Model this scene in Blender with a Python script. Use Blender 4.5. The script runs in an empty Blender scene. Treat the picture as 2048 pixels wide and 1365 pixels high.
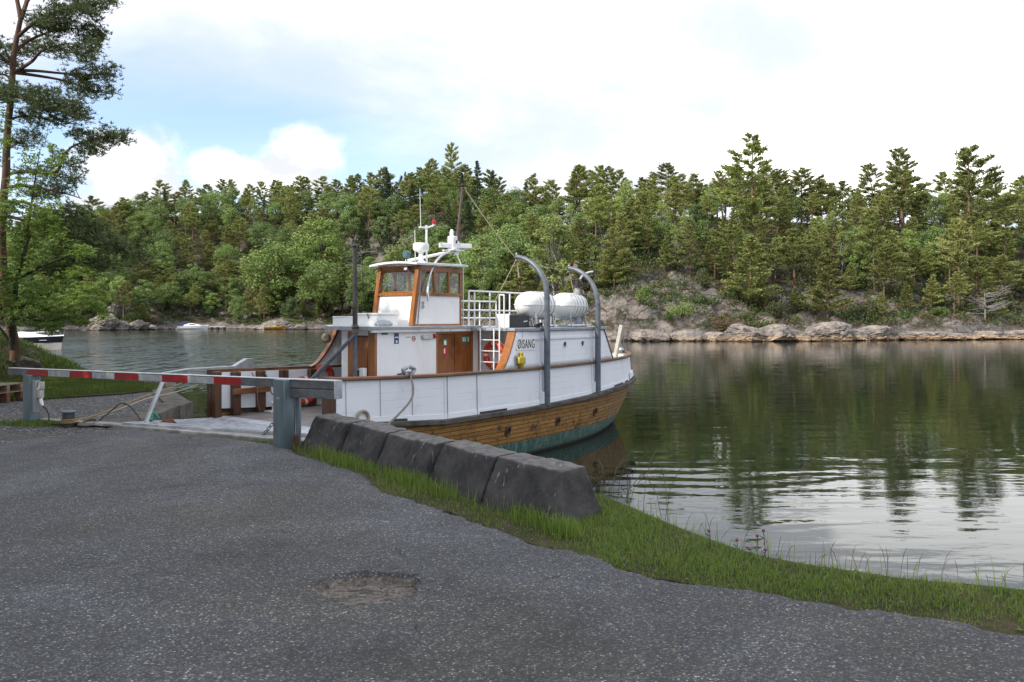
import bpy, bmesh, math, random
import numpy as np
from mathutils import Vector, Matrix, noise
R = math.radians
S = bpy.context.scene
COL = S.collection
F = 1593.0; HY = 637.0; CZ = 3.5          # focal length in photo pixels, horizon row, camera height over the water

def P(x, y, Y):                            # photo pixel at depth Y -> world point
    return Vector(((x - 1024) / F * Y, Y, CZ - (y - HY) / F * Y))
def G(x, y, z=1.75):                       # photo pixel on the level z
    Y = (CZ - z) * F / (y - HY)
    return Vector(((x - 1024) / F * Y, Y, z))

# ------------------------------------------------------------------ objects
def tag(o, label=None, cat=None, group=None, kind=None):
    if label: o['label'] = label
    if cat: o['category'] = cat
    if group: o['group'] = group
    if kind: o['kind'] = kind
    return o
def empty(name, loc=(0, 0, 0), rz=0):
    o = bpy.data.objects.new(name, None); COL.objects.link(o)
    o.location = loc; o.rotation_euler = (0, 0, rz); o.empty_display_size = .3
    return o
def link(name, me, mat, parent=None):
    o = bpy.data.objects.new(name, me); COL.objects.link(o)
    if mat is not None and not me.materials:
        for m in (mat if isinstance(mat, (list, tuple)) else [mat]): me.materials.append(m)
    if parent: o.parent = parent
    return o

class MB:
    def __init__(s): s.v = []; s.f = []; s.uv = {}
    def add(s, vs, fs):
        o = len(s.v); s.v += [tuple(p) for p in vs]; s.f += [tuple(i + o for i in f) for f in fs]; return o
    def box(s, x0, x1, y0, y1, z0, z1):
        s.add([(x0,y0,z0),(x1,y0,z0),(x1,y1,z0),(x0,y1,z0),(x0,y0,z1),(x1,y0,z1),(x1,y1,z1),(x0,y1,z1)],
              [(0,3,2,1),(4,5,6,7),(0,1,5,4),(1,2,6,5),(2,3,7,6),(3,0,4,7)]); return s
    def hexa(s, p):
        s.add(p, [(0,3,2,1),(4,5,6,7),(0,1,5,4),(1,2,6,5),(2,3,7,6),(3,0,4,7)]); return s
    def bar(s, a, b, w, h, up=(0, 0, 1)):
        a = Vector(a); b = Vector(b); d = (b - a).normalized(); u = Vector(up)
        r = d.cross(u)
        if r.length < 1e-4: r = d.cross(Vector((1, 0, 0)))
        r.normalize(); u = r.cross(d).normalized()
        q = [r*(-w/2)+u*(-h/2), r*(w/2)+u*(-h/2), r*(w/2)+u*(h/2), r*(-w/2)+u*(h/2)]
        s.add([a+k for k in q]+[b+k for k in q], [(0,3,2,1),(4,5,6,7),(0,1,5,4),(1,2,6,5),(2,3,7,6),(3,0,4,7)]); return s
    def prism(s, poly, off):
        n = len(poly); off = Vector(off)
        s.add([Vector(p) for p in poly] + [Vector(p) + off for p in poly],
              [tuple(range(n))[::-1], tuple(range(n, 2*n))] + [(i, (i+1) % n, n+(i+1) % n, n+i) for i in range(n)]); return s
    def tube(s, pts, r, n=8, caps=True):
        pts = [Vector(p) for p in pts]; m = len(pts)
        rs = r if isinstance(r, (list, tuple)) else [r]*m
        d0 = (pts[1]-pts[0]).normalized()
        ref = Vector((0,0,1)) if abs(d0.z) < .9 else Vector((1,0,0))
        a = d0.cross(ref).normalized(); vs = []
        for i, p in enumerate(pts):
            d = (pts[min(i+1, m-1)] - pts[max(i-1, 0)]).normalized()
            a = (a - d*a.dot(d)).normalized(); b = d.cross(a)
            for k in range(n):
                t = 2*math.pi*k/n
                vs.append(p + (a*math.cos(t) + b*math.sin(t))*rs[i])
        fs = [(i*n+k, i*n+(k+1) % n, (i+1)*n+(k+1) % n, (i+1)*n+k) for i in range(m-1) for k in range(n)]
        if caps: fs += [tuple(range(n))[::-1], tuple((m-1)*n+k for k in range(n))]
        s.add(vs, fs); return s
    def lathe(s, prof, n=20, M=None):
        M = M or Matrix(); m = len(prof); vs = []
        for r, z in prof:
            for k in range(n):
                t = 2*math.pi*k/n; vs.append(M @ Vector((max(r, 1e-4)*math.cos(t), max(r, 1e-4)*math.sin(t), z)))
        s.add(vs, [(i*n+k, i*n+(k+1) % n, (i+1)*n+(k+1) % n, (i+1)*n+k) for i in range(m-1) for k in range(n)]
              + [tuple(range(n))[::-1], tuple((m-1)*n+k for k in range(n))]); return s
    def loft(s, rows, uvs=None, ring=False, caps=False):
        n = len(rows[0]); vs = [p for r in rows for p in r]; fs = []
        m = n if ring else n-1
        for i in range(len(rows)-1):
            for k in range(m): fs.append((i*n+k, i*n+(k+1) % n, (i+1)*n+(k+1) % n, (i+1)*n+k))
        if caps: fs += [tuple(range(n))[::-1], tuple((len(rows)-1)*n+k for k in range(n))]
        o = s.add(vs, fs)
        if uvs:
            for i, u in enumerate([q for r in uvs for q in r]): s.uv[o+i] = u
        return s
    def torus(s, M, Rr, r, n=36, k=10, a0=0, a1=2*math.pi):
        full = abs(a1-a0-2*math.pi) < 1e-6; rows = []
        for i in range(n if full else n+1):
            t = a0+(a1-a0)*i/n
            rows.append([M @ Vector(((Rr+r*math.cos(q))*math.cos(t), (Rr+r*math.cos(q))*math.sin(t), r*math.sin(q))) for q in [2*math.pi*j/k for j in range(k)]])
        if full: rows.append(rows[0])
        s.loft(rows, ring=True); return s
    def build(s, name, mat, parent=None, smooth=35, bevel=0, loc=None, merge=False):
        me = bpy.data.meshes.new(name); me.from_pydata(s.v, [], s.f)
        bm = bmesh.new(); bm.from_mesh(me)
        if s.uv:
            lay = bm.loops.layers.uv.new('UVMap')
            for f in bm.faces:
                for l in f.loops: l[lay].uv = s.uv.get(l.vert.index, (0, 0))
        if merge: bmesh.ops.remove_doubles(bm, verts=bm.verts, dist=1e-4)
        bmesh.ops.recalc_face_normals(bm, faces=bm.faces); bm.to_mesh(me); bm.free()
        if smooth:
            for p in me.polygons: p.use_smooth = True
            me.set_sharp_from_angle(angle=R(smooth))
        o = link(name, me, mat, parent)
        if bevel:
            b = o.modifiers.new('bevel', 'BEVEL'); b.width = bevel; b.segments = 2; b.limit_method = 'ANGLE'; b.angle_limit = R(40)
        if loc is not None: o.location = loc
        return o

def np_mesh(name, V, quads=None, tris=None):
    me = bpy.data.meshes.new(name); V = np.asarray(V, dtype=np.float32)
    me.vertices.add(len(V)); me.vertices.foreach_set('co', V.ravel())
    li, st, n0 = [], [], 0
    if quads is not None and len(quads):
        q = np.asarray(quads, dtype=np.int32); li.append(q.ravel()); st.append(np.arange(len(q))*4); n0 = len(q)*4
    if tris is not None and len(tris):
        t = np.asarray(tris, dtype=np.int32); li.append(t.ravel()); st.append(n0+np.arange(len(t))*3)
    li = np.concatenate(li); st = np.concatenate(st).astype(np.int32)
    me.loops.add(len(li)); me.loops.foreach_set('vertex_index', li)
    me.polygons.add(len(st)); me.polygons.foreach_set('loop_start', st)
    me.update(calc_edges=True); me.validate()
    return me

# ------------------------------------------------------------------ materials
class NT:
    def __init__(s, name):
        s.m = bpy.data.materials.new(name); s.m.use_nodes = True; s.t = s.m.node_tree; s.t.nodes.clear()
        s.out = s.n('ShaderNodeOutputMaterial')
    def n(s, typ, **kw):
        nd = s.t.nodes.new(typ)
        for k, v in kw.items():
            if k.startswith('i_'): nd.inputs[k[2:].replace('_', ' ')].default_value = v
            else: setattr(nd, k, v)
        return nd
    def l(s, a, b): s.t.links.new(a, b)
    def val(s, nd, idx, v):
        if hasattr(v, 'is_output'): s.l(v, nd.inputs[idx])
        elif v is not None: nd.inputs[idx].default_value = v
    def math(s, op, a, b=None, c=None, clamp=False):
        nd = s.n('ShaderNodeMath', operation=op); nd.use_clamp = clamp
        for i, v in enumerate((a, b, c)):
            if v is not None: s.val(nd, i, v)
        return nd.outputs[0]
    def mix(s, f, a, b):
        nd = s.n('ShaderNodeMix', data_type='RGBA'); nd.clamp_factor = True
        s.val(nd, 0, f)
        for i, v in ((6, a), (7, b)):
            if isinstance(v, tuple): v = (*v[:3], 1)
            s.val(nd, i, v)
        return nd.outputs[2]
    def ramp(s, f, stops):
        nd = s.n('ShaderNodeValToRGB'); e = nd.color_ramp.elements
        while len(e) < len(stops): e.new(.5)
        for i, (p, c) in enumerate(stops): e[i].position = p; e[i].color = (*c, 1) if isinstance(c, tuple) else (c, c, c, 1)
        s.l(f, nd.inputs[0]); return nd.outputs[0]
    def step(s, f, a, b):                  # smooth step 0..1
        nd = s.n('ShaderNodeMapRange', interpolation_type='SMOOTHSTEP')
        s.val(nd, 0, f); nd.inputs[1].default_value = a; nd.inputs[2].default_value = b; return nd.outputs[0]
    def coord(s, kind='Object', scale=(1, 1, 1), rot=(0, 0, 0)):
        tc = s.n('ShaderNodeTexCoord'); mp = s.n('ShaderNodeMapping'); mp.inputs['Scale'].default_value = scale; mp.inputs['Rotation'].default_value = rot
        s.l(tc.outputs[kind], mp.inputs[0]); return mp.outputs[0]
    def noise(s, vec, scale=5, detail=4, rough=.55, dist=0):
        nd = s.n('ShaderNodeTexNoise'); s.l(vec, nd.inputs['Vector'])
        nd.inputs['Scale'].default_value = scale; nd.inputs['Detail'].default_value = detail
        nd.inputs['Roughness'].default_value = rough; nd.inputs['Distortion'].default_value = dist
        return nd.outputs['Fac']
    def voro(s, vec, scale, feature='F1', out='Distance', rnd=1):
        nd = s.n('ShaderNodeTexVoronoi', feature=feature); s.l(vec, nd.inputs['Vector']); nd.inputs['Scale'].default_value = scale
        nd.inputs['Randomness'].default_value = rnd
        return nd.outputs[out]
    def bump(s, h, strength=.3, dist=.02, normal=None):
        nd = s.n('ShaderNodeBump'); nd.inputs['Strength'].default_value = strength; nd.inputs['Distance'].default_value = dist
        s.l(h, nd.inputs['Height'])
        if normal: s.l(normal, nd.inputs['Normal'])
        return nd.outputs[0]
    def bsdf(s, col, rough=.6, metal=0, spec=.5, normal=None, ior=None):
        b = s.n('ShaderNodeBsdfPrincipled')
        s.val(b, 'Base Color', (*col, 1) if isinstance(col, tuple) else col)
        s.val(b, 'Roughness', rough); b.inputs['Metallic'].default_value = metal; b.inputs['Specular IOR Level'].default_value = spec
        if ior: b.inputs['IOR'].default_value = ior
        if normal: s.l(normal, b.inputs['Normal'])
        return b.outputs[0]
    def done(s, sh): s.l(sh, s.out.inputs[0]); return s.m

def simple(name, c1, c2=None, rough=.5, metal=0, scale=6, bump=.15, bscale=40, spec=.5, lo=.35, hi=.65, stretch=(1, 1, 1)):
    t = NT(name); v = t.coord('Object', stretch)
    c2 = c2 or tuple(x*.7 for x in c1)
    f = t.step(t.noise(v, scale, 5, .6), lo, hi)
    nr = t.bump(t.noise(v, bscale, 3), bump, .01) if bump else None
    return t.done(t.bsdf(t.mix(f, c1, c2), rough, metal, spec, nr))

def wood(name, c1, c2, rough=.4, axis='x', scale=10, spec=.5):
    t = NT(name); st = {'x': (.12, 1, 1), 'z': (1, 1, .1), 'y': (1, .12, 1)}[axis]
    v = t.coord('Object', st); f = t.noise(v, scale, 6, .65, .6); g = t.noise(t.coord('Object'), 1.7, 3)
    c = t.mix(t.step(f, .3, .7), c1, c2); c = t.mix(t.step(g, .5, .75), c, tuple(x*.55 for x in c2))
    return t.done(t.bsdf(c, rough, 0, spec, t.bump(f, .15, .004)))

def paint_planks(name, base, dirt, rough=.45, n=7, vert=False, seam=.5):
    """painted boards: faint seams, hairline cracks, grime with a shape of its own"""
    t = NT(name); tc = t.n('ShaderNodeTexCoord'); v = tc.outputs['Object']; uv = tc.outputs['UV']
    sx = t.n('ShaderNodeSeparateXYZ'); t.l(uv, sx.inputs[0])
    w = t.math('FRACT', t.math('MULTIPLY', sx.outputs[0 if vert else 1], n))
    wob = t.math('ADD', w, t.math('MULTIPLY', t.math('SUBTRACT', t.noise(v, 2.3, 3), .5), .04))
    line = t.math('SUBTRACT', 1, t.step(t.math('ABSOLUTE', t.math('SUBTRACT', wob, .5)), .0, .035))
    brk = t.step(t.noise(t.coord('Object', (1, 1, 2)), 1.3, 2), .42, .6)
    line = t.math('MULTIPLY', line, brk)
    g = t.noise(t.coord('Object', (1, 1, .35)), 3, 6, .7)
    grime = t.math('MULTIPLY', t.step(g, .48, .76), .42)
    spots = t.math('MULTIPLY', t.step(t.noise(v, 34, 3, .7), .66, .74), t.step(t.noise(v, 1.9, 2), .5, .62))
    c = t.mix(grime, base, dirt); c = t.mix(t.math('MULTIPLY', line, seam), c, tuple(x*.45 for x in dirt)); c = t.mix(spots, c, (.2, .14, .09))
    rn = t.math('MULTIPLY', t.step(t.noise(t.coord('Object', (14, 14, .55)), 1.2, 3, .6), .64, .72), t.step(t.noise(t.coord('Object', (1, 1, 1.6)), 1.4, 3), .52, .64))
    c = t.mix(t.math('MULTIPLY', rn, .45), c, (.33, .22, .13))
    h = t.math('SUBTRACT', t.math('MULTIPLY', t.noise(v, 8, 3), .25), line)
    return t.done(t.bsdf(c, rough, 0, .4, t.bump(h, .35, .006)))

M = {}
M['white'] = paint_planks('white_boards', (.76, .785, .82), (.56, .56, .56), n=6)
M['white_v'] = paint_planks('white_upright_boards', (.80, .80, .80), (.62, .61, .58), n=14, vert=True, seam=.25)
M['gloss_white'] = simple('gloss_white', (.82, .82, .81), (.70, .70, .68), .3, scale=3, bump=.05, lo=.5, hi=.8)
M['raft_white'] = simple('raft_shell', (.80, .80, .77), (.72, .71, .66), .32, scale=4, bump=.04, lo=.5, hi=.8)
M['varnish'] = wood('varnished_wood', (.34, .13, .035), (.22, .075, .02), .28, 'z', 14)
M['varnish_x'] = wood('varnished_rail', (.26, .11, .045), (.13, .05, .02), .35, 'x', 14)
M['door_wood'] = wood('door_wood', (.27, .095, .025), (.19, .06, .015), .25, 'z', 12)
M['dark_wood'] = wood('dark_stained_wood', (.12, .05, .022), (.045, .022, .012), .5, 'z', 12)
M['old_rail'] = wood('weathered_rail', (.20, .13, .085), (.10, .065, .045), .7, 'x', 16, .2)
M['grey_wood'] = wood('grey_rub_rail', (.13, .12, .11), (.065, .058, .052), .8, 'x', 16, .2)
M['pallet'] = wood('pallet_wood', (.27, .21, .15), (.14, .10, .07), .85, 'x', 14, .15)
M['deck'] = simple('deck_paint', (.20, .185, .175), (.14, .125, .115), .55, scale=2.5, bump=.1)
M['roof_grey'] = simple('roof_grey', (.33, .36, .40), (.24, .26, .28), .5, scale=5, bump=.1)
M['roof_white'] = simple('roof_white', (.72, .73, .73), (.5, .5, .5), .5, scale=4, bump=.06, lo=.5, hi=.8)
M['galv'] = simple('galvanised_steel', (.40, .43, .45), (.27, .30, .32), .42, .55, scale=7, bump=.06)
M['davit'] = simple('davit_paint', (.125, .145, .175), (.085, .10, .12), .42, .1, scale=6, bump=.08)
M['post_paint'] = simple('barrier_post', (.165, .215, .235), (.11, .145, .16), .45, .25, scale=4, bump=.06, stretch=(1, 1, .3))
M['alu'] = simple('aluminium', (.42, .43, .44), (.33, .335, .34), .42, .55, scale=5, bump=.1)
M['ramp'] = simple('ramp_plate', (.50, .52, .56), (.34, .35, .37), .5, .25, scale=3.5, bump=.12, stretch=(.4, 1.6, 1))
M['black'] = simple('black_plastic', (.012, .012, .013), (.02, .02, .02), .45, bump=.05)
M['rubber'] = simple('black_rubber', (.018, .018, .018), None, .7)
M['dark_mast'] = simple('dark_mast', (.055, .05, .05), (.03, .028, .028), .55, .2)
M['brown_mast'] = simple('brown_mast', (.10, .06, .05), (.05, .032, .028), .4)
M['red'] = simple('red_reflective', (.42, .012, .012), (.30, .01, .01), .45, scale=9, bump=.03)
M['stripe_white'] = simple('white_reflective', (.52, .53, .53), (.36, .37, .37), .5, scale=9, bump=.03)
M['beam'] = simple('beam_alu', (.20, .21, .22), (.12, .125, .13), .5, .35, scale=7, bump=.08, stretch=(.5, 1, 1))
M['beam_top'] = simple('beam_top', (.62, .63, .63), (.48, .48, .48), .5, .2, scale=7, bump=.05)
M['orange'] = simple('buoy_orange', (.62, .055, .018), (.50, .04, .015), .45, scale=8, bump=.05)
M['buoy_white'] = simple('buoy_band', (.75, .74, .72), None, .5)
M['yellow'] = simple('yellow_case', (.55, .43, .03), (.42, .30, .02), .4, bump=.05)
M['red_lens'] = simple('red_lens', (.55, .02, .02), (.4, .015, .015), .2, bump=0)
M['lamp_lens'] = simple('lamp_lens', (.62, .66, .62), None, .25, bump=0)
M['teal'] = simple('teal_lamp', (.05, .13, .14), None, .35)
M['sign_green'] = simple('sign_green', (.01, .20, .12), None, .4, bump=0)
M['sign_blue'] = simple('sign_blue', (.015, .055, .16), None, .4, bump=0)
M['sign_white'] = simple('sign_white', (.78, .78, .76), (.7, .7, .68), .4, bump=0)
M['sign_red'] = simple('sign_red', (.5, .02, .025), None, .4, bump=0)
M['ink'] = simple('black_lettering', (.02, .02, .022), None, .5, bump=0)
M['rope_grey'] = simple('grey_rope', (.20, .18, .15), (.11, .10, .085), .9, scale=60, bump=.5, bscale=120)
M['rope_yellow'] = simple('tan_rope', (.34, .24, .10), (.22, .15, .06), .9, scale=60, bump=.5, bscale=120)
M['rope_pale'] = simple('pale_rope', (.40, .34, .24), (.28, .24, .17), .9, scale=60, bump=.3)
M['rust'] = simple('rust', (.16, .06, .025), (.09, .035, .02), .8, scale=12, bump=.4)
M['fender'] = simple('old_fender', (.55, .46, .34), (.40, .30, .2), .7, scale=8, bump=.1)
M['navy'] = simple('navy_hull', (.012, .014, .022), None, .15, bump=0)
M['boat_white'] = simple('boat_white', (.78, .78, .77), (.7, .7, .69), .2, bump=0)
M['boat_grey'] = simple('boat_grey', (.50, .48, .43), (.42, .40, .36), .3, bump=0)
M['canvas_blue'] = simple('blue_canvas', (.02, .035, .10), None, .8)
M['rowboat'] = wood('rowboat_wood', (.40, .20, .03), (.28, .13, .02), .4, 'x')
M['chair'] = simple('grey_chair', (.22, .24, .26), (.17, .18, .2), .5, bump=.05)
M['dark_glass'] = simple('dark_glass', (.01, .012, .014), None, .08, bump=0)
M['lichen_wood'] = simple('pale_stern_post', (.42, .40, .34), (.30, .29, .25), .8, scale=12)
M['silver'] = simple('silver_pipe', (.62, .63, .62), (.5, .5, .5), .3, .6, bump=.03)

def glass_mat():
    t = NT('window_glass'); tr = t.n('ShaderNodeBsdfTransparent'); tr.inputs[0].default_value = (.95, .97, .96, 1)
    gl = t.n('ShaderNodeBsdfGlossy'); gl.inputs['Roughness'].default_value = .02; gl.inputs[0].default_value = (1, 1, 1, 1)
    lw = t.n('ShaderNodeLayerWeight'); lw.inputs[0].default_value = .5
    fr = t.math('ADD', .035, t.math('MULTIPLY', t.math('POWER', lw.outputs['Facing'], 4), .6))
    mx = t.n('ShaderNodeMixShader'); t.l(fr, mx.inputs[0]); t.l(tr.outputs[0], mx.inputs[1]); t.l(gl.outputs[0], mx.inputs[2])
    return t.done(mx.outputs[0])
M['glass'] = glass_mat()

def hull_mat():
    t = NT('hull_planking'); tc = t.n('ShaderNodeTexCoord'); uv = tc.outputs['UV']; v = tc.outputs['Object']
    mp = t.n('ShaderNodeMapping'); t.l(uv, mp.inputs[0])
    br = t.n('ShaderNodeTexBrick'); t.l(mp.outputs[0], br.inputs[0])
    br.inputs['Scale'].default_value = 1; br.inputs['Brick Width'].default_value = 2.7; br.inputs['Row Height'].default_value = .105
    br.inputs['Mortar Size'].default_value = .010; br.inputs['Mortar Smooth'].default_value = .4
    br.inputs['Color1'].default_value = (.43, .235, .066, 1); br.inputs['Color2'].default_value = (.31, .155, .042, 1); br.inputs['Mortar'].default_value = (.035, .02, .011, 1)
    grain = t.noise(t.coord('Object', (.25, .25, 1.6)), 9, 6, .65, .4)
    c = t.mix(t.math('MULTIPLY', t.step(grain, .4, .75), .6), br.outputs[0], (.13, .055, .018))
    stain = t.math('MULTIPLY', t.step(t.noise(t.coord('Object', (1.1, 1.1, .8)), 1.5, 5, .7), .48, .64), t.step(t.noise(v, 7, 4, .7), .42, .58))
    c = t.mix(t.math('MULTIPLY', stain, .9), c, (.03, .018, .013))
    spk = t.step(t.noise(v, 17, 3, .7), .585, .66)
    c = t.mix(t.math('MULTIPLY', spk, .8), c, (.04, .02, .01))
    sx = t.n('ShaderNodeSeparateXYZ'); t.l(v, sx.inputs[0])
    z = t.math('ADD', sx.outputs[2], t.math('MULTIPLY', t.math('SUBTRACT', t.noise(v, 5, 3), .5), .03))
    streak = t.noise(t.coord('Object', (3.2, 3.2, .25)), 4, 5, .7)
    green = t.mix(t.step(streak, .42, .68), (.028, .10, .085), (.14, .21, .17))
    green = t.mix(t.math('MULTIPLY', t.step(t.noise(t.coord('Object', (4, 4, .3)), 3, 4, .7), .55, .65), .8), green, (.10, .075, .05))
    green = t.mix(t.math('SUBTRACT', 1, t.step(z, .03, .13)), green, (.035, .035, .025))
    c = t.mix(t.math('SUBTRACT', 1, t.step(z, .40, .415)), c, green)
    h = t.math('SUBTRACT', t.math('MULTIPLY', grain, .2), br.outputs[1])
    return t.done(t.bsdf(c, .5, 0, .4, t.bump(h, .5, .01)))
M['hull'] = hull_mat()

def asphalt_mat():
    t = NT('asphalt'); v = t.coord('Object')
    cell = t.n('ShaderNodeTexVoronoi', feature='F1'); t.l(v, cell.inputs[0]); cell.inputs['Scale'].default_value = 78
    sp = t.n('ShaderNodeSeparateColor'); t.l(cell.outputs['Color'], sp.inputs[0])
    stone = t.ramp(sp.outputs[0], [(0, (.026, .0265, .028)), (.45, (.058, .059, .062)), (.75, (.105, .105, .109)), (.95, (.18, .179, .178)), (.993, (.38, .37, .355))])
    edge = t.step(cell.outputs['Distance'], .25, .62)
    c = t.mix(t.math('MULTIPLY', edge, .8), stone, (.032, .033, .035))
    fine = t.noise(v, 260, 2, .8); c = t.mix(t.math('MULTIPLY', t.step(fine, .5, .7), .35), c, (.13, .13, .14))
    # worn paths, damp dark spots and tar patches: they scale the stones' own colours so the grain stays
    wear = t.math('MULTIPLY', t.step(t.noise(v, .55, 6, .66, .5), .44, .62), .42)
    wear = t.math('ADD', wear, t.math('MULTIPLY', t.step(t.noise(t.coord('Object', (.9, .16, 1), (0, 0, -.55)), .8, 6, .66, .3), .48, .66), .30))
    damp = t.math('MULTIPLY', t.step(t.noise(v, .9, 6, .7), .50, .64), .30)
    damp = t.math('ADD', damp, t.math('MULTIPLY', t.step(t.noise(v, 4.5, 4, .75), .56, .70), .25))
    mul = t.math('MAXIMUM', t.math('SUBTRACT', t.math('ADD', 1.20, wear), damp), .45)
    sc_ = t.n('ShaderNodeVectorMath', operation='SCALE'); t.l(c, sc_.inputs[0]); t.l(mul, sc_.inputs['Scale']); c = sc_.outputs[0]
    ol = t.noise(v, .38, 5, .65); tint = t.n('ShaderNodeMix', data_type='RGBA', blend_type='MULTIPLY'); t.l(t.math('MULTIPLY', t.step(ol, .48, .66), .8), tint.inputs[0]); t.l(c, tint.inputs[6]); tint.inputs[7].default_value = (1.0, .93, .78, 1); c = tint.outputs[2]
    grit = t.voro(v, 21, 'F1', 'Distance'); gc = t.n('ShaderNodeSeparateColor'); t.l(t.voro(v, 21, 'F1', 'Color'), gc.inputs[0])
    big = t.math('MULTIPLY', t.math('SUBTRACT', 1, t.step(grit, .10, .20)), t.step(gc.outputs[0], .72, .80)); c = t.mix(t.math('MULTIPLY', big, .75), c, (.27, .265, .255))
    wv = t.n('ShaderNodeVectorMath', operation='ADD'); nz = t.n('ShaderNodeTexNoise'); t.l(v, nz.inputs[0]); nz.inputs['Scale'].default_value = 2.2; nz.inputs['Detail'].default_value = 5
    sc = t.n('ShaderNodeVectorMath', operation='SCALE'); t.l(nz.outputs['Color'], sc.inputs[0]); sc.inputs['Scale'].default_value = .55
    t.l(v, wv.inputs[0]); t.l(sc.outputs[0], wv.inputs[1])
    ed = t.voro(wv.outputs[0], .62, 'DISTANCE_TO_EDGE'); cr = t.math('SUBTRACT', 1, t.step(ed, .001, .008))
    cr = t.math('MULTIPLY', cr, t.step(t.noise(v, .8, 3), .57, .64))
    c = t.mix(t.math('MULTIPLY', cr, .9), c, (.012, .011, .01))
    at = t.n('ShaderNodeAttribute', attribute_name='hole'); hole = at.outputs['Fac']
    dirt = t.mix(t.step(t.noise(v, 30, 5, .7), .35, .68), (.185, .16, .132), (.06, .05, .042))
    dirt = t.mix(t.math('MULTIPLY', t.step(t.noise(t.coord('Object', (3, 12, 3), (0, 0, .3)), 2.6, 5, .75), .47, .60), .85), dirt, (.022, .02, .018))
    peb = t.voro(v, 60, 'F1', 'Color'); pb = t.n('ShaderNodeSeparateColor'); t.l(peb, pb.inputs[0])
    dirt = t.mix(t.math('MULTIPLY', t.step(pb.outputs[1], .78, .9), .7), dirt, (.25, .21, .18))
    c = t.mix(t.step(hole, .25, .6), c, dirt)
    h = t.math('ADD', t.math('MULTIPLY', t.math('SUBTRACT', 1, cell.outputs['Distance']), .8), t.math('MULTIPLY', fine, .5))
    h = t.math('SUBTRACT', h, t.math('MULTIPLY', cr, 2))
    return t.done(t.bsdf(c, .78, 0, .35, t.bump(h, 1, .008)))
M['asphalt'] = asphalt_mat()

def gravel_mat():
    t = NT('gravel'); v = t.coord('Object')
    cell = t.n('ShaderNodeTexVoronoi', feature='F1'); t.l(v, cell.inputs[0]); cell.inputs['Scale'].default_value = 24
    sp = t.n('ShaderNodeSeparateColor'); t.l(cell.outputs['Color'], sp.inputs[0])
    c = t.ramp(sp.outputs[0], [(0, (.06, .06, .063)), (.55, (.12, .12, .125)), (.85, (.22, .215, .21)), (1, (.42, .41, .40))])
    c = t.mix(t.step(cell.outputs['Distance'], .3, .65), c, (.03, .03, .03))
    c = t.mix(t.math('MULTIPLY', t.step(t.noise(v, .8, 5, .6), .5, .65), .6), c, (.085, .075, .055))
    return t.done(t.bsdf(c, .85, 0, .25, t.bump(t.math('SUBTRACT', 1, cell.outputs['Distance']), .8, .012)))
M['gravel'] = gravel_mat()
def soil_mat():
    t = NT('soil'); v = t.coord('Object')
    c = t.mix(t.step(t.noise(v, 2.5, 5, .65), .4, .62), (.045, .05, .022), (.085, .068, .042))
    c = t.mix(t.math('MULTIPLY', t.step(t.noise(v, 14, 5, .7), .5, .7), .7), c, (.03, .024, .016))
    return t.done(t.bsdf(c, .95, 0, .1, t.bump(t.noise(v, 25, 5, .7), .8, .03)))
M['soil'] = soil_mat()
def concrete_mat():
    t = NT('dark_old_concrete'); v = t.coord('Object')
    c = t.mix(t.step(t.noise(v, 3.5, 6, .65), .38, .66), (.040, .039, .040), (.080, .075, .074))
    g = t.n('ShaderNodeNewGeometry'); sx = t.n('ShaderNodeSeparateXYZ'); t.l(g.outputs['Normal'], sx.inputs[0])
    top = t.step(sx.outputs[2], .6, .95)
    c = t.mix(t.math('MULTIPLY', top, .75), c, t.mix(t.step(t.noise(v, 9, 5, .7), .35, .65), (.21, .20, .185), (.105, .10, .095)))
    c = t.mix(t.math('MULTIPLY', t.step(t.noise(t.coord('Object', (1, 1, .3)), 5, 5, .7), .55, .7), .5), c, (.10, .085, .07))
    sx2 = t.n('ShaderNodeSeparateXYZ'); t.l(v, sx2.inputs[0])
    c = t.mix(t.step(t.noise(v, 55, 3, .7), .66, .72), c, (.22, .22, .22))
    wl = t.math('MULTIPLY', t.step(t.noise(t.coord('Object', (9, 9, .8), (0, .35, 0)), 2.2, 3, .6), .62, .65), t.step(t.noise(v, 2.7, 2), .5, .58))
    c = t.mix(t.math('MULTIPLY', wl, .6), c, (.30, .295, .285))
    pit = t.voro(v, 46); h = t.math('ADD', t.math('MULTIPLY', t.step(pit, .08, .3), .5), t.noise(v, 30, 5, .7))
    return t.done(t.bsdf(c, .88, 0, .25, t.bump(h, .6, .012)))
M['concrete'] = concrete_mat()
M['pale_concrete'] = simple('pale_concrete', (.36, .35, .33), (.24, .23, .21), .85, scale=5, bump=.4, bscale=30, spec=.2)
def stone_wall_mat():
    t = NT('quay_stone'); v = t.coord('Object')
    c = t.mix(t.step(t.noise(v, 4, 6, .65), .35, .65), (.15, .135, .115), (.075, .068, .06))
    return t.done(t.bsdf(c, .9, 0, .2, t.bump(t.noise(v, 14, 6, .7), .8, .03)))
M['quay'] = stone_wall_mat()

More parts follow.
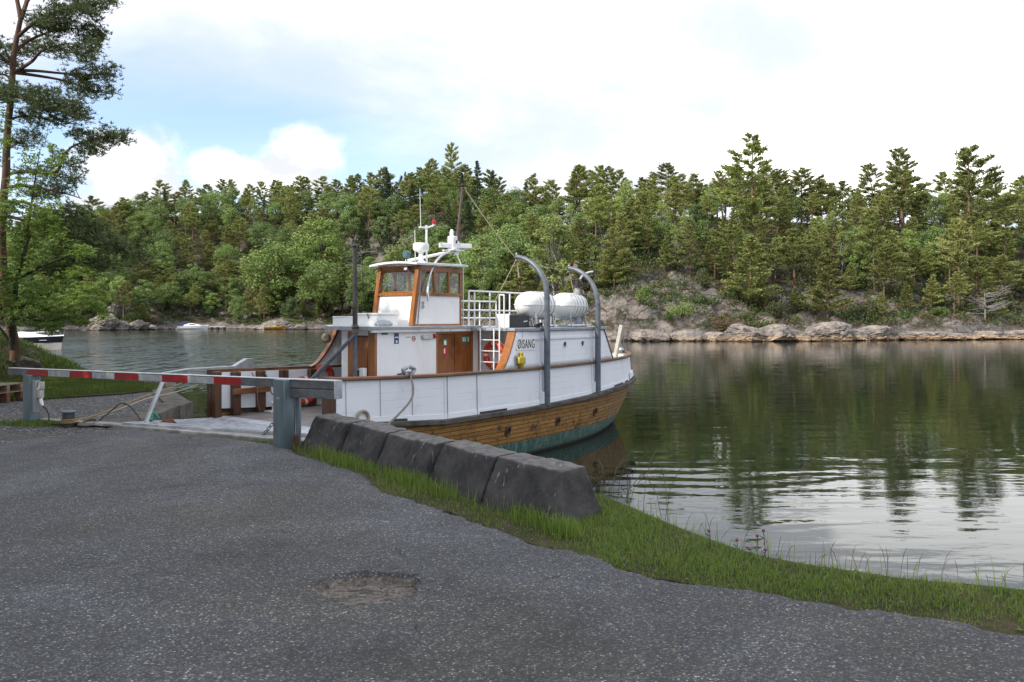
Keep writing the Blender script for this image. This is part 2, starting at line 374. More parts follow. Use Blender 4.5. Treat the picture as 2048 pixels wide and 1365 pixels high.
def terrain_mat():
    t = NT('rocky_hillside'); v = t.coord('Object')
    g = t.n('ShaderNodeNewGeometry'); sn = t.n('ShaderNodeSeparateXYZ'); t.l(g.outputs['True Normal'], sn.inputs[0]); sp = t.n('ShaderNodeSeparateXYZ'); t.l(v, sp.inputs[0])
    rock = t.mix(t.step(t.noise(v, .35, 6, .65), .36, .64), (.23, .195, .17), (.105, .098, .095))
    rock = t.mix(t.math('MULTIPLY', t.step(t.noise(t.coord('Object', (1, 1, 2.5)), 1.6, 5, .7), .46, .62), .6), rock, (.11, .095, .085))
    rock = t.mix(t.math('MULTIPLY', t.step(t.noise(v, 2.7, 5, .7), .58, .68), .6), rock, (.36, .32, .29))
    wv = t.n('ShaderNodeVectorMath', operation='ADD'); nz = t.n('ShaderNodeTexNoise'); t.l(v, nz.inputs[0]); nz.inputs['Scale'].default_value = .35; nz.inputs['Detail'].default_value = 5
    s2 = t.n('ShaderNodeVectorMath', operation='SCALE'); t.l(nz.outputs['Color'], s2.inputs[0]); s2.inputs['Scale'].default_value = 4.5; t.l(v, wv.inputs[0]); t.l(s2.outputs[0], wv.inputs[1])
    mq = t.n('ShaderNodeMapping'); mq.inputs['Scale'].default_value = (.35, .5, 1.5); mq.inputs['Rotation'].default_value = (.2, .35, .3); t.l(wv.outputs[0], mq.inputs[0])
    ck = t.voro(mq.outputs[0], .42, 'DISTANCE_TO_EDGE'); crack = t.math('MULTIPLY', t.math('SUBTRACT', 1, t.step(ck, .004, .035)), t.step(t.noise(v, .3, 3), .42, .55))
    rock = t.mix(t.math('MULTIPLY', crack, .8), rock, (.04, .035, .032))
    zz = t.math('ADD', sp.outputs[2], t.math('MULTIPLY', t.math('SUBTRACT', t.noise(v, .5, 3), .5), 1.3))
    east = t.step(sp.outputs[0], 15, 40)
    stain = t.math('MULTIPLY', t.math('MULTIPLY', t.math('SUBTRACT', 1, t.step(zz, .35, 1.1)), t.step(t.noise(v, .12, 3), .4, .55)), east)
    rock = t.mix(t.math('MULTIPLY', stain, .75), rock, (.42, .27, .14))
    rock = t.mix(t.math('SUBTRACT', 1, t.step(zz, .10, .42)), rock, (.035, .03, .025))
    veg = t.mix(t.step(t.noise(v, .4, 5, .65), .42, .66), (.028, .036, .014), (.07, .045, .032))  # plant tones kept extra dark: shade beneath the trees put into the colour
    veg = t.mix(t.step(t.noise(v, 1.4, 5, .7), .54, .70), veg, (.12, .095, .055))
    flat = t.math('ADD', t.math('MULTIPLY', t.math('SUBTRACT', t.noise(v, .28, 5, .65), .5), .95), sn.outputs[2])
    vm = t.math('MULTIPLY', t.step(flat, .62, .84), t.step(zz, .9, 2.4))
    c = t.mix(vm, rock, veg)
    h = t.math('ADD', t.noise(v, 1.3, 8, .7), t.math('MULTIPLY', t.step(ck, 0, .12), .5))
    return t.done(t.bsdf(c, .92, 0, .15, t.bump(h, .9, .35)))
M['terrain'] = terrain_mat()
def boulder_mat():
    t = NT('shore_boulder'); v = t.coord('Object')
    rock = t.mix(t.step(t.noise(v, .6, 6, .65), .36, .64), (.31, .265, .225), (.15, .138, .13))
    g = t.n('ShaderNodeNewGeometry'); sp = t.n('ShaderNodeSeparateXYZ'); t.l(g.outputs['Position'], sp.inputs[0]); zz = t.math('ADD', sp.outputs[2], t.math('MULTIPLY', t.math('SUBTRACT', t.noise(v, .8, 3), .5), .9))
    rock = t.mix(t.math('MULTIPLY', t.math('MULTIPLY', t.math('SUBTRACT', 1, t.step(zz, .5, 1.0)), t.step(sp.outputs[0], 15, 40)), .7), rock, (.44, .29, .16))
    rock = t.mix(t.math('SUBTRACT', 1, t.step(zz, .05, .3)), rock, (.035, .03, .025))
    rock = t.mix(t.math('MULTIPLY', t.step(t.noise(t.coord('Object', (.4, 1.5, 1.5), (0, .5, 0)), 2, 5, .7), .5, .62), .7), rock, (.10, .085, .075))
    return t.done(t.bsdf(rock, .92, 0, .15, t.bump(t.noise(v, 2.5, 8, .7), .8, .2)))
M['boulder'] = boulder_mat()

def leaf_mat(name, ca, cb, cc, trans=.3, rnd=.5):
    """leaf colour varies from leaf to leaf and from tree to tree; a little light passes through"""
    t = NT(name); oi = t.n('ShaderNodeObjectInfo'); g = t.n('ShaderNodeNewGeometry')
    c = t.mix(g.outputs['Random Per Island'], ca, cb)
    c = t.mix(t.math('MULTIPLY', oi.outputs['Random'], rnd), c, cc)
    hs = t.n('ShaderNodeHueSaturation'); t.l(c, hs.inputs['Color'])
    wn = t.n('ShaderNodeTexWhiteNoise', noise_dimensions='1D'); t.l(t.math('MULTIPLY', oi.outputs['Random'], 91.7), wn.inputs['W'])
    t.l(t.math('ADD', .72, t.math('MULTIPLY', wn.outputs[0], .6)), hs.inputs['Value'])
    b = t.bsdf(hs.outputs[0], .55, 0, .25)
    tl = t.n('ShaderNodeBsdfTranslucent'); t.l(hs.outputs[0], tl.inputs[0])
    mx = t.n('ShaderNodeMixShader'); mx.inputs[0].default_value = trans; t.l(b, mx.inputs[1]); t.l(tl.outputs[0], mx.inputs[2])
    return t.done(mx.outputs[0])
M['needle_far'] = leaf_mat('pine_needles', (.19, .235, .068), (.30, .33, .105), (.27, .23, .10), .30, .4)
M['spruce_far'] = leaf_mat('spruce_needles', (.07, .105, .042), (.11, .145, .058), (.09, .115, .06), .24, .5)
M['broad_far'] = leaf_mat('broad_leaves', (.155, .235, .055), (.25, .32, .09), (.135, .205, .075), .30, .8)
M['birch_far'] = leaf_mat('birch_leaves', (.19, .265, .075), (.28, .35, .11), (.24, .27, .08), .32, .6)
M['under'] = leaf_mat('understorey_shade_leaves', (.05, .085, .022), (.085, .12, .032), (.06, .07, .03), .2, .5)  # leaf green darkened so its colour paints the shade in gaps between crowns
M['juniper'] = leaf_mat('juniper_needles', (.055, .075, .028), (.09, .10, .035), (.08, .08, .03), .15, .6)
M['needle_near'] = leaf_mat('near_pine_needles', (.055, .085, .030), (.105, .13, .045), (.09, .1, .04), .28, .1)
M['ash_leaf'] = leaf_mat('near_leaves', (.10, .17, .032), (.19, .25, .055), (.1, .14, .03), .35, .1)
M['heath'] = leaf_mat('heath', (.075, .085, .030), (.14, .075, .050), (.1, .07, .04), .15, .1)
M['grass'] = leaf_mat('grass_blades', (.15, .25, .038), (.25, .32, .075), (.1, .15, .03), .3, .1)
M['lawn'] = leaf_mat('lawn_blades', (.085, .14, .022), (.14, .185, .036), (.1, .15, .03), .3, .1)
M['dry_grass'] = leaf_mat('dry_grass', (.26, .22, .12), (.15, .15, .06), (.2, .17, .1), .3, .1)
M['fern'] = leaf_mat('fern_leaves', (.06, .11, .02), (.11, .14, .03), (.1, .12, .03), .3, .1)
M['flower'] = simple('clover_heads', (.24, .09, .13), (.10, .06, .06), .8)
M['bark'] = simple('pine_bark', (.155, .088, .062), (.085, .055, .045), .9, scale=9, bump=.8, bscale=22, spec=.15, stretch=(1, 1, .3))
M['bark_far'] = simple('far_bark', (.20, .125, .085), (.12, .085, .07), .9, scale=2, bump=0, spec=.1)
M['bark_birch'] = simple('birch_bark', (.34, .32, .29), (.12, .11, .10), .85, scale=1.5, bump=0, spec=.1, stretch=(1, 1, 2.5), lo=.5, hi=.6)
M['bark_dark'] = simple('dark_bark', (.085, .07, .055), (.045, .038, .03), .9, scale=9, bump=.6, bscale=22, spec=.1, stretch=(1, 1, .3))
M['dead'] = simple('dead_wood', (.32, .30, .28), (.2, .185, .17), .9, scale=4, bump=0)

def water_mat():
    t = NT('water'); tc = t.n('ShaderNodeTexCoord'); v = tc.outputs['Object']
    sp = t.n('ShaderNodeSeparateXYZ'); t.l(v, sp.inputs[0])
    x, y = sp.outputs[0], sp.outputs[1]
    # a breeze ruffles the bay on the left; the arm on the right lies in the lee
    ang = t.math('DIVIDE', x, t.math('MAXIMUM', y, 5))
    pat = t.math('MULTIPLY', t.math('SUBTRACT', t.noise(t.coord('Object', (.02, .05, 1)), 1, 3), .5), .25)
    ruff = t.math('SUBTRACT', 1, t.step(t.math('ADD', ang, pat), -.20, .02))
    ruff = t.math('MULTIPLY', ruff, t.step(t.math('ADD', y, t.math('MULTIPLY', pat, 90)), 34, 52))
    ruff = t.math('MULTIPLY', ruff, t.math('SUBTRACT', 1, t.math('MULTIPLY', t.step(y, 150, 240), .75)))
    fine = t.noise(t.coord('Object', (1.0, 1.5, 1), (0, 0, .4)), 2.6, 3, .6)
    mid = t.noise(t.coord('Object', (.7, 1.6, 1), (0, 0, -.15)), .9, 3, .55, .3)
    lon = t.noise(t.coord('Object', (.25, 1, 1), (0, 0, .12)), 1.0, 2, .5, .4)
    rg = t.n('ShaderNodeTexWave', wave_type='RINGS', rings_direction='Z', wave_profile='SIN')
    mp = t.n('ShaderNodeMapping'); t.l(v, mp.inputs[0]); mp.inputs['Location'].default_value = (-3, -34, 0)
    t.l(mp.outputs[0], rg.inputs[0]); rg.inputs['Scale'].default_value = .42; rg.inputs['Distortion'].default_value = 5; rg.inputs['Detail'].default_value = 3; rg.inputs['Detail Scale'].default_value = .7
    lap = t.math('MULTIPLY', t.step(t.noise(t.coord('Object', (.08, .16, 1)), 1, 2), .42, .62), t.math('SUBTRACT', 1, t.step(y, 16, 30)))
    h = t.math('MULTIPLY', lon, .014)
    h = t.math('ADD', h, t.math('MULTIPLY', mid, .0075))
    h = t.math('ADD', h, t.math('MULTIPLY', fine, .0014))
    h = t.math('ADD', h, t.math('MULTIPLY', rg.outputs['Fac'], t.math('MULTIPLY', t.math('ADD', lap, .06), .0045)))
    chop = t.noise(t.coord('Object', (.55, 1.0, 1), (0, 0, .2)), .62, 4, .6, .5)
    chop2 = t.noise(t.coord('Object', (1.5, .20, 1), (0, 0, .06)), 1, 4, .65, .2)
    gust = t.step(t.noise(t.coord('Object', (.05, .02, 1), (0, 0, .2)), 1, 3), .3, .6)
    gr = t.math('ADD', t.math('MULTIPLY', t.noise(t.coord('Object', (.9, .13, 1), (0, 0, .05)), 1, 2, .6, .2), .6), t.math('MULTIPLY', t.noise(t.coord('Object', (2.2, .30, 1), (0, 0, .05)), 1, 2, .6, .2), .4))
    grain = t.step(gr, .40, .60)
    ruff2 = t.math('MULTIPLY', ruff, t.math('MULTIPLY', t.math('ADD', .08, t.math('MULTIPLY', grain, 1.15)), t.math('ADD', .5, t.math('MULTIPLY', gust, .5))))
    h = t.math('ADD', h, t.math('MULTIPLY', ruff2, t.math('ADD', t.math('MULTIPLY', chop2, .02), t.math('MULTIPLY', chop, .20))))
    nr = t.bump(h, 1, 1)
    rough = t.math('ADD', .03, t.math('MULTIPLY', ruff2, .13))
    return t.done(t.bsdf((.006, .012, .008), rough, 0, .5, nr, 1.38))
M['water'] = water_mat()

# ------------------------------------------------------------------ camera, light, sky
cam = bpy.data.objects.new('camera', bpy.data.cameras.new('camera')); COL.objects.link(cam); S.camera = cam
cam.location = (0, 0, CZ); cam.rotation_euler = (R(90), 0, 0)
cam.data.sensor_width = 36; cam.data.lens = 36*F/2048; cam.data.shift_y = -(682.5-HY)/2048; cam.data.clip_end = 3000; cam.data.clip_start = .05
SUN_H = Vector((-.85, -.53)).normalized(); SUN_E = R(36)
sd = Vector((SUN_H.x*math.cos(SUN_E), SUN_H.y*math.cos(SUN_E), math.sin(SUN_E)))
sl = bpy.data.lights.new('sun', 'SUN'); sl.energy = 5.0; sl.angle = R(.5); sl.color = (1, .93, .82)
so = bpy.data.objects.new('sun', sl); COL.objects.link(so); so.rotation_euler = sd.to_track_quat('Z', 'Y').to_euler()

W = bpy.data.worlds.new('World'); S.world = W; W.use_nodes = True
w = NT.__new__(NT); w.t = W.node_tree; w.t.nodes.clear()
wo = w.n('ShaderNodeOutputWorld'); bg = w.n('ShaderNodeBackground'); bg.inputs[1].default_value = .13
sky = w.n('ShaderNodeTexSky', sky_type='NISHITA'); sky.sun_disc = False; sky.sun_elevation = SUN_E; sky.sun_rotation = math.atan2(SUN_H.x, SUN_H.y)
sky.air_density = 1.0; sky.dust_density = .6; sky.ozone_density = 1.5
tc = w.n('ShaderNodeTexCoord'); D = tc.outputs['Generated']
def sdir(x, y): v = Vector(((x-1024)/F, 1, -(y-HY)/F)); return v.normalized()
def blob(c, sx, sz, nz, amt, lo, hi):
    sub = w.n('ShaderNodeVectorMath', operation='SUBTRACT'); w.l(D, sub.inputs[0]); sub.inputs[1].default_value = c
    ml = w.n('ShaderNodeVectorMath', operation='MULTIPLY'); w.l(sub.outputs[0], ml.inputs[0]); ml.inputs[1].default_value = (1/sx, 1/sx, 1/sz)
    ln = w.n('ShaderNodeVectorMath', operation='LENGTH'); w.l(ml.outputs[0], ln.inputs[0])
    f = w.math('ADD', ln.outputs[1], w.math('MULTIPLY', w.math('SUBTRACT', nz, .5), amt))
    return w.math('SUBTRACT', 1, w.step(f, lo, hi))
n1 = w.noise(w.coord('Generated', (1, 1, 3)), 3.2, 6, .6, .4); n2 = w.noise(w.coord('Generated'), 13, 8, .62, .2); n3 = w.noise(w.coord('Generated', (1, 1, 2.4)), 1.6, 5, .6, .3)
blue = blob(sdir(400, 330), .32, .11, n1, 1.1, .45, 1.45)
blue = w.math('MAXIMUM', blue, w.math('MULTIPLY', blob(sdir(560, 190), .22, .06, n1, 1.2, .2, 1.5), .45))
sz_ = w.n('ShaderNodeSeparateXYZ'); w.l(D, sz_.inputs[0])
n4 = w.noise(w.coord('Generated', (1, 1, 3.2), (0, 0, .5)), 2.3, 6, .6, .5)
hi_ = w.step(sz_.outputs[2], .34, .6)
n5 = w.noise(w.coord('Generated', (1, 1, 1.5)), 17, 5, .6, .3)
veil_c = w.mix(hi_, w.mix(w.step(n4, .38, .70), (6.9, 7.5, 8.7), (10.6, 10.5, 10.8)), (17.0, 17.0, 17.4))
thin = w.step(n3, .30, .52)
open_ = w.math('MULTIPLY', w.step(sz_.outputs[2], .36, .62), .42)      # broken cloud higher up, blue between
veil = w.math('SUBTRACT', w.math('SUBTRACT', w.math('ADD', .86, w.math('MULTIPLY', thin, .14)), w.math('MULTIPLY', blue, .84)), open_)
skyc = w.n('ShaderNodeVectorMath', operation='MULTIPLY'); w.l(sky.outputs[0], skyc.inputs[0]); skyc.inputs[1].default_value = (1.9, 1.95, 2.0)
c = w.mix(veil, skyc.outputs[0], veil_c)
for x, y, sx, sz, amt in ((262, 352, .066, .055, .75), (330, 410, .07, .03, .8), (205, 418, .05, .028, .8), (600, 312, .052, .042, .8), (430, 338, .034, .024, .8), (560, 360, .08, .03, .8)):
    m = blob(sdir(x, y), sx, sz, n2, amt*2.0, .55, 1.12); c = w.mix(m, c, w.mix(w.step(n5, .38, .60), (7.1, 7.3, 7.7), (11, 11, 11.2)))
for x, y, sx, sz in ((1900, 290, .22, .085), (1650, 345, .15, .05)):
    m = blob(sdir(x, y), sx, sz, n2, 1.1, .75, 1.05); c = w.mix(w.math('MULTIPLY', m, .8), c, (17.5, 17.5, 17.5))
w.l(c, bg.inputs[0]); w.l(bg.outputs[0], wo.inputs[0])
S.view_settings.view_transform = 'Standard'; S.view_settings.look = 'None'; S.view_settings.exposure = 0; S.view_settings.gamma = 1
S.cycles.max_bounces = 8; S.cycles.transparent_max_bounces = 12; S.cycles.use_denoising = True
S.cycles.caustics_reflective = False; S.cycles.caustics_refractive = False

# ------------------------------------------------------------------ land, asphalt, water
SHORE = [(40,-60),(24,-12),(14,-1),(9,2.6),(5.5,4.45),(3.5,5.26),(2.7,5.58),(1.9,6.05),(1.5,6.85),(1.25,7.45),(1.0,8.05),(.2,8.9),(-1.2,10.5),(-2.3,11.5),(-2.95,11.78),
         (-6.4,13.45),(-6.55,14.5),(-6.8,16.9),(-9.6,22.0),(-11.8,23.3),(-13,24.4),(-14.4,26.2),(-17,28.5),(-24,33),(-60,45)]
LAND = SHORE + [(-110,45),(-110,-60)]
ASPH = [tuple(G(*p)[:2]) for p in ((548,886),(600,908),(660,925),(700,938),(770,984),(830,1000),(900,1014),(960,1040),(1020,1062),(1100,1088),(1200,1108),(1300,1142),(1370,1152),(1450,1168),(1580,1186),(1700,1206),(1850,1226),(2048,1262))]
ASPH += [(5,3.4),(9,1.6),(13,-3),(15,-14),(-9.5,-14),(-9.5,5),(-10.5,10.4)] + [tuple(G(*p)[:2]) for p in ((0,884),(80,872),(150,866),(250,856),(330,862),(430,873))]

def sdist(px, py, poly):
    """signed distance to a polygon, positive inside (numpy)"""
    d = np.full(px.shape, 1e9); ins = np.zeros(px.shape, bool); n = len(poly)
    for i in range(n):
        x1, y1 = poly[i]; x2, y2 = poly[(i+1) % n]
        ex, ey = x2-x1, y2-y1; L = ex*ex+ey*ey + 1e-12
        t = np.clip(((px-x1)*ex+(py-y1)*ey)/L, 0, 1)
        d = np.minimum(d, np.hypot(px-x1-t*ex, py-y1-t*ey))
        c = ((y1 > py) != (y2 > py)) & (px < ex*(py-y1)/(ey if abs(ey) > 1e-12 else 1e-12)+x1); ins ^= c
    return np.where(ins, d, -d)
def vnoise(x, y, s, seed=0, oct=3):
    """cheap smooth value noise (numpy), about -1..1"""
    out = np.zeros(np.shape(x)); a = 1; tot = 0
    for o in range(oct):
        X = np.asarray(x)*s*2**o + 31.7*o + seed*17.3; Y = np.asarray(y)*s*2**o - 12.9*o + seed*5.1
        xi = np.floor(X).astype(np.int64); yi = np.floor(Y).astype(np.int64); fx = X-xi; fy = Y-yi
        fx = fx*fx*(3-2*fx); fy = fy*fy*(3-2*fy)
        def hsh(i, j):
            h = (i*374761393 + j*668265263 + seed*974711) & 0x7fffffff; h = ((h ^ (h >> 13))*1274126177) & 0x7fffffff
            return ((h ^ (h >> 16)) & 0xffff)/32767.5-1
        out += a*(hsh(xi, yi)*(1-fx)*(1-fy)+hsh(xi+1, yi)*fx*(1-fy)+hsh(xi, yi+1)*(1-fx)*fy+hsh(xi+1, yi+1)*fx*fy); tot += a; a *= .5
    return out/tot
def grid_mesh(name, xs, ys, zf):
    X, Y = np.meshgrid(xs, ys); Z = zf(X, Y); n = len(xs); m = len(ys)
    i = np.arange((m-1)*(n-1)); r = i//(n-1); c = i % (n-1); a = r*n+c
    me = np_mesh(name, np.stack([X.ravel(), Y.ravel(), Z.ravel()], 1), np.stack([a, a+1, a+n+1, a+n], 1))
    me.polygons.foreach_set('use_smooth', np.ones(len(me.polygons), bool))
    return me, X, Y

mb = MB(); mb.prism([(x, y, 1.40) for x, y in LAND], (0, 0, .272)); tag(mb.build('ground', M['gravel'], smooth=0), kind='structure')
# earth bank falling from the land's edge to the water (everywhere but along the quay)
mb = MB()
def bank(pts, seed, top=1.685):
    rows = []
    pts = [Vector((x, y, 0)) for x, y in pts]; fine = []
    for a, b in zip(pts, pts[1:]):
        k = max(1, int((b-a).length/.35)) if (b-a).length < 12 else 6
        fine += [a.lerp(b, i/k) for i in range(k)]
    fine.append(pts[-1])
    for i, p in enumerate(fine):
        d = (fine[min(i+1, len(fine)-1)]-fine[max(i-1, 0)]).normalized(); n = Vector((d.y, -d.x, 0))
        row = []
        for q, z in ((-.45, top-.005), (-.25, top+.02), (-.05, top+.015), (.10, 1.55), (.25, 1.25), (.5, .7), (.8, .2), (1.2, -.5)):
            w_ = .09*noise.noise(Vector((p.x*2.3, p.y*2.3, z*2+seed)))
            row.append((p+n*(q+w_)) + Vector((0, 0, z+(w_ if q > 0 else 0))))
        rows.append(row)
    mb.loft(rows)
bank(SHORE[:15], 1); bank(SHORE[19:], 7)
tag(mb.build('bank', M['soil']), kind='structure')

def asph_z(X, Y):
    d = sdist(X, Y, ASPH) + .10*vnoise(X, Y, 2.3, 3) + .06*vnoise(X, Y, 9, 4)
    z = 1.748 + .012*vnoise(X, Y, .7, 1) + .0035*vnoise(X, Y, 7, 2)
    c = G(733, 1174); u = (X-c.x)/.35; v_ = (Y-c.y)/.27
    a = np.arctan2(v_, u); rr = np.hypot(u, v_)*(1+.08*np.sin(2*a+.9)+.06*np.sin(3*a+2.2)+.05*np.sin(5*a+1)+.13*vnoise(X, Y, 8, 8, 4))
    hole = np.clip((1.08-rr)/.07, 0, 1)
    z = z - .062*hole*(1-.5*np.clip(vnoise(X, Y, 6, 9), 0, 1)) + .006*hole*vnoise(X, Y, 26, 5)
    asph_z.hole = hole; z = np.maximum(z, 1.677)
    return np.where(d > .0, z-.03*np.clip(1-d/.10, 0, 1)**2, 1.60)
xs = np.concatenate([np.arange(-11.5, -2.2, .07), np.arange(-2.2, .6, .028), np.arange(.6, 6, .06), np.arange(6, 15.5, .5)])
ys = np.concatenate([np.arange(-14, 2.5, .5), np.arange(2.5, 4.5, .06), np.arange(4.5, 6.3, .028), np.arange(6.3, 13.6, .06)])
me, X, Y = grid_mesh('asphalt', xs, ys, asph_z)
bm = bmesh.new(); bm.from_mesh(me); bmesh.ops.delete(bm, geom=[f for f in bm.faces if max(v.co.z for v in f.verts) < 1.61], context='FACES_ONLY')
hl = bm.verts.layers.float.new('hole'); hv = asph_z.hole.ravel(); bm.verts.ensure_lookup_table()
for v, q in zip(bm.verts, hv): v[hl] = q
bmesh.ops.delete(bm, geom=[v for v in bm.verts if not v.link_faces], context='VERTS'); bm.to_mesh(me); bm.free()
tag(link('asphalt', me, M['asphalt']), kind='structure')

mb = MB(); mb.box(-900, 900, -120, 900, -.02, 0); tag(mb.build('water', M['water'], smooth=0), kind='structure')

# soil under the grass: the verge behind the asphalt, and the lawn on the left
VERGE = [p for p in ASPH[:18]] + [(5.4,4.3),(3.45,5.2),(2.66,5.52),(1.85,6.0),(1.45,6.8),(1.2,7.4),(.95,8.0),(.2,8.8),(-1.2,10.4),(-2.3,11.4),(-2.8,11.6)]
mb = MB(); mb.prism([(x, y, 1.66) for x, y in VERGE], (0, 0, .044)); tag(mb.build('verge_soil', M['soil'], smooth=0), kind='structure')
LAWN = [(-16,18.3),(-13.3,17.9),(-10.8,17.6),(-9.3,19.0),(-8.9,20.4),(-9.5,21.8),(-11.8,23.1),(-14.2,25.6),(-19,27),(-24,24)]
mb = MB(); mb.prism([(x, y, 1.66) for x, y in LAWN], (0, 0, .05)); tag(mb.build('lawn_soil', M['soil'], smooth=0), kind='structure')
# mossy mound with a rock flank under the big pine
def mound_z(X, Y):
    r = np.hypot((X+17.3)/4.0, (Y-24.6)/3.0); h = np.clip(1-r, 0, 1)
    return 1.45 + 2.0*(h**.7) + .16*vnoise(X, Y, .9, 4)*np.clip(h*4, 0, 1)
me, _, _ = grid_mesh('mound', np.arange(-22, -13, .15), np.arange(21.2, 28, .15), mound_z)
tag(link('mound', me, M['soil']), kind='structure')

# ------------------------------------------------------------------ grass
rng = np.random.default_rng(5)
def blades(name, mat, px, py, pz, h, w, lean=.45):
    n = len(px); a = rng.uniform(0, 2*np.pi, n); la = rng.uniform(0, 2*np.pi, n); le = np.abs(rng.normal(0, lean, n))*h
    dx, dy = np.cos(a)*w/2, np.sin(a)*w/2; lx, ly = np.cos(la)*le, np.sin(la)*le
    V = np.empty((n, 5, 3))
    V[:, 0] = np.stack([px-dx, py-dy, pz-.02], 1); V[:, 1] = np.stack([px+dx, py+dy, pz-.02], 1)
    V[:, 2] = np.stack([px+dx*.7+lx*.35, py+dy*.7+ly*.35, pz+h*.55], 1); V[:, 3] = np.stack([px-dx*.7+lx*.35, py-dy*.7+ly*.35, pz+h*.55], 1)
    V[:, 4] = np.stack([px+lx, py+ly, pz+h*np.clip(1-le/h*.3, .5, 1)], 1)
    b = np.arange(n)*5
    me = np_mesh(name, V.reshape(-1, 3), np.stack([b, b+1, b+2, b+3], 1), np.stack([b+3, b+2, b+4], 1))
    return tag(link(name, me, mat), kind='stuff')
def scatter(n, x0, x1, y0, y1): return rng.uniform(x0, x1, n), rng.uniform(y0, y1, n)
x, y = scatter(520000, -4.2, 6.5, 3.2, 12.2)
dv = sdist(x, y, VERGE); dl = sdist(x, y, LAND); da = -sdist(x, y, ASPH)
nz = vnoise(x, y, 1.6, 6); nz2 = vnoise(x, y, 4.5, 7)
keep = (dl > -.28) & (da > .0+.16*nz2-.05*nz-.07*rng.uniform(0, 1, len(x))**4) & (rng.uniform(0, 1, len(x)) < np.clip(.62+.75*nz+.35*nz2, .12, 1)*np.where(x > .2, 1, .72))
keep &= ~((x < -2.75) & (da < .1))
clr = np.clip(1.1*vnoise(x, y, 2.6, 21)-.25, 0, 1); keep &= rng.uniform(0, 1, len(x)) > clr*np.clip(1-da*1.6, 0, 1)
x, y, dl, da, nz = x[keep], y[keep], dl[keep], da[keep], nz[keep]
h = (.020+.030*np.clip(da, 0, .5)/.5+.025*np.clip(nz, 0, 1))*rng.uniform(.6, 1.6, len(x))
zz = np.where(dl > .15, 1.70, 1.70-np.clip(.15-dl, 0, .43)**1.3*1.1)
dead = rng.uniform(0, 1, len(x)) < np.clip(.20-.5*vnoise(x, y, 1.1, 11)-da*.15, .05, .6)
blades('verge_grass', M['grass'], x[~dead], y[~dead], zz[~dead], h[~dead], .005+.003*rng.uniform(0, 1, (~dead).sum()), .7)
blades('dry_verge_grass', M['dry_grass'], x[dead], y[dead], zz[dead], h[dead]*.8, .005, .8)
def grit(name, mat, px, py, pz, sz, flat=.7):
    n = len(px); o = np.array([(1,0,0),(-.5,.87,0),(-.5,-.87,0),(.1,.1,1)])
    a = rng.uniform(0, 6.28, n); ca, sa = np.cos(a), np.sin(a); V = np.empty((n, 4, 3)); jit = rng.uniform(.7, 1.3, (n, 4))
    for k in range(4):
        V[:, k, 0] = px+(o[k, 0]*ca-o[k, 1]*sa)*sz*jit[:, k]; V[:, k, 1] = py+(o[k, 0]*sa+o[k, 1]*ca)*sz*jit[:, k]; V[:, k, 2] = pz+o[k, 2]*sz*flat-.002
    b = np.arange(n)*4; T = np.concatenate([np.stack([b, b+1, b+3], 1), np.stack([b+1, b+2, b+3], 1), np.stack([b+2, b, b+3], 1)])
    return tag(link(name, np_mesh(name, V.reshape(-1, 3), None, T), mat), kind='stuff')
gx, gy = scatter(60000, -4.5, 6, 3.4, 12.5); gd = sdist(gx, gy, ASPH)+.12*vnoise(gx, gy, 2.0, 13); gk = (np.abs(gd-.03) < .16) & (rng.uniform(0, 1, len(gx)) < .16+.5*np.clip(vnoise(gx, gy, 1.7, 14), 0, 1)); gx, gy = gx[gk], gy[gk]
c_ = G(733, 1174); ga = rng.uniform(0, 6.28, 260); gr_ = 1.08+np.abs(rng.normal(0, .3, 260)); gx = np.concatenate([gx, c_.x+.36*gr_*np.cos(ga)]); gy = np.concatenate([gy, c_.y+.28*gr_*np.sin(ga)])
gx2, gy2 = scatter(1500, -9, 5, 3.6, 12.5); kk = sdist(gx2, gy2, ASPH) > .05; gx = np.concatenate([gx, gx2[kk]]); gy = np.concatenate([gy, gy2[kk]])
gz = asph_z(gx, gy); gz = np.where(gz < 1.65, 1.706, gz)
grit('loose_grit', M['gravel'], gx, gy, gz, rng.uniform(.003, .011, len(gx)))
lx, ly = scatter(1200, -8, 5, 3.6, 12.5); ld0 = sdist(lx, ly, ASPH); kk = (ld0 > -.3) & (rng.uniform(0, 1, len(lx)) < np.exp(-np.abs(ld0)*1.6)*.8+.03); lx, ly = lx[kk], ly[kk]
lz = asph_z(lx, ly); lz = np.where(lz < 1.65, 1.72, lz); grit('fallen_leaves', M['dry_grass'], lx, ly, lz+.003, rng.uniform(.008, .02, len(lx)), .15)
# taller tufts leaning against the blocks
BA, BB = Vector((-2.95, 11.02, 0)), Vector((.345, 6.82, 0)); BD = (BB-BA).normalized(); BN = Vector((-BD.y, BD.x, 0))
t_ = rng.uniform(-.15, 5.7, 9000); q_ = -np.abs(rng.normal(0, .09, 9000))+.02
kk = rng.uniform(0, 1, 9000) < np.clip(.35+1.3*vnoise(t_*1.0, t_*0, 1.4, 2), .03, 1); t_, q_ = t_[kk], q_[kk]
x = BA.x+BD.x*t_+BN.x*q_; y = BA.y+BD.y*t_+BN.y*q_
blades('tall_tuft_grass', M['grass'], x, y, np.full(len(x), 1.69), rng.uniform(.07, .22, len(x)), .007, .3)
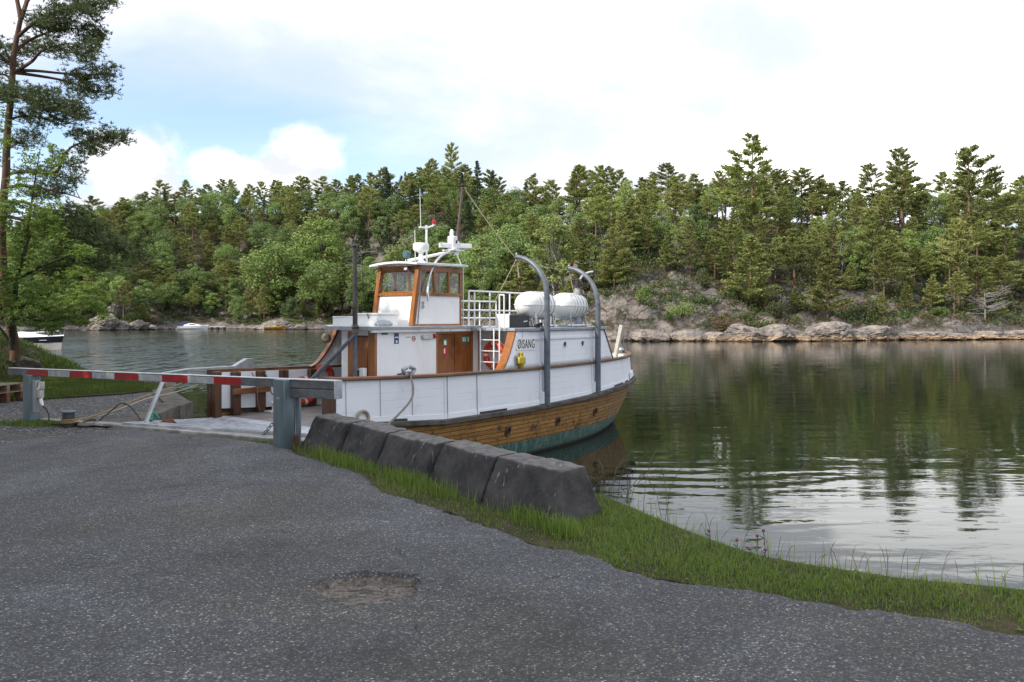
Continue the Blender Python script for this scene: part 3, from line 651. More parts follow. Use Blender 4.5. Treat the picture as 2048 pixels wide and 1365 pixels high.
# feet of the barrier posts and the pebbly edge on the left
x, y = scatter(16000, -9.9, -6.2, 12.6, 14.3); d1 = np.hypot((x+8.0)/1.1, (y-13.75)/.42)+.5*vnoise(x, y, 3, 2)
kk = rng.uniform(0, 1, len(x)) < np.clip(1.0-d1, 0, 1); x, y = x[kk], y[kk]
blades('post_foot_grass', M['lawn'], x, y, np.full(len(x), 1.69), rng.uniform(.03, .1, len(x)), .012)
x, y = scatter(150000, -19, -8.6, 17.2, 26); d = sdist(x, y, LAWN)+.25*vnoise(x, y, 1.2, 5)
kk = (d > 0) & (rng.uniform(0, 1, len(x)) < np.clip(.3+d*.9, 0, 1)); x, y = x[kk], y[kk]
blades('lawn_grass', M['lawn'], x, y, np.full(len(x), 1.70), rng.uniform(.04, .12, len(x)), .016)
x, y = scatter(60000, -22, -13, 21.2, 28); z = mound_z(x, y)
kk = (z > 1.66) & (rng.uniform(0, 1, len(x)) < np.clip(.55+.9*vnoise(x, y, 1.0, 3), 0, 1)); x, y, z = x[kk], y[kk], z[kk]
blades('mound_grass', M['fern'], x, y, z, rng.uniform(.06, .28, len(x)), .022, .8)
# long dry stalks on the bank behind the last block
x, y = scatter(1500, .35, 3.9, 5.2, 9.0); d = sdist(x, y, LAND)
kk = (np.abs(d+.02) < .12); x, y = x[kk], y[kk]
blades('long_bank_grass', M['grass'], x, y, np.full(len(x), 1.62), rng.uniform(.12, .32, len(x)), .007, .35)
mb = MB(); random.seed(4)
for i in range(64):
    b = Vector((random.uniform(.75, 1.5), 0, 1.6)); b.y = 8.3-(b.x-.75)*1.25+random.uniform(-.1, .12)
    if i > 26: b.x = 1.5+(i-27)/37*2.2+random.uniform(-.04, .04); b.y = float(np.interp(b.x, [1.5, 1.9, 2.7, 3.5, 4.5], [6.87, 6.07, 5.6, 5.28, 4.85]))+random.uniform(-.03, .08)
    hh = random.uniform(.3, .62) if i < 27 else random.uniform(.14, .3); ln = Vector((random.uniform(-.25, .3), random.uniform(-.15, .15), 0))*(1 if i < 27 else .3); tk = 1 if i < 27 else .55
    pts = [b, b+ln*.2+Vector((0, 0, hh*.5)), b+ln*.6+Vector((0, 0, hh*.85)), b+ln*1.1+Vector((0, 0, hh))]
    mb.tube(pts, [.0028*tk, .0024*tk, .004*tk, .0015*tk], 4)
tag(mb.build('dry_grass_stalks', M['dry_grass']), kind='stuff')
# clover and knapweed standing against the water
FL = [(1418,1062,.20),(1448,1092,.16),(1500,1098,.22),(1527,1062,.30),(1515,1072,.24),(1531,1100,.14),(1474,1080,.26),(1560,1118,.12)]
words_ = ['first','second','third','fourth','fifth','sixth','seventh','eighth']
order = sorted(range(len(FL)), key=lambda i: FL[i][0])
for r_, i in enumerate(order):
    x, y, hh = FL[i]; top = G(x, y, 1.72); top = P(x, y, top.y*0 + 6.1+.15*math.sin(i*2.1)); b = Vector((top.x+.03*math.sin(i), top.y, top.z-hh))
    root = empty('wildflower', b)
    mb = MB(); tp = top-b
    mb.tube([(0,0,-.03), tp*.5+Vector((.012, 0, 0)), tp], .0028, 5)
    for k in range(5):
        q = tp*(.2+.15*k); a = k*2.4; mb.tube([q, q+Vector((.03*math.cos(a), .03*math.sin(a), .022))], [.004, .002], 4)
    mb.build('stem', M['fern'], root)
    mb = MB(); mb.lathe([(.002, -.012), (.011, -.006), (.014, .003), (.009, .012), (.002, .016)], 8, Matrix.Translation(tp)); mb.build('flower_head', M['flower'], root)
    tag(root, f'small dull pink wildflower on the grassy bank, {words_[r_]} from the left', 'flower', 'wildflowers standing on the bank above the water')

# ------------------------------------------------------------------ concrete blocks
def block(i, n=5):
    L = (BB-BA).length; a = L*i/n+.02; b = L*(i+1)/n-.02; sh_ = [0, .02, -.015, .03, 0][i]
    prof = [(0, 0), (.045, .12), (.20, .46), (.50, .475), (.60, .12), (.64, 0)]
    H = [1.0, 1.0, .99, 1.0, 1.02][i]
    lean = [.05, .02, .02, .03, 0][i]
    bm = bmesh.new(); vs = []
    for s_ in (a, b):
        for q, z in prof:
            z *= H; ss = s_+(lean*z if s_ == a else 0) - (z*.17 if (i == n-1 and s_ == b) else 0) + (z*.12 if (i == 0 and s_ == a) else 0)
            vs.append(bm.verts.new(BD*ss+BN*(q+sh_+.03*(i % 2)*(1 if s_ == a else -1))+Vector((0, 0, z))))
    k = len(prof); bm.faces.new(vs[:k][::-1]); bm.faces.new(vs[k:])
    for j in range(k): bm.faces.new((vs[j], vs[(j+1) % k], vs[k+(j+1) % k], vs[k+j]))
    bmesh.ops.recalc_face_normals(bm, faces=bm.faces)
    ed = [e for e in bm.edges if len(e.link_faces) == 2 and e.calc_face_angle() > R(25) and max(v.co.z for v in e.verts) > .2]
    bmesh.ops.bevel(bm, geom=ed, offset=.028, segments=3, affect='EDGES', profile=.5)
    bmesh.ops.triangulate(bm, faces=[f for f in bm.faces if len(f.verts) > 4])
    for _ in range(4):
        bmesh.ops.subdivide_edges(bm, edges=[e for e in bm.edges if e.calc_length() > .045], cuts=1, use_grid_fill=True)
    bm.normal_update()
    for v in bm.verts:
        p = v.co; amp = .014*noise.noise(p*4+Vector((i*9, 0, 0)))+.010*noise.noise(p*15)+.004*noise.noise(p*40)
        chip = noise.noise(p*9+Vector((0, i*7, 3)))
        top = (p.z > .38)
        if top and chip > .22: amp -= .06*(chip-.22)*(1 if abs(p.z-.465) < .06 else .3)
        v.co = p+v.normal*amp
    me = bpy.data.meshes.new('concrete_block'); bm.to_mesh(me); bm.free()
    for p in me.polygons: p.use_smooth = True
    me.set_sharp_from_angle(angle=R(50))
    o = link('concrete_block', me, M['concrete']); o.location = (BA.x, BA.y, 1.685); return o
lab = ['dark weathered concrete block at the end of the row beside the blue barrier post', 'dark concrete block second in the row counted from the blue barrier post',
       'middle block of the row of five dark concrete blocks', 'dark concrete block just before the one at the grassy bank end of the row',
       'cracked dark concrete block at the grassy bank end of the row']
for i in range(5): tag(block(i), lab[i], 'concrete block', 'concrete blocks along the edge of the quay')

# ------------------------------------------------------------------ quay
root = empty('quay_wall', (-6.5, 14, 0)); random.seed(2)
def quay_run(a, b, n, zt=1.72, z0=-.6, th=.5):
    a = Vector((*a, 0)); b = Vector((*b, 0)); d = (b-a)/n; nn = Vector((d.y, -d.x, 0)).normalized()
    for r_ in range(5):
        h0 = z0+(zt-z0)*r_/5; h1 = z0+(zt-z0)*(r_+1)/5-.012
        off = (r_ % 2)*.4
        for i in range(n+1):
            f0 = max(0, i-off); f1 = min(n, i+1-off)
            if f1-f0 < .15: continue
            p0 = a+d*f0+d.normalized()*.008; p1 = a+d*f1-d.normalized()*.008; o = random.uniform(-.03, .04)
            mbq.hexa([p0-nn*th+Vector((0,0,h0)), p1-nn*th+Vector((0,0,h0)), p1+nn*o+Vector((0,0,h0)), p0+nn*o+Vector((0,0,h0)),
                      p0-nn*th+Vector((0,0,h1)), p1-nn*th+Vector((0,0,h1)), p1+nn*(o-.01)+Vector((0,0,h1)), p0+nn*(o-.01)+Vector((0,0,h1))])
mbq = MB(); quay_run((-2.95,11.78), (-6.4,13.45), 4); quay_run((-6.4,13.45), (-6.8,16.9), 4, 1.755); quay_run((-6.8,16.9), (-9.6,22.0), 7, 1.725)
mbq.build('stonework', M['quay'], root, bevel=.015)
mb = MB(); mb.bar((-2.75,11.44,1.727), (-6.45,13.24,1.727), .42, .06); mb.bar((-6.45,13.24,1.722), (-8.3,14.0,1.718), .2, .05); mb.build('coping', M['pale_concrete'], root, bevel=.012)
mb = MB(); mb.bar((-9.3,21.6,1.74), (-11.85,23.15,1.74), .45, .16); mb.build('lawn_kerb', M['pale_concrete'], root, bevel=.02)
for ch in root.children: ch.location = -root.location
tag(root, 'rough stone quay wall with pale concrete coping beside the ferry ramp', 'quay wall')

# ------------------------------------------------------------------ barrier
PR = Vector((-3.15, 11.1, 0)); PL = Vector((-8.40, 13.9, 0)); bd = (PR-PL).normalized(); bn = Vector((bd.y, -bd.x, 0))   # bn faces the camera
root = empty('road_barrier', (PR.x, PR.y, 1.70))
def rel(p): return Vector(p)-root.location
A0 = PL-bd*.58; A1 = PR+bd*.96
zl = lambda s: 2.555+.045*s     # height of the beam's axis, left to right
L = (A1-A0).length
def beam_pt(px):                # where the beam passes a photo column
    u = (px-1024)/F; t = (A0.x-u*A0.y)/(u*bd.y-bd.x); return A0+bd*t, t/L
segs = [(22,62,'beam'),(62,102,'red'),(102,145,'stripe_white'),(145,190,'red'),(190,235,'stripe_white'),(235,283,'red'),(283,330,'stripe_white'),(330,381,'red'),(381,433,'stripe_white'),(433,487.5,'red'),(487.5,587,'beam')]
mb = MB(); a, f0 = beam_pt(22); b, f1 = beam_pt(587)
mb.bar(rel((a.x, a.y, zl(f0))), rel((b.x, b.y, zl(f1))), .10, .112); mb.build('boom', M['beam'], root, bevel=.006)
mb = MB(); mb.bar(rel((a.x, a.y, zl(f0)+.0625)), rel((b.x, b.y, zl(f1)+.0625)), .108, .011); mb.build('boom_cap', M['beam_top'], root, bevel=.003)
for x0, x1, m in segs:
    if m == 'beam': continue
    a, f0 = beam_pt(x0+.4); b, f1 = beam_pt(x1-.4); o = bn*.0515
    mb = MB(); mb.bar(rel((a.x+o.x, a.y+o.y, zl(f0))), rel((b.x+o.x, b.y+o.y, zl(f1))), .004, .098)
    tag(mb.build('stripe', M[m], root), 'red reflective stripe' if m == 'red' else 'white reflective stripe')
a, f0 = beam_pt(588); b, f1 = beam_pt(676)
mb = MB()
for dz, hh in ((.010, .098), (-.112, .118)): mb.bar(rel((a.x, a.y, zl(f0)+dz-.01)), rel((b.x, b.y, zl(f1)+dz-.01)), .15, hh)
mb.bar(rel((a.x, a.y, zl(f0)-.06)), rel((b.x, b.y, zl(f1)-.06)), .11, .2)
cw = mb.build('counterweight', M['beam'], root, bevel=.006)
mb = MB(); mb.bar(rel((a.x, a.y, zl(f0)+.063)), rel((b.x, b.y, zl(f1)+.063)), .155, .012); mb.build('weight_cap', M['beam_top'], cw)
mb = MB(); e = b+bd*.006; mb.bar(rel((e.x-bd.x*.012, e.y-bd.y*.012, zl(1)-.055)), rel((e.x+bd.x*.006, e.y+bd.y*.006, zl(1)-.055)), .16, .25); mb.build('end_plate', M['galv'], cw, bevel=.01)
def post(px0, px1, Y, z0, z1, name):
    c = P((px0+px1)/2, 700, Y); hw = (px1-px0)/2/F*Y; c = Vector((c.x, c.y, 0))
    mb = MB(); q = [c-bd*hw*.97-bn*.10, c+bd*hw*.97-bn*.10, c+bd*hw*.97+bn*.10, c-bd*hw*.97+bn*.10]
    mb.hexa([rel((p.x, p.y, z0)) for p in q]+[rel((p.x, p.y, z1)) for p in q]); return mb.build(name, M['post_paint'], root, bevel=.012)
pp = post(552, 583, 11.0, 1.60, 2.66, 'post')
c = P(568, 700, 11.0)+bn*.1025
mb = MB(); mb.lathe([(.034, 0), (.034, .003)], 24, Matrix.Translation(rel((c.x-.01, c.y, 2.405))) @ Matrix(((bd.x, 0, bn.x, 0), (bd.y, 0, bn.y, 0), (0, .32, 0, 0), (0, 0, 0, 1)))); mb.build('badge', M['stripe_white'], pp)
mb = MB()
for px, w_ in ((587.5, .03), (597, .055)):
    p0 = P(px, 700, 11.15); mb.bar(rel((p0.x, p0.y, 1.62)), rel((p0.x, p0.y, 2.46)), w_, .09, up=(0, 1, 0))
mb.build('rear_bracket', M['post_paint'], root, bevel=.006)
p0 = P(592, 700, 11.0); mb = MB(); mb.lathe([(.03, 0), (.03, .14)], 10, Matrix.Translation(rel((p0.x, p0.y, 1.75)))); mb.build('latch', M['rust'], root)
pp = post(52, 75, 13.85, 1.60, 2.52, 'post')
tag(root, 'red and white striped road barrier boom closed between two blue grey posts', 'road barrier')

# power box strapped to the far post
c = P(80, 780, 13.7); root = empty('socket_box', (c.x, c.y, 2.1))
mb = MB(); mb.box(-.10, -.03, -.05, .05, -.22, .33); mb.build('back_plate', M['alu'], root, bevel=.01)
mb = MB(); mb.box(-.02, .05, -.06, .05, .02, .16); mb.box(-.03, .06, -.03, .05, .17, .31); mb.build('housing', M['boat_grey'], root, bevel=.015)
mb = MB(); mb.bar((0, -.062, .17), (.05, -.062, .30), .07, .004); mb.build('sticker', M['sign_white'], root)
mb = MB(); mb.tube([(.02, -.02, .02), (.05, -.04, -.05), (.075, -.05, -.10)], [.028, .03, .02], 10); mb.build('plug', M['sign_white'], root)
tag(root, 'grey electrical socket box with white plug fixed to the far barrier post', 'socket box')
c2 = Vector((c.x+.075, c.y-.05, 2.0)); mb = MB()
pts = [c2, c2+Vector((.06, 0, -.06)), c2+Vector((.11, 0, -.18)), c2+Vector((.09, -.02, -.27)), c2+Vector((-.02, -.05, -.295))]
def smooth_path(pts, n=8):
    pts = [Vector(p) for p in pts]; out = []
    for i in range(len(pts)-1):
        p0, p1, p2, p3 = pts[max(i-1, 0)], pts[i], pts[i+1], pts[min(i+2, len(pts)-1)]
        for k in range(n):
            t = k/n; out.append(.5*((2*p1)+(-p0+p2)*t+(2*p0-5*p1+4*p2-p3)*t*t+(-p0+3*p1-3*p2+p3)*t**3))
    return out+[pts[-1]]
mb.tube(smooth_path(pts), .009, 6); tag(mb.build('cable', M['rubber']), 'black cable hanging in a loop from the white plug on the far post', 'cable')

# bollard, ropes, hose, pallet, chair
c = G(137, 851, 1.70); root = empty('bollard', c)
mb = MB(); mb.lathe([(.095, -.05), (.095, .20), (.09, .215)], 20); mb.build('post', M['dark_mast'], root)
mb = MB(); mb.lathe([(.118, .215), (.122, .22), (.122, .235), (.112, .245)], 20); mb.build('cap', M['davit'], root)
tag(root, 'short grey steel mooring bollard on the gravel left of the ramp', 'bollard')
BOL = c
def rope(name, pts, r, mat, label, cat='rope', group=None):
    mb = MB(); mb.tube(smooth_path(pts), r, 7); return tag(mb.build(name, M[mat]), label, cat, group)
c = BOL; mb = MB(); 
for k in range(3): mb.torus(Matrix.Translation((c.x, c.y, 1.75+.025*k)), .108, .012, 20, 6)
mb.tube(smooth_path([(c.x+.1, c.y-.05, 1.79), P(190, 832, 14.0), P(240, 812, 14.6), P(300, 789, 15.6), P(345, 774, 16.8), P(384, 757, 18.0)]), .013, 7)
tag(mb.build('mooring_rope', M['rope_yellow']), 'tan mooring rope turned round the bollard, upper of two running to the ferry', 'rope')
rope('mooring_rope', [(c.x+.12, c.y-.02, 1.76), P(178, 840, 13.9), P(240, 818, 14.5), P(300, 796, 15.4), P(350, 785, 16.4), P(395, 770, 17.9)], .012, 'rope_pale', 'pale tan mooring rope from the bollard, lower of two running to the ferry')
rope('hose', [G(95, 848, 1.71), G(130, 850, 1.71), G(160, 848, 1.71), P(190, 845, 13.7), P(215, 828, 14.0), P(242, 808, 14.3), P(262, 815, 14.2), P(285, 845, 13.55)], .013, 'rubber', 'black hose looping off the gravel towards the ramp strut', 'hose')
mb = MB(); q = G(176, 848, 1.72)
for k in range(4): mb.torus(Matrix.Translation((q.x+.01*k, q.y, 1.71+.016*k)) @ Matrix.Rotation(.1*k, 4, 'X'), .15-.012*k, .013, 26, 6)
tag(mb.build('rope_coil', M['rope_grey']), 'grey brown rope lying coiled on the ground right of the bollard', 'rope')

root = empty('pallet', (-11.55, 17.4, 1.70), R(-6)); mb = MB()
for k in range(6): mb.box(-1.0, .62, -.5+.17*k, -.36+.17*k, .34, .362)
mb.build('top_boards', M['pallet'], root, bevel=.004)
mb = MB()
for k in range(3): mb.box(-1.0, .62, -.5+.42*k, -.41+.42*k, .20, .338)
mb.box(-1.0, .62, -.5, .46, .175, .198); mb.build('bearers', M['pallet'], root, bevel=.004)
for sx, k in [(a, b) for a in (-1.0, -.2, .46) for b in range(3)]:
    mb = MB(); mb.box(sx, sx+.16, -.5+.42*k, -.40+.42*k, -.02, .174)
    mb.build('foot_block', M['rust'] if sx > .4 else M['pallet'], root, bevel=.004)
tag(root, 'weathered wooden pallet standing on grass left of the far barrier post', 'pallet')
root = empty('garden_chair', (-11.86, 17.75, 2.06), R(150)); mb = MB()
rows = []
for i in range(9):
    z = .30+.45*i/8; wd = .20*(1-.35*max(0, i/8-.6)/.4)
    rows.append([Vector((wd*math.sin(k/6*2-1)*1.15, .20+.10*i/8-.06*(1-((k-3)/3)**2), z)) for k in range(7)])
mb.loft(rows); o = mb.build('backrest', M['chair'], root); sol = o.modifiers.new('t', 'SOLIDIFY'); sol.thickness = .014
mb = MB(); mb.hexa([(-.22,-.22,.29),(.22,-.22,.29),(.2,.2,.27),(-.2,.2,.27),(-.22,-.22,.315),(.22,-.22,.315),(.2,.2,.30),(-.2,.2,.30)]); mb.build('seat', M['chair'], root, bevel=.01)
for sx in (-1, 1):
    for sy, zt in ((-1, .29), (1, .28)):
        mb = MB(); mb.bar((sx*.19, sy*.18, zt), (sx*.24, sy*.25, -.0), .035, .03); mb.build('leg', M['chair'], root, bevel=.006)
tag(root, 'grey plastic chair standing on the pallet at the left', 'chair')

# ------------------------------------------------------------------ the ferry; local frame: x runs aft from the bow, y to the far side (t = -y is towards the quay), z up from the water
BH = math.atan2(.788, .616)
FERRY = empty('ferry', (-5.24, 16.8, 0), BH)
tag(FERRY, 'white wooden ferry with varnished wheelhouse moored at the quay, bow ramp down', 'ferry')
FM = Matrix.Translation(FERRY.location) @ Matrix.Rotation(BH, 4, 'Z')
def B(s, t, z): return Vector((s, -t, z))
def BW(s, t, z): return FM @ B(s, t, z)
def cr(pts, n):
    out = []; pts = [Vector((*p, 0)) if len(p) == 2 else Vector(p) for p in pts]
    for i in range(len(pts)-1):
        p0 = pts[i-1] if i else pts[0]*2-pts[1]; p3 = pts[i+2] if i+2 < len(pts) else pts[-1]*2-pts[-2]; p1, p2 = pts[i], pts[i+1]
        for k in range(n):
            t = k/n; out.append(.5*((2*p1)+(-p0+p2)*t+(2*p0-5*p1+4*p2-p3)*t*t+(-p0+3*p1-3*p2+p3)*t**3))
    return out+[pts[-1]]
NS = 8
RUBP = cr([(0,2.10),(1.5,2.27),(3,2.37),(5,2.43),(7,2.42),(9,2.30),(10.5,2.10),(11.8,1.78),(12.8,1.33),(13.45,.85),(13.85,.40),(13.98,0)], NS)
WLP = cr([(.5,1.75),(2,2.02),(3.3,2.14),(5.2,2.20),(7,2.17),(9,2.0),(10.5,1.62),(11.8,1.07),(12.6,.66),(13.1,.36),(13.38,.14),(13.45,0)], NS)
GUNP = cr([(0,2.08),(1.5,2.25),(3,2.35),(5,2.41),(7,2.40),(9,2.27),(10.5,2.06),(11.8,1.73),(12.75,1.29),(13.37,.82),(13.75,.38),(13.87,0)], NS)
def lin(xs, ys): return lambda s: float(np.interp(s, xs, ys))
zrub = lin([0,3,6,9,12,14],[1.40,1.20,1.21,1.28,1.43,1.52])
zgun = lin([0,1.5,3,6,9,12,14],[2.27,2.23,2.20,2.185,2.20,2.24,2.30])
_gs = [p.x for p in GUNP]; _gb = [p.y for p in GUNP]
def gb(s): return float(np.interp(s, _gs, _gb))
NK = len(RUBP)
for pl in (RUBP, WLP, GUNP):
    for p in pl:
        if p.x > 9: p.x = 9+(p.x-9)*1.12
_gs = [p.x for p in GUNP]
def both(fn):                       # stations k on the near side, round the stern, back along the far side
    return [fn(k, 1) for k in range(NK)]+[fn(k, -1) for k in range(NK-2, -1, -1)]
def hull_col(k, sg):
    r, w_ = RUBP[k], WLP[k]; col = []
    for f in (-.45, -.2, 0, .1, .22, .36, .5, .64, .78, .9, 1.0):
        if f < 0: p = w_*(1+.25*f)
        else: p = w_.lerp(r, f**.72)
        z = f*1.2 if f < 0 else f*zrub(r.x)
        col.append(B(p.x, sg*p.y, z))
    return col
cols = both(hull_col); arc = [0.0]
for a, b in zip(cols, cols[1:]): arc.append(arc[-1]+(b[-1]-a[-1]).length)
uvs = [[(arc[i], p.z) for p in c_] for i, c_ in enumerate(cols)]
mb = MB(); mb.loft(cols, uvs)
n = len(cols[0]); cap = [Vector((p.x, p.y, min(p.z, 1.23))) for p in cols[0]+cols[-1]]; o = mb.add(cap, [(j, j+1, n+j+1, n+j) for j in range(n-1)])
for j, p in enumerate(cols[0]+cols[-1]): mb.uv[o+j] = (p.y, p.z)
mb.build('hull', M['hull'], FERRY, smooth=50)
def strake(name, plan, zf, w_, h, mat, out=0., zo=0., k0=0, k1=None, sides='both'):
    def sec(k, sg):
        p = plan[k]; a = plan[max(k-1, 0)]; b = plan[min(k+1, NK-1)]
        d = (b-a).normalized(); nn = Vector((-d.y, d.x, 0)) if d.y <= 0 or True else None
        if k == NK-1: nn = Vector((1, 0, 0))
        if nn.y < 0: nn = -nn
        z = zf(p.x)+zo; res = []
        for q, zz in ((out-w_/2, z), (out+w_/2-.015, z), (out+w_/2, z+.015), (out+w_/2, z+h-.015), (out+w_/2-.015, z+h), (out-w_/2, z+h)):
            pp = p+nn*q; res.append(B(pp.x, sg*pp.y, zz))
        return res
    rows = both(sec) if sides == 'both' else [sec(k, 1 if sides == 'near' else -1) for k in range(k0, k1 or NK)]
    mb = MB(); mb.loft(rows, ring=True, caps=True); return mb.build(name, M[mat], FERRY, smooth=40)
strake('rub_rail', RUBP, zrub, .15, .11, 'grey_wood', .06, -.055)
# bulwark: a thin wall between rub rail and gunwale
def bul(k, sg):
    r, g = RUBP[k], GUNP[k]; zr, zg = zrub(r.x)+.05, zgun(g.x); res = []
    for f in (0, .12, .121, .5, 1):
        p = r.lerp(g, f); out = .0 if f <= .12 else -.012
        res.append(B(p.x, sg*(p.y+out if p.y > .1 else p.y), zr+(zg-zr)*f))
    gi = g*.972; gi.x = g.x-.0 if k < NK-8 else g.x-.06*(k-NK+8)/8
    for f in (1, 0):
        p = gi; res.append(B(p.x, sg*max(p.y-.03, 0), zr+(zg-zr)*f))
    return res
rows = both(bul); arc2 = [0.0]
for a, b in zip(rows, rows[1:]): arc2.append(arc2[-1]+(b[4]-a[4]).length)
mb = MB(); mb.loft(rows, [[(arc2[i]*.25, (p.z-1.2)/1.0) for p in r] for i, r in enumerate(rows)], ring=True, caps=True)
mb.build('bulwark', M['white'], FERRY, smooth=30)
kf = min(range(NK), key=lambda k: abs(GUNP[k].x-3.9))
strake('gunwale', GUNP, zgun, .15, .065, 'old_rail', -.01, 0)
strake('gunwale_varnish', GUNP, lambda s: zgun(s)+.004, .156, .068, 'varnish_x', -.01, 0, 0, kf, 'near')
strake('gunwale_varnish', GUNP, lambda s: zgun(s)+.004, .156, .068, 'varnish_x', -.01, 0, 0, kf+4, 'far')
# seams and battens of the hinged bulwark panels, scuppers under them
def hullpt(s, f, out=0., sg=1):
    k = min(range(NK), key=lambda k: abs(GUNP[k].x-s)); r, g = RUBP[k], GUNP[k]
    zr, zg = zrub(s)+.05, zgun(s); rb = float(np.interp(s, [p.x for p in RUBP], [p.y for p in RUBP])); t = rb+(gb(s)-rb)*f+out
    return B(s, sg*t, zr+(zg-zr)*f)
for s_ in (.42, 1.25, 2.1, 3.05, 3.14, 4.12):
    mb = MB(); thin = s_ in (3.05, 3.14, 4.12)
    mb.bar(hullpt(s_, .13 if not thin else 0, .0), hullpt(s_, .99, .0), .014 if thin else .006, .012, up=(0, -1, 0))
    mb.build('panel_seam', M['roof_grey'] if s_ != 3.05 else M['white'], FERRY)
for a, b in ((1.55, 1.95), (4.2, 5.2), (10.9, 11.7), (11.95, 12.3)):
    mb = MB(); rows = [[hullpt(a+(b-a)*i/6, .005, .006), hullpt(a+(b-a)*i/6, .06, .004), hullpt(a+(b-a)*i/6, .06, -.03), hullpt(a+(b-a)*i/6, .005, -.03)] for i in range(7)]
    mb.loft(rows, ring=True, caps=True); mb.build('scupper', M['black'], FERRY)
for s_, rs in ((2.3, 1), (5.35, 0), (7.6, 0), (9.7, 0)):     # hawse-like drain fittings on the planking
    k = min(range(NK), key=lambda k: abs(RUBP[k].x-s_)); p = WLP[k].lerp(RUBP[k], .60**.72); z = .60*zrub(s_)
    mb = MB(); c0 = B(p.x, p.y+.012, z); Mx = Matrix.Translation(c0) @ Matrix.Rotation(R(90), 4, 'X') @ Matrix.Rotation(R(18), 4, 'X') @ Matrix.Scale(1.35, 4, (0, 1, 0))
    mb.torus(Mx, .085, .026, 18, 6); o = mb.build('drain_fitting', M['dark_wood'], FERRY)
    mb = MB(); mb.lathe([(.08, -.004), (.08, .004)], 16, Mx); mb.build('opening', M['ink'], o)
# deck
mb = MB(); ins = [B(p.x-(.05 if k > NK-6 else -.02), p.y-.06, 1.25) for k, p in enumerate(GUNP) if p.y > .1]
poly = ins+[Vector((p.x, -p.y, p.z)) for p in ins[::-1]]
mb.prism(poly, (0, 0, -.06)); mb.build('deck', M['deck'], FERRY, smooth=0)
mb = MB(); mb.box(-.05, .30, -1.95, 1.95, 1.236, 1.272); mb.build('hinge_plate', M['ramp'], FERRY)
# bow ramp
inv = FM.inverted(); H1, H2 = B(-.04, 1.9, 1.262), B(-.04, -1.9, 1.262)
E1, E2 = inv @ Vector((-2.88, 11.62, 1.80)), inv @ Vector((-6.38, 13.02, 1.80))
mb = MB(); nseg = 14; dn = Vector((0, 0, -.07))
rows = []
for i in range(nseg+1):
    f = i/nseg; a, b = H1.lerp(E1, f), H2.lerp(E2, f); rows.append([a, b, b+dn, a+dn])
mb.loft(rows, ring=True, caps=True); rp = mb.build('ramp', M['ramp'], FERRY, smooth=0, bevel=.006)
mb = MB()
for i in range(12):
    f = .06+.9*i/11; a, b = H1.lerp(E1, f), H2.lerp(E2, f); up = Vector((0, 0, .006)); mb.bar(a.lerp(b, .03)+up, a.lerp(b, .97)+up, .028, .012)
mb.build('tread_bar', M['ramp'], rp)
tag(rp, 'pale metal ramp plate')
mb = MB(); q = inv @ P(291, 846, 13.35); q2 = inv @ P(325, 764, 13.75); mb.bar(q, q2, .075, .05, up=(1, 0, 0)); mb.build('lifting_strut', M['alu'], rp, bevel=.008)
arm = [inv @ P(*p) for p in ((318,746,13.7), (372,741,14.6), (452,737,16.2), (500,738,17.2), (500,717,17.25), (487,717,17.0), (462,732,16.4), (372,737,14.6))]
mb = MB(); mb.prism(arm, B(.03, .10, 0)); mb.build('lifting_arm', M['alu'], rp, bevel=.008)
mb = MB(); q = inv @ P(302, 842, 13.6); mb.tube(smooth_path([q, q+Vector((.08, .1, .12)), q+Vector((.16, .05, .02))]), .03, 6); mb.build('strap', M['sign_green'], rp)
mb = MB(); q = inv @ P(333, 846, 13.6); mb.hexa([q+Vector(v) for v in ((-.16,-.05,-.03),(.16,-.07,-.03),(.18,.07,-.03),(-.12,.08,-.03),(-.08,-.02,.06),(.08,-.03,.08),(.09,.03,.07),(-.05,.04,.05))]); mb.build('rusty_bracket', M['rust'], rp)
q0, q1 = inv @ P(528, 872, 11.75), inv @ P(546, 849, 12.6); chn = None
for i in range(7):
    mb = MB(); mb.torus(Matrix.Translation(q0.lerp(q1, i/6)+Vector((0, 0, .02))) @ Matrix.Rotation(i*1.57, 4, 'X') @ Matrix.Scale(1.5, 4, (1, 0, 0)), .02, .006, 12, 6); mb.build('chain_link', M['dark_mast'], rp)
# posts and stanchions
def timber(name, s, t, z0, z1, w_, d, mat='dark_wood', lean=0):
    mb = MB(); a = B(s, t, z0); b = B(s+lean, t, z1); mb.bar(a, b, w_, d, up=(1, 0, 0)); return mb.build(name, M[mat], FERRY, bevel=.012)
timber('bow_post', .07, 2.05, 1.26, 2.34, .20, .20)
timber('bow_post', .07, -2.05, 1.26, 2.34, .20, .18); timber('bow_post', .02, -1.80, 1.26, 2.30, .16, .16)
for s_ in (.62, 1.35, 2.05, 2.95): timber('stanchion', s_, -(gb(s_)-.17), 1.255, zgun(s_), .14, .20)
for s_ in (1.0, 2.2): timber('stanchion', s_, gb(s_)-.17, 1.255, zgun(s_), .14, .18)
mb = MB(); mb.bar(B(.50, -1.88, 1.80), B(1.55, -2.0, 1.80), .10, .14); mb.build('rubbing_bar', M['varnish_x'], FERRY, bevel=.012)
mb = MB()
mb.tube(smooth_path([B(1.05,-1.98,2.22), B(1.1,-1.86,1.9), B(1.12,-1.85,1.55), B(1.2,-1.88,1.3)]), .013, 6); mb.build('deck_rope', M['rope_grey'], FERRY)
mb = MB(); mb.tube(smooth_path([B(1.4,-1.98,2.2), B(1.48,-1.88,1.9), B(1.5,-1.84,1.7), B(1.75,-1.86,1.55), B(2.0,-1.9,1.38)]), .016, 6); mb.build('deck_rope', M['rope_grey'], FERRY)
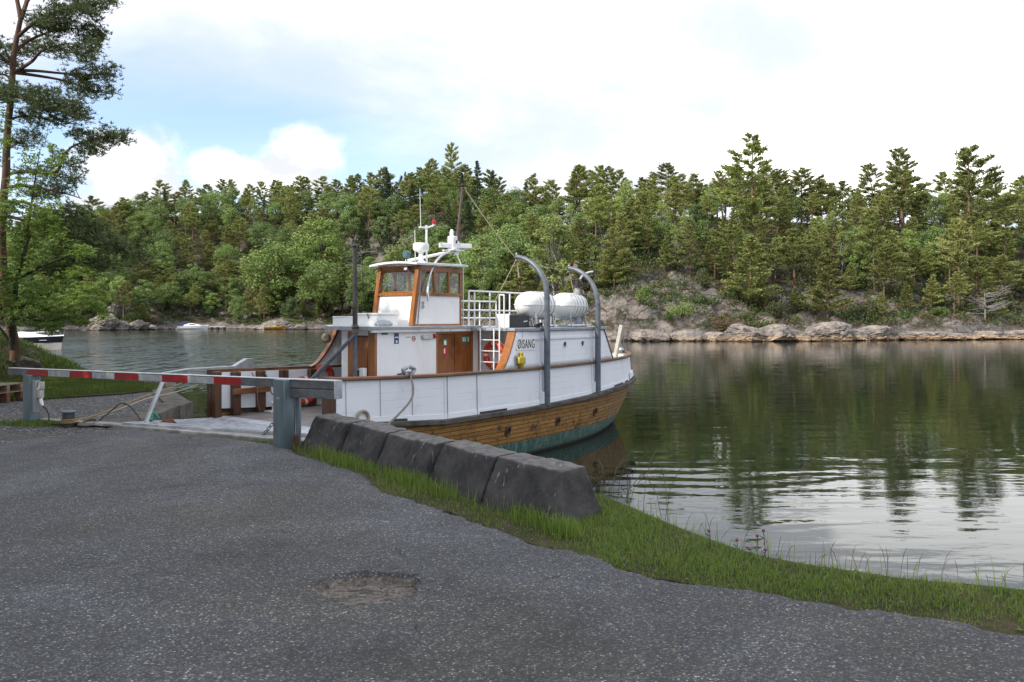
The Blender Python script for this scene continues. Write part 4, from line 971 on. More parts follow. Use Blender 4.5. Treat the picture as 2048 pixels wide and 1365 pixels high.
for sx in (0, 1):
    root2 = empty('mooring_bitt'); root2.parent = FERRY; root2.location = B(1.62+.36*sx, -1.86, 1.25)
    mb = MB(); mb.lathe([(.085, 0), (.085, .19)], 16); mb.build('barrel', M['boat_white'], root2)
    mb = MB(); mb.lathe([(.115, .19), (.122, .21), (.115, .235), (.08, .25)], 16); mb.build('cap', M['boat_white'], root2)
mb = MB(); mb.box(1.40, 2.2, 1.72, 2.0, 1.252, 1.285); mb.build('bitt_plate', M['boat_white'], FERRY)
# cleat on the near gunwale
mb = MB(); q = B(2.02, gb(2.0)-.02, zgun(2)+.07); mb.bar(q+Vector((-.13, 0, .02)), q+Vector((.13, 0, .02)), .09, .06)
mb.tube(smooth_path([q+Vector((-.1,0,.03)), q+Vector((-.16,0,.12)), q+Vector((-.05,0,.16))]), [.045]*16+[.02], 8)
mb.tube(smooth_path([q+Vector((.1,0,.03)), q+Vector((.17,0,.12)), q+Vector((.03,0,.17))]), [.045]*16+[.02], 8); mb.build('fairlead', M['galv'], FERRY)
mb = MB(); mb.torus(Matrix.Translation(hullpt(.78, .10, .04)) @ Matrix.Rotation(R(90), 4, 'X'), .15, .032, 24, 8); tag(mb.build('eye_ring', M['rope_pale'], FERRY), 'rusty white mooring eye')

# ---- deckhouse below the wheelhouse
TW = .80; C0, C1, ZD, ZR = 2.40, 6.05, 1.25, 3.22
mb = MB()
mb.loft([[B(C0+.02, TW, ZD), B(C0+.02, TW, ZR)], [B(4.44, TW, ZD), B(4.44, TW, ZR)]], [[(0, 0), (0, 1)], [(.9, 0), (.9, 1)]])
mb.loft([[B(4.44, TW, 3.10), B(4.44, TW, ZR)], [B(5.76, TW, 3.10), B(5.76, TW, ZR)]], [[(0, .9), (0, 1)], [(.6, .9), (.6, 1)]])
mb.loft([[B(5.76, TW, ZD), B(5.76, TW, ZR)], [B(C1, TW, ZD), B(C1, TW, ZR)]], [[(0, 0), (0, 1)], [(.12, 0), (.12, 1)]])
mb.loft([[B(C0, -.12, ZD), B(C0, -.12, ZR)], [B(C0, -.34, ZD), B(C0, -.34, ZR)]], [[(0, 0), (0, 1)], [(.1, 0), (.1, 1)]])
mb.loft([[B(C0, -.34, ZD), B(C0, -.34, ZR)], [B(C1, -.34, ZD), B(C1, -.34, ZR)]], [[(0, 0), (0, 1)], [(1, 0), (1, 1)]])
mb.loft([[B(C0, TW-.05, 3.10), B(C0, TW-.05, ZR)], [B(C0, -.12, 3.10), B(C0, -.12, ZR)]], [[(0, .9), (0, 1)], [(.3, .9), (.3, 1)]])
dh = mb.build('deckhouse_wall', M['white_v'], FERRY, smooth=0)
sol = dh.modifiers.new('thick', 'SOLIDIFY'); sol.thickness = .035; sol.offset = 0
def bbox(name, s0, s1, t0, t1, z0, z1, mat, parent=FERRY, bevel=.006, label=None):
    mb = MB(); mb.box(s0, s1, -t1, -t0, z0, z1); o = mb.build(name, M[mat], parent, bevel=bevel)
    if label: o['label'] = label
    return o
bbox('corner_post', C0-.03, C0+.05, .60, TW+.02, ZD, ZR-.02, 'varnish'); bbox('corner_post', C0-.02, C0+.05, -.12, .10, ZD, ZR-.02, 'varnish')
fd = bbox('front_door', C0+.03, C0+.07, .10, .60, ZD+.06, 3.08, 'door_wood')
bbox('door_panel', C0+.012, C0+.028, .17, .53, 2.25, 2.85, 'door_wood', fd, .01); bbox('door_panel', C0+.012, C0+.028, .17, .53, 1.45, 2.05, 'door_wood', fd, .01)
bbox('handle', C0-.03, C0+.0, .17, .34, 2.30, 2.325, 'silver', fd)
bbox('door_frame', 4.41, 4.47, TW-.03, TW+.035, ZD, 3.13, 'varnish'); bbox('door_frame', 5.73, 5.79, TW-.03, TW+.035, ZD, 3.13, 'varnish'); bbox('door_frame', 4.41, 5.79, TW-.03, TW+.037, 3.10, 3.15, 'varnish')
for k, (a, b) in enumerate(((4.475, 5.085), (5.10, 5.725))):
    d_ = bbox('side_door', a, b, TW-.03, TW+.012+.008*k, ZD+.05, 3.095, 'door_wood')
    if k == 0:
        bbox('door_sign', 4.66, 4.80, TW+.015, TW+.02, 2.80, 2.98, 'sign_green', d_, 0, 'green exit sign'); bbox('door_sign', 4.685, 4.775, TW+.021, TW+.023, 2.83, 2.94, 'sign_white', d_, 0)
        bbox('door_sign', 4.66, 4.80, TW+.015, TW+.02, 2.58, 2.78, 'sign_red', d_, 0, 'red fire equipment sign'); bbox('door_sign', 4.68, 4.73, TW+.021, TW+.023, 2.62, 2.74, 'sign_white', d_, 0)
    else:
        bbox('door_sign', 5.35, 5.66, TW+.021, TW+.026, 2.88, 3.03, 'sign_green', d_, 0, 'green emergency exit sign')
        mb = MB(); q = TW+.028
        for x in (5.39, 5.46, 5.58): mb.box(x, x+.035, -q, -q+.002, 2.90, 3.01)
        mb.build('door_mark', M['sign_white'], d_); bbox('door_sign', 5.44, 5.54, TW+.021, TW+.024, 2.80, 2.87, 'teal', d_, 0)
bbox('end_trim', C1-.04, C1+.02, TW-.03, TW+.03, ZD, ZR, 'varnish')
# things screwed to the white side
bbox('small_sign', 2.58, 2.78, TW+.018, TW+.022, 3.115, 3.165, 'sign_green', FERRY, 0, 'small green sign near the front corner')
sg = bbox('safety_poster', 2.98, 3.13, TW+.018, TW+.022, 2.90, 3.15, 'sign_blue', FERRY, 0, 'blue safety poster')
bbox('poster_mark', 3.03, 3.08, TW+.023, TW+.025, 2.92, 2.98, 'sign_white', sg, 0); bbox('poster_mark', 3.0, 3.11, TW+.023, TW+.025, 3.04, 3.065, 'sign_white', sg, 0)
Mn = lambda s, z, t=TW+.022: Matrix.Translation(B(s, t, z)) @ Matrix.Rotation(R(90), 4, 'X')
mb = MB(); mb.torus(Mn(3.62, 3.01), .055, .009, 24, 6); sg = mb.build('no_smoking_sign', M['sign_red'], FERRY)
mb = MB(); mb.bar(B(3.585, TW+.022, 3.045), B(3.655, TW+.022, 2.975), .012, .004); mb.build('slash', M['sign_red'], sg); 
mb = MB(); mb.box(3.58, 3.66, -TW-.020, -TW-.019, 3.003, 3.017); mb.build('mark', M['ink'], sg)
mb = MB()
for k in range(4): mb.box(3.36+.045*k, 3.375+.045*k, -TW-.021, -TW-.018, 3.03, 3.06)
mb.build('lettering', M['ink'], FERRY)
lp = bbox('emergency_lamp', 3.90, 4.24, TW+.018, TW+.075, 2.99, 3.09, 'lamp_lens', FERRY, .012); bbox('lamp_case', 3.875, 3.90, TW+.018, TW+.06, 3.0, 3.08, 'galv', lp)
mb = MB(); mb.lathe([(.055, 0), (.06, .03), (.045, .07), (.02, .085)], 16, Mn(4.33, 3.06, TW+.02)); mb.build('alarm_lamp', M['red_lens'], FERRY)
# cluttered shaded passage on the far side
mb = MB(); mb.box(4.6, 4.66, .36, 2.25, ZD, ZR-.02); mb.build('passage_bulkhead', M['dark_wood'], FERRY)
bbox('canister', 2.30, 2.44, .24, .46, 2.10, 2.30, 'black'); bbox('canister', 2.22, 2.34, .47, .60, 2.12, 2.36, 'gloss_white')
bbox('shelf', 2.18, 2.39, .2, .62, 2.06, 2.10, 'varnish')
# roof of the deckhouse
RF = [(2.13, .93), (2.13, -.5), (3.45, -2.30), (6.0, -2.33), (6.0, .93)]
mb = MB(); mb.prism([B(s, t, 3.235) for s, t in RF], (0, 0, .075)); mb.build('deckhouse_roof', M['roof_white'], FERRY, smooth=0, bevel=.012)
mb = MB(); mb.bar(B(2.12, .94, 3.272), B(2.12, -.5, 3.272), .03, .085); mb.bar(B(2.12, -.51, 3.272), B(3.45, -2.32, 3.272), .03, .085); mb.build('roof_edge', M['roof_grey'], FERRY)
mb = MB(); mb.bar(B(2.14, .945, 3.282), B(5.98, .945, 3.282), .025, .05); mb.build('roof_edge', M['roof_grey'], FERRY)
bbox('roof_fillet', 2.2, 5.9, .83, .91, 3.17, 3.233, 'roof_white')
mb = MB()
for s_ in (3.7, 4.1, 4.5, 4.85): mb.lathe([(.018, 0), (.012, .012), (.002, .016)], 8, Mn(s_, 3.20, .912))
mb.build('rivet', M['silver'], FERRY)
# far side wing: bulwark sweeping up to the roof, with a varnished edge
def wing(sb, st, sg, aft=None):
    rows = []
    for i in range(13):
        f = i/12; s_ = sb+(st-sb)*(f**.62); z = zgun(s_)+.05+(3.22-zgun(s_)-.05)*f; rows.append((s_, z))
    return rows
rw = wing(2.95, 3.85, -1)
mb = MB(); tt = -2.30
mb.loft([[B(s_, tt, z), B(4.7, tt, z)] for s_, z in rw], [[(0, i/12), (.5, i/12)] for i in range(13)]); o = mb.build('side_wing', M['white_v'], FERRY); so_ = o.modifiers.new('t', 'SOLIDIFY'); so_.thickness = .05; so_.offset = 0
mb = MB(); mb.loft([[B(s_-.015, tt-.06, z), B(s_-.015, tt+.08, z), B(s_+.05, tt+.08, z), B(s_+.05, tt-.06, z)] for s_, z in rw], ring=True, caps=True); mb.build('wing_edge', M['varnish'], FERRY)

# ---- wheelhouse
WH = empty('wheelhouse'); WH.parent = FERRY
a0, a1, tw, zb, zs, zt = 3.72, 5.47, .70, 3.315, 4.08, 4.80
rake = lambda z: (z-zb)*.16
mb = MB(); q = .03
for sg in (1, -1):
    mb.prism([B(a0+.02, sg*tw, zb), B(a1, sg*tw, zb), B(a1, sg*tw, zs), B(a0+.02+rake(zs), sg*tw, zs)], B(0, -sg*q, 0))
mb.prism([B(a0, -tw+.04, zb), B(a0, tw-.04, zb), B(a0+rake(zs), tw-.04, zs), B(a0+rake(zs), -tw+.04, zs)], B(q, 0, 0))
mb.prism([B(a1-.03, -tw+.04, zb), B(a1-.03, tw-.04, zb), B(a1-.03, tw-.04, zs), B(a1-.03, -tw+.04, zs)], B(q, 0, 0))
mb.build('wall_panel', M['gloss_white'], WH, smooth=0, bevel=.004)
def wp(name, a, b, w_, d, mat='varnish', up=(1, 0, 0), par=WH): 
    mb = MB(); mb.bar(a, b, w_, d, up=up); return mb.build(name, M[mat], par, bevel=.006)
for sg in (1, -1):
    wp('corner_post', B(a0-.01, sg*(tw-.03), zb), B(a0-.01+rake(zt), sg*(tw-.03), zt), .12, .12)
    wp('corner_post', B(a1-.03, sg*(tw-.02), zb), B(a1-.03, sg*(tw-.02), zt), .07, .07)
    wp('bottom_trim', B(a0+.05, sg*(tw+.005), zb+.02), B(a1, sg*(tw+.005), zb+.02), .05, .045, up=(0, 0, 1))
    wp('window_sill', B(a0+.05+rake(zs), sg*(tw), zs+.015), B(a1, sg*(tw), zs+.015), .085, .07, up=(0, 0, 1))
    wp('window_head', B(a0+.05+rake(zt), sg*(tw), zt-.07), B(a1, sg*(tw), zt-.07), .075, .12, up=(0, 0, 1))
    for s_ in (4.46, 4.98): wp('mullion', B(s_, sg*tw, zs), B(s_, sg*tw, zt), .07, .065)
    for x0, x1 in ((4.0, 4.425), (4.50, 4.945), (5.02, 5.41)):
        f = MB(); e = .022
        for (p_, r_) in (((x0, zs+.05), (x1, zs+.05)), ((x0, zt-.13), (x1, zt-.13))): f.bar(B(p_[0], sg*(tw+.01), p_[1]), B(r_[0], sg*(tw+.01), r_[1]), .03, e, up=(0, 0, 1))
        for x in (x0, x1): f.bar(B(x, sg*(tw+.01), zs+.05), B(x, sg*(tw+.01), zt-.13), .03, e)
        fo = f.build('window', M['varnish'], WH); mb = MB(); mb.box(x0, x1, -sg*tw-.003, -sg*tw+.003, zs+.05, zt-.13); mb.build('pane', M['glass'], fo, smooth=0)
for s0, rk in ((a0, True), (a1-.03, False)):
    dx = rake if rk else (lambda z: 0)
    wp('window_sill', B(s0-.005+dx(zs), -tw+.06, zs+.015), B(s0-.005+dx(zs), tw-.06, zs+.015), .085, .07, up=(0, 0, 1))
    wp('window_head', B(s0+dx(zt), -tw+.06, zt-.06), B(s0+dx(zt), tw-.06, zt-.06), .075, .12, up=(0, 0, 1))
    fo = wp('window', B(s0+dx(zs+.4), -.06, zs+.05), B(s0+dx(zt-.1), -.06, zt-.1), .05, .05) if not rk else wp('window', B(s0+.02+dx(zs+.07), -.6, zs+.07), B(s0+.02+dx(zs+.07), .6, zs+.07), .03, .03, up=(0, 0, 1))
    mb = MB(); mb.hexa([B(s0+.02+dx(zs), -.62, zs+.04), B(s0+.02+dx(zs), .62, zs+.04), B(s0+.026+dx(zs), .62, zs+.04), B(s0+.026+dx(zs), -.62, zs+.04), B(s0+.02+dx(zt), -.62, zt-.1), B(s0+.02+dx(zt), .62, zt-.1), B(s0+.026+dx(zt), .62, zt-.1), B(s0+.026+dx(zt), -.62, zt-.1)])
    mb.build('pane', M['glass'], fo, smooth=0)
mb = MB(); mb.box(a0+.3, a0+.55, -.55, .55, 3.6, 4.18); mb.build('console', M['door_wood'], WH)
mb = MB(); mb.torus(Matrix.Translation(B(a0+.68, 0, 4.02)) @ Matrix.Rotation(R(80), 4, 'Y'), .2, .016, 24, 6); mb.build('steering_wheel', M['dark_wood'], WH)
mb = MB(); rows = []
for i in range(9):
    t = -1+2*i/8; rows.append([B(a0+rake(zt)-.26, t*(tw+.14), zt+.055*(1-t*t)), B(a1+.12, t*(tw+.14), zt+.03+.055*(1-t*t)), B(a1+.12, t*(tw+.14), zt+.085+.055*(1-t*t)), B(a0+rake(zt)-.26, t*(tw+.14), zt+.05+.055*(1-t*t))])
mb.loft(rows, ring=True, caps=True); mb.build('roof', M['roof_white'], WH, smooth=30)
mb = MB(); mb.tube([B(a0+.06, tw+.09, zb), B(a0+.22, tw+.09, zt-.02)], .018, 6); mb.build('drain_pipe', M['davit'], WH)
mb = MB(); mb.tube([B(a1+.03, tw+.04, 3.1), B(a1+.03, tw+.04, zt)], .016, 6); mb.build('drain_pipe', M['silver'], WH)
for s_, t_ in ((3.93, .33), (4.02, .62)):
    mb = MB(); mb.lathe([(.035, 0), (.05, .08), (.055, .11), (.0, .112)], 14, Matrix.Translation(B(s_, t_, 4.70)) @ Matrix.Rotation(R(-70 if t_ < .5 else 100), 4, 'Y')); mb.build('deck_lamp', M['silver'] if t_ < .5 else M['black'], WH)
mb = MB(); mb.torus(Matrix.Translation(B(4.0, tw+.06, 3.78)) @ Matrix.Rotation(R(90), 4, 'X'), .035, .009, 14, 6); mb.torus(Matrix.Translation(B(4.0, tw+.06, 3.87)) @ Matrix.Rotation(R(90), 4, 'X'), .03, .009, 14, 6); mb.build('hook_ring', M['dark_mast'], WH)
# gear on the wheelhouse roof
mb = MB(); q = B(4.42, .28, 4.88)
mb.lathe([(.17, 0), (.12, .03), (.065, .10), (.055, .26), (.10, .30)], 18, Matrix.Translation(q)); rd = mb.build('radar_pedestal', M['gloss_white'], FERRY)
mb = MB(); mb.lathe([(.12, .30), (.185, .33), (.205, .385), (.205, .47), (.19, .51), (.08, .525)], 28, Matrix.Translation(q)); mb.build('radar_dome', M['gloss_white'], rd)
mb = MB(); mb.bar(B(4.5, .46, 4.86), B(4.5, .46, 5.88), .001, .001); mb = MB(); mb.tube([B(4.6, .30, 4.86), B(4.6, .30, 5.86)], .026, 8); mb.tube([B(4.28, .36, 5.78), B(4.62, .30, 5.80), B(4.98, .20, 5.90)], .022, 8); mt = mb.build('light_mast', M['gloss_white'], FERRY)
mb = MB(); mb.lathe([(.05, 0), (.055, .03)], 14, Matrix.Translation(B(4.98, .20, 5.9))); mb.build('lamp_base', M['boat_grey'], mt)
mb = MB(); mb.lathe([(.045, .03), (.05, .05), (.05, .12), (.03, .14)], 14, Matrix.Translation(B(4.98, .20, 5.9))); mb.build('lamp', M['red_lens'], mt)
mb = MB(); mb.tube([B(4.34, .35, 5.78), B(4.31, .35, 6.75)], [.012, .006], 6); mb.build('antenna', M['boat_white'], FERRY)
mb = MB(); mb.tube([B(4.3, .2, 4.9), B(4.28, .2, 5.72)], [.012, .008], 6); mb.build('antenna', M['boat_white'], FERRY)
mb = MB(); mb.tube([B(4.05, .15, 4.85), B(4.05, .15, 5.02)], .018, 6); sl_ = mb.build('searchlight', M['dark_mast'], FERRY)
mb = MB(); mb.lathe([(.03, -.1), (.085, -.06), (.09, .05), (.085, .07)], 18, Matrix.Translation(B(4.05, .15, 5.10)) @ Matrix.Rotation(R(-80), 4, 'Y')); mb.build('lamp_head', M['teal'], sl_)
# platform with scanner, main mast and curved brace
ps, pt, pz = 5.30, .58, 5.24
PLT = empty('scanner_platform'); PLT.parent = FERRY
mb = MB(); mb.box(ps-.22, ps+.22, -pt-.20, -pt+.18, pz, pz+.03); mb.build('plate', M['gloss_white'], PLT)
mb = MB(); mb.bar(B(ps-.05, pt+.02, pz+.03), B(ps-.05, pt+.02, pz+.38), .20, .18); mb.build('gearbox', M['gloss_white'], PLT, bevel=.02)
bd2 = (B(0, 0, 0)+(FM.to_3x3().inverted() @ Vector((.92, .39, 0)))).normalized()
mb = MB(); c0 = B(ps, pt+.1, pz+.13); mb.bar(c0-bd2*.46, c0+bd2*.42, .09, .12); mb.build('scanner_bar', M['gloss_white'], PLT, bevel=.015)
mb = MB(); mb.lathe([(.055, 0), (.05, .12), (.03, .17)], 12, Matrix.Translation(B(ps-.08, pt+.02, pz+.38))); mb.build('cap', M['gloss_white'], PLT)
mb = MB(); mb.bar(B(ps-.04, pt+.125, pz+.22), B(ps+.02, pt+.125, pz+.22), .004, .09); mb.build('maker_plate', M['dark_mast'], PLT)
mb = MB(); th = [i/14*math.pi/2 for i in range(15)]
mb.tube([B(ps-1.22*math.cos(a), .86-.2*math.sin(a), 3.92+1.3*math.sin(a)) for a in th], .032, 8); mb.build('curved_brace', M['silver'], PLT)
mb = MB(); mb.tube([B(4.35, -.2, 4.96), B(5.25, .5, 5.22)], .036, 8); mb.build('brace', M['gloss_white'], PLT)
mb = MB(); mb.tube([B(ps+.1, pt, pz), B(a1+.05, pt+.1, 4.84)], .018, 6); mb.build('brace', M['gloss_white'], PLT)
mb = MB(); mb.tube([B(5.42, .60, 5.15), B(5.43, .60, 5.5)], .062, 10); mb.build('mast_foot', M['gloss_white'], FERRY)
mb = MB(); mb.tube([B(5.43, .60, 5.45), B(5.50, .60, 5.7)], .06, 10); mb.tube([B(5.44, .60, 5.6), B(5.62, .62, 6.97)], [.042, .03], 10); ms = mb.build('mast', M['brown_mast'], FERRY)
mb = MB(); mb.lathe([(.05, 0), (.06, .03), (.035, .07)], 10, Matrix.Translation(B(5.62, .62, 6.95))); mb.build('masthead', M['black'], ms)
MTOP = B(5.62, .62, 6.97)
# dark pole before the deckhouse
mb = MB(); mb.tube([B(2.03, .55, 1.25), B(2.03, .55, 3.2)], .052, 10); po = mb.build('derrick_foot', M['davit'], FERRY)
mb = MB(); mb.tube([B(2.03, .55, 3.2), B(2.02, .55, 5.12)], [.058, .046], 10); po = mb.build('derrick_post', M['dark_mast'], FERRY)
mb = MB(); mb.lathe([(.05, 0), (.075, .015), (.075, .035), (.03, .075)], 12, Matrix.Translation(B(2.02, .55, 5.11))); mb.build('post_cap', M['black'], po)
mb = MB()
for k in range(5): mb.torus(Matrix.Translation(B(2.03, .55, 3.16+.045*k)) @ Matrix.Rotation(.25*(k % 3-1), 4, 'X'), .068, .016, 16, 6)
mb.build('lashing', M['rope_grey'], po)
mb = MB(); mb.tube([B(1.98, .60, 3.12), B(1.45, -.28, 2.10)], .045, 8); mb.build('boom_strut', M['davit'], FERRY)

# ---- aft house, flush with the hull side
z1 = 3.175
bw = lambda f: 5.08+(5.66-5.08)*(f**.75); aw = lambda f: 10.95-.62*f
for sg in (1, -1):
    rows = []; uvr = []
    for i in range(23):
        u = i/22; r_ = []; uu = []
        for j in range(9):
            f = j/8; s_ = bw(f)+(aw(f)-bw(f))*u; r_.append(B(s_, sg*(gb(s_)-.025-.05*f), zgun(s_)+.06+(z1-zgun(s_)-.06)*f)); uu.append((s_*.25, f))
        rows.append(r_); uvr.append(uu)
    mb = MB(); mb.loft(rows, uvr); o = mb.build('house_side', M['white'], FERRY); so_ = o.modifiers.new('t', 'SOLIDIFY'); so_.thickness = .05; so_.offset = -1 if sg > 0 else 1
    mb = MB(); mb.loft([[B(bw(j/8)-.02, sg*(gb(5.3)-.015-.05*j/8), zgun(5.3)+.06+(z1-zgun(5.3)-.06)*j/8), B(bw(j/8)-.02, sg*(gb(5.3)-.25-.05*j/8), zgun(5.3)+.06+(z1-zgun(5.3)-.06)*j/8), B(bw(j/8)+.03, sg*(gb(5.3)-.25-.05*j/8), zgun(5.3)+.06+(z1-zgun(5.3)-.06)*j/8), B(bw(j/8)+.03, sg*(gb(5.3)-.015-.05*j/8), zgun(5.3)+.06+(z1-zgun(5.3)-.06)*j/8)] for j in range(9)], ring=True, caps=True); mb.build('house_edge', M['varnish'], FERRY)
    mb = MB(); mb.loft([[B(aw(j/8), sg*(gb(aw(j/8))+.0-.05*j/8), zgun(10.8)+.06+(z1-zgun(10.8)-.06)*j/8), B(aw(j/8)+.02, sg*(gb(aw(j/8))-.09-.05*j/8), zgun(10.8)+.06+(z1-zgun(10.8)-.06)*j/8)] for j in range(9)]); o = mb.build('house_trim', M['dark_wood'], FERRY); so_ = o.modifiers.new('t', 'SOLIDIFY'); so_.thickness = .022
mb = MB(); mb.loft([[B(6.15, -2.2, ZD), B(6.15, -2.2, z1)], [B(6.15, 2.22, ZD), B(6.15, 2.22, z1)]], [[(0, 0), (0, 1)], [(1, 0), (1, 1)]]); mb.build('house_front', M['white_v'], FERRY, smooth=0)
mb = MB(); mb.loft([[B(10.25, -1.98, ZD), B(10.25, -1.98, z1)], [B(10.25, 1.98, ZD), B(10.25, 1.98, z1)]], [[(0, 0), (0, 1)], [(1, 0), (1, 1)]]); mb.build('house_back', M['white_v'], FERRY, smooth=0)
def house_b(s_): return gb(s_)+.02
pts = [(5.60, .93), (5.60, 2.36)]+[(s_, house_b(s_)) for s_ in (6.2, 7, 8, 9, 9.8, 10.42)]
mb = MB(); poly = [B(s_, t, z1+.004) for s_, t in pts]+[B(s_, -t, z1+.004) for s_, t in [(10.42, house_b(10.42)), (9, house_b(9)), (7.5, house_b(7.5)), (6.01, 2.38), (6.01, -.93)]]
mb.prism(poly, (0, 0, .075)); mb.build('house_roof', M['roof_grey'], FERRY, smooth=0, bevel=.01)
# board below the roof, nameplate, portholes, yellow lamp
def on_side(s_, z, out=.0):
    f = (z-zgun(s_)-.06)/(z1-zgun(s_)-.06); return B(s_, gb(s_)-.025-.05*f+out, z)
for zz0, zz1, o0 in ((2.94, 3.165, .022), (2.955, 3.02, .034)):
    mb = MB(); mb.loft([[on_side(s_, zz0, .002), on_side(s_, zz1, .002), on_side(s_, zz1, o0), on_side(s_, zz0, o0)] for s_ in np.linspace(5.93 if o0 < .03 else 6.0, 10.05, 15)], ring=True, caps=True); mb.build('fascia_board', M['white'], FERRY)
for s_ in (6.62, 9.38):
    mb = MB(); mb.bar(on_side(s_, 2.27, .012), on_side(s_, 2.94, .012), .05, .03, up=(0, -1, 0)); mb.build('batten', M['white'], FERRY)
    mb = MB(); mb.bar(hullpt(s_-.02, .02, .012), hullpt(s_-.02, .98, .012), .05, .03, up=(0, -1, 0)); mb.build('batten', M['white'], FERRY)
for s_ in (7.87, 8.86):
    mb = MB(); p = on_side(s_, 2.79, .006); mb.torus(Matrix.Translation(p) @ Matrix.Rotation(R(90), 4, 'X'), .088, .016, 24, 8); o = mb.build('porthole', M['roof_white'], FERRY)
    mb = MB(); mb.lathe([(.086, -.008), (.086, -.002)], 24, Matrix.Translation(p) @ Matrix.Rotation(R(90), 4, 'X')); mb.build('pane', M['dark_glass'], o)
a = on_side(5.60, 2.70, .006); b = on_side(6.42, 2.70, .006); d = (b-a).normalized(); up = Vector((0, 0, 1)); nn = d.cross(up).normalized()
mb = MB(); o_ = nn*.018
mb.prism([a+d*.06, b, b+up*.31, a+up*.31+d*.13, a+up*.05+d*.02], nn*.014); npl = mb.build('nameplate', M['gloss_white'], FERRY, smooth=0)
fc = bpy.data.curves.new('letters', 'FONT'); fc.body = 'ØISANG'; fc.size = .29; fc.align_x = 'CENTER'; fc.extrude = .003; fc.space_character = 1.12
fo = bpy.data.objects.new('tmp', fc); COL.objects.link(fo); bpy.context.view_layer.update()
dg = bpy.context.evaluated_depsgraph_get(); lm = bpy.data.meshes.new_from_object(fo.evaluated_get(dg)); bpy.data.objects.remove(fo)
xsl = [v.co.x for v in lm.vertices]; wd = max(xsl)-min(xsl)
Ml = Matrix.Translation(a+d*.44+up*.045+nn*.018) @ Matrix((( d.x, up.x, nn.x, 0), (d.y, up.y, nn.y, 0), (d.z, up.z, nn.z, 0), (0, 0, 0, 1))) @ Matrix.Scale(.70/wd, 4, (1, 0, 0)) @ Matrix.Scale(1.12, 4, (0, 1, 0))
lm.transform(Ml); lm.materials.clear(); lm.name = 'lettering'; link('lettering', lm, M['ink'], npl)
yb = empty('yellow_beacon'); yb.parent = FERRY; q = on_side(5.74, 2.45, .02)
mb = MB(); mb.bar(q+Vector((-.15, 0, -.2)), q+Vector((-.15, 0, .12)), .02, .06); mb.build('bracket', M['galv'], yb)
mb = MB(); mb.bar(q+Vector((-.13, -.05, 0)), q+Vector((.13, -.05, 0)), .11, .17); mb.build('case', M['yellow'], yb, bevel=.02)
mb = MB(); mb.lathe([(.06, .085), (.05, .12), (.055, .13), (.055, .20), (.03, .21)], 14, Matrix.Translation(q+Vector((0, -.05, 0)))); mb.build('lens_housing', M['yellow'], yb)
mb = MB(); mb.lathe([(.075, -.085), (.06, -.15), (.035, -.19), (.02, -.21)], 14, Matrix.Translation(q+Vector((0, -.05, 0)))); mb.build('base', M['yellow'], yb)
mb = MB(); mb.lathe([(.028, -.21), (.022, -.245)], 10, Matrix.Translation(q+Vector((0, -.05, 0)))); mb.build('plug', M['black'], yb)
# ladder up to the aft roof
ld = empty('ladder'); ld.parent = FERRY
for t_, zt_ in ((1.30, 3.24), (1.93, 4.05), (2.08, 4.05)):
    mb = MB(); mb.tube([B(5.53, t_, 1.3 if t_ < 2 else 3.26), B(5.53, t_, zt_)], .019, 8); mb.build('ladder_rail', M['gloss_white'], ld)
mb = MB(); mb.tube(smooth_path([B(5.53, 1.93, 4.04), B(5.53, 1.95, 4.08), B(5.53, 2.06, 4.08), B(5.53, 2.08, 4.04)]), .019, 8); mb.build('ladder_hoop', M['gloss_white'], ld)
mb = MB(); mb.tube([B(5.53, 1.75, 1.3), B(5.53, 1.75, 3.24)], .019, 8); mb.build('ladder_rail', M['gloss_white'], ld)
for z in (1.55, 1.83, 2.11, 2.39, 2.67, 2.95):
    mb = MB(); mb.tube([B(5.53, 1.30, z), B(5.53, 1.75 if z < 2.3 else 1.93, z)], .012, 6); mb.build('rung', M['gloss_white'], ld)
mb = MB(); mb.torus(Matrix.Translation(B(5.6, 2.17, 2.66)) @ Matrix.Rotation(R(80), 4, 'Y'), .05, .018, 14, 6); mb.bar(B(5.42, 2.1, 2.29), B(5.62, 2.3, 2.31), .05, .025); mb.build('lamp_bracket', M['silver'], FERRY)
# roof railings
def railing(path, z0, hs, n_post, name='roof_railing'):
    rt = empty(name); rt.parent = FERRY
    for h_ in hs:
        mb = MB(); mb.tube([B(s_, t, z0+h_) for s_, t in path], .021, 8); mb.build('rail', M['gloss_white'], rt)
    for k in range(n_post):
        f = k/(n_post-1)*(len(path)-1); i = min(int(f), len(path)-2); fr = f-i
        s_ = path[i][0]+(path[i+1][0]-path[i][0])*fr; t = path[i][1]+(path[i+1][1]-path[i][1])*fr
        mb = MB(); mb.tube([B(s_, t, z0-.02), B(s_, t, z0+max(hs))], .021, 8); mb.build('rail_post', M['gloss_white'], rt)
railing([(5.72, .74), (7.0, .64), (8.3, .54), (9.3, .46)], 3.26, (.45, .96), 5)
railing([(5.80, .68), (6.05, .66)], 3.26, (.96,), 2)
railing([(5.72, -2.1), (7.3, -2.15), (8.9, -2.05), (10.1, -1.9)], 3.26, (.25, .5, .78), 6)
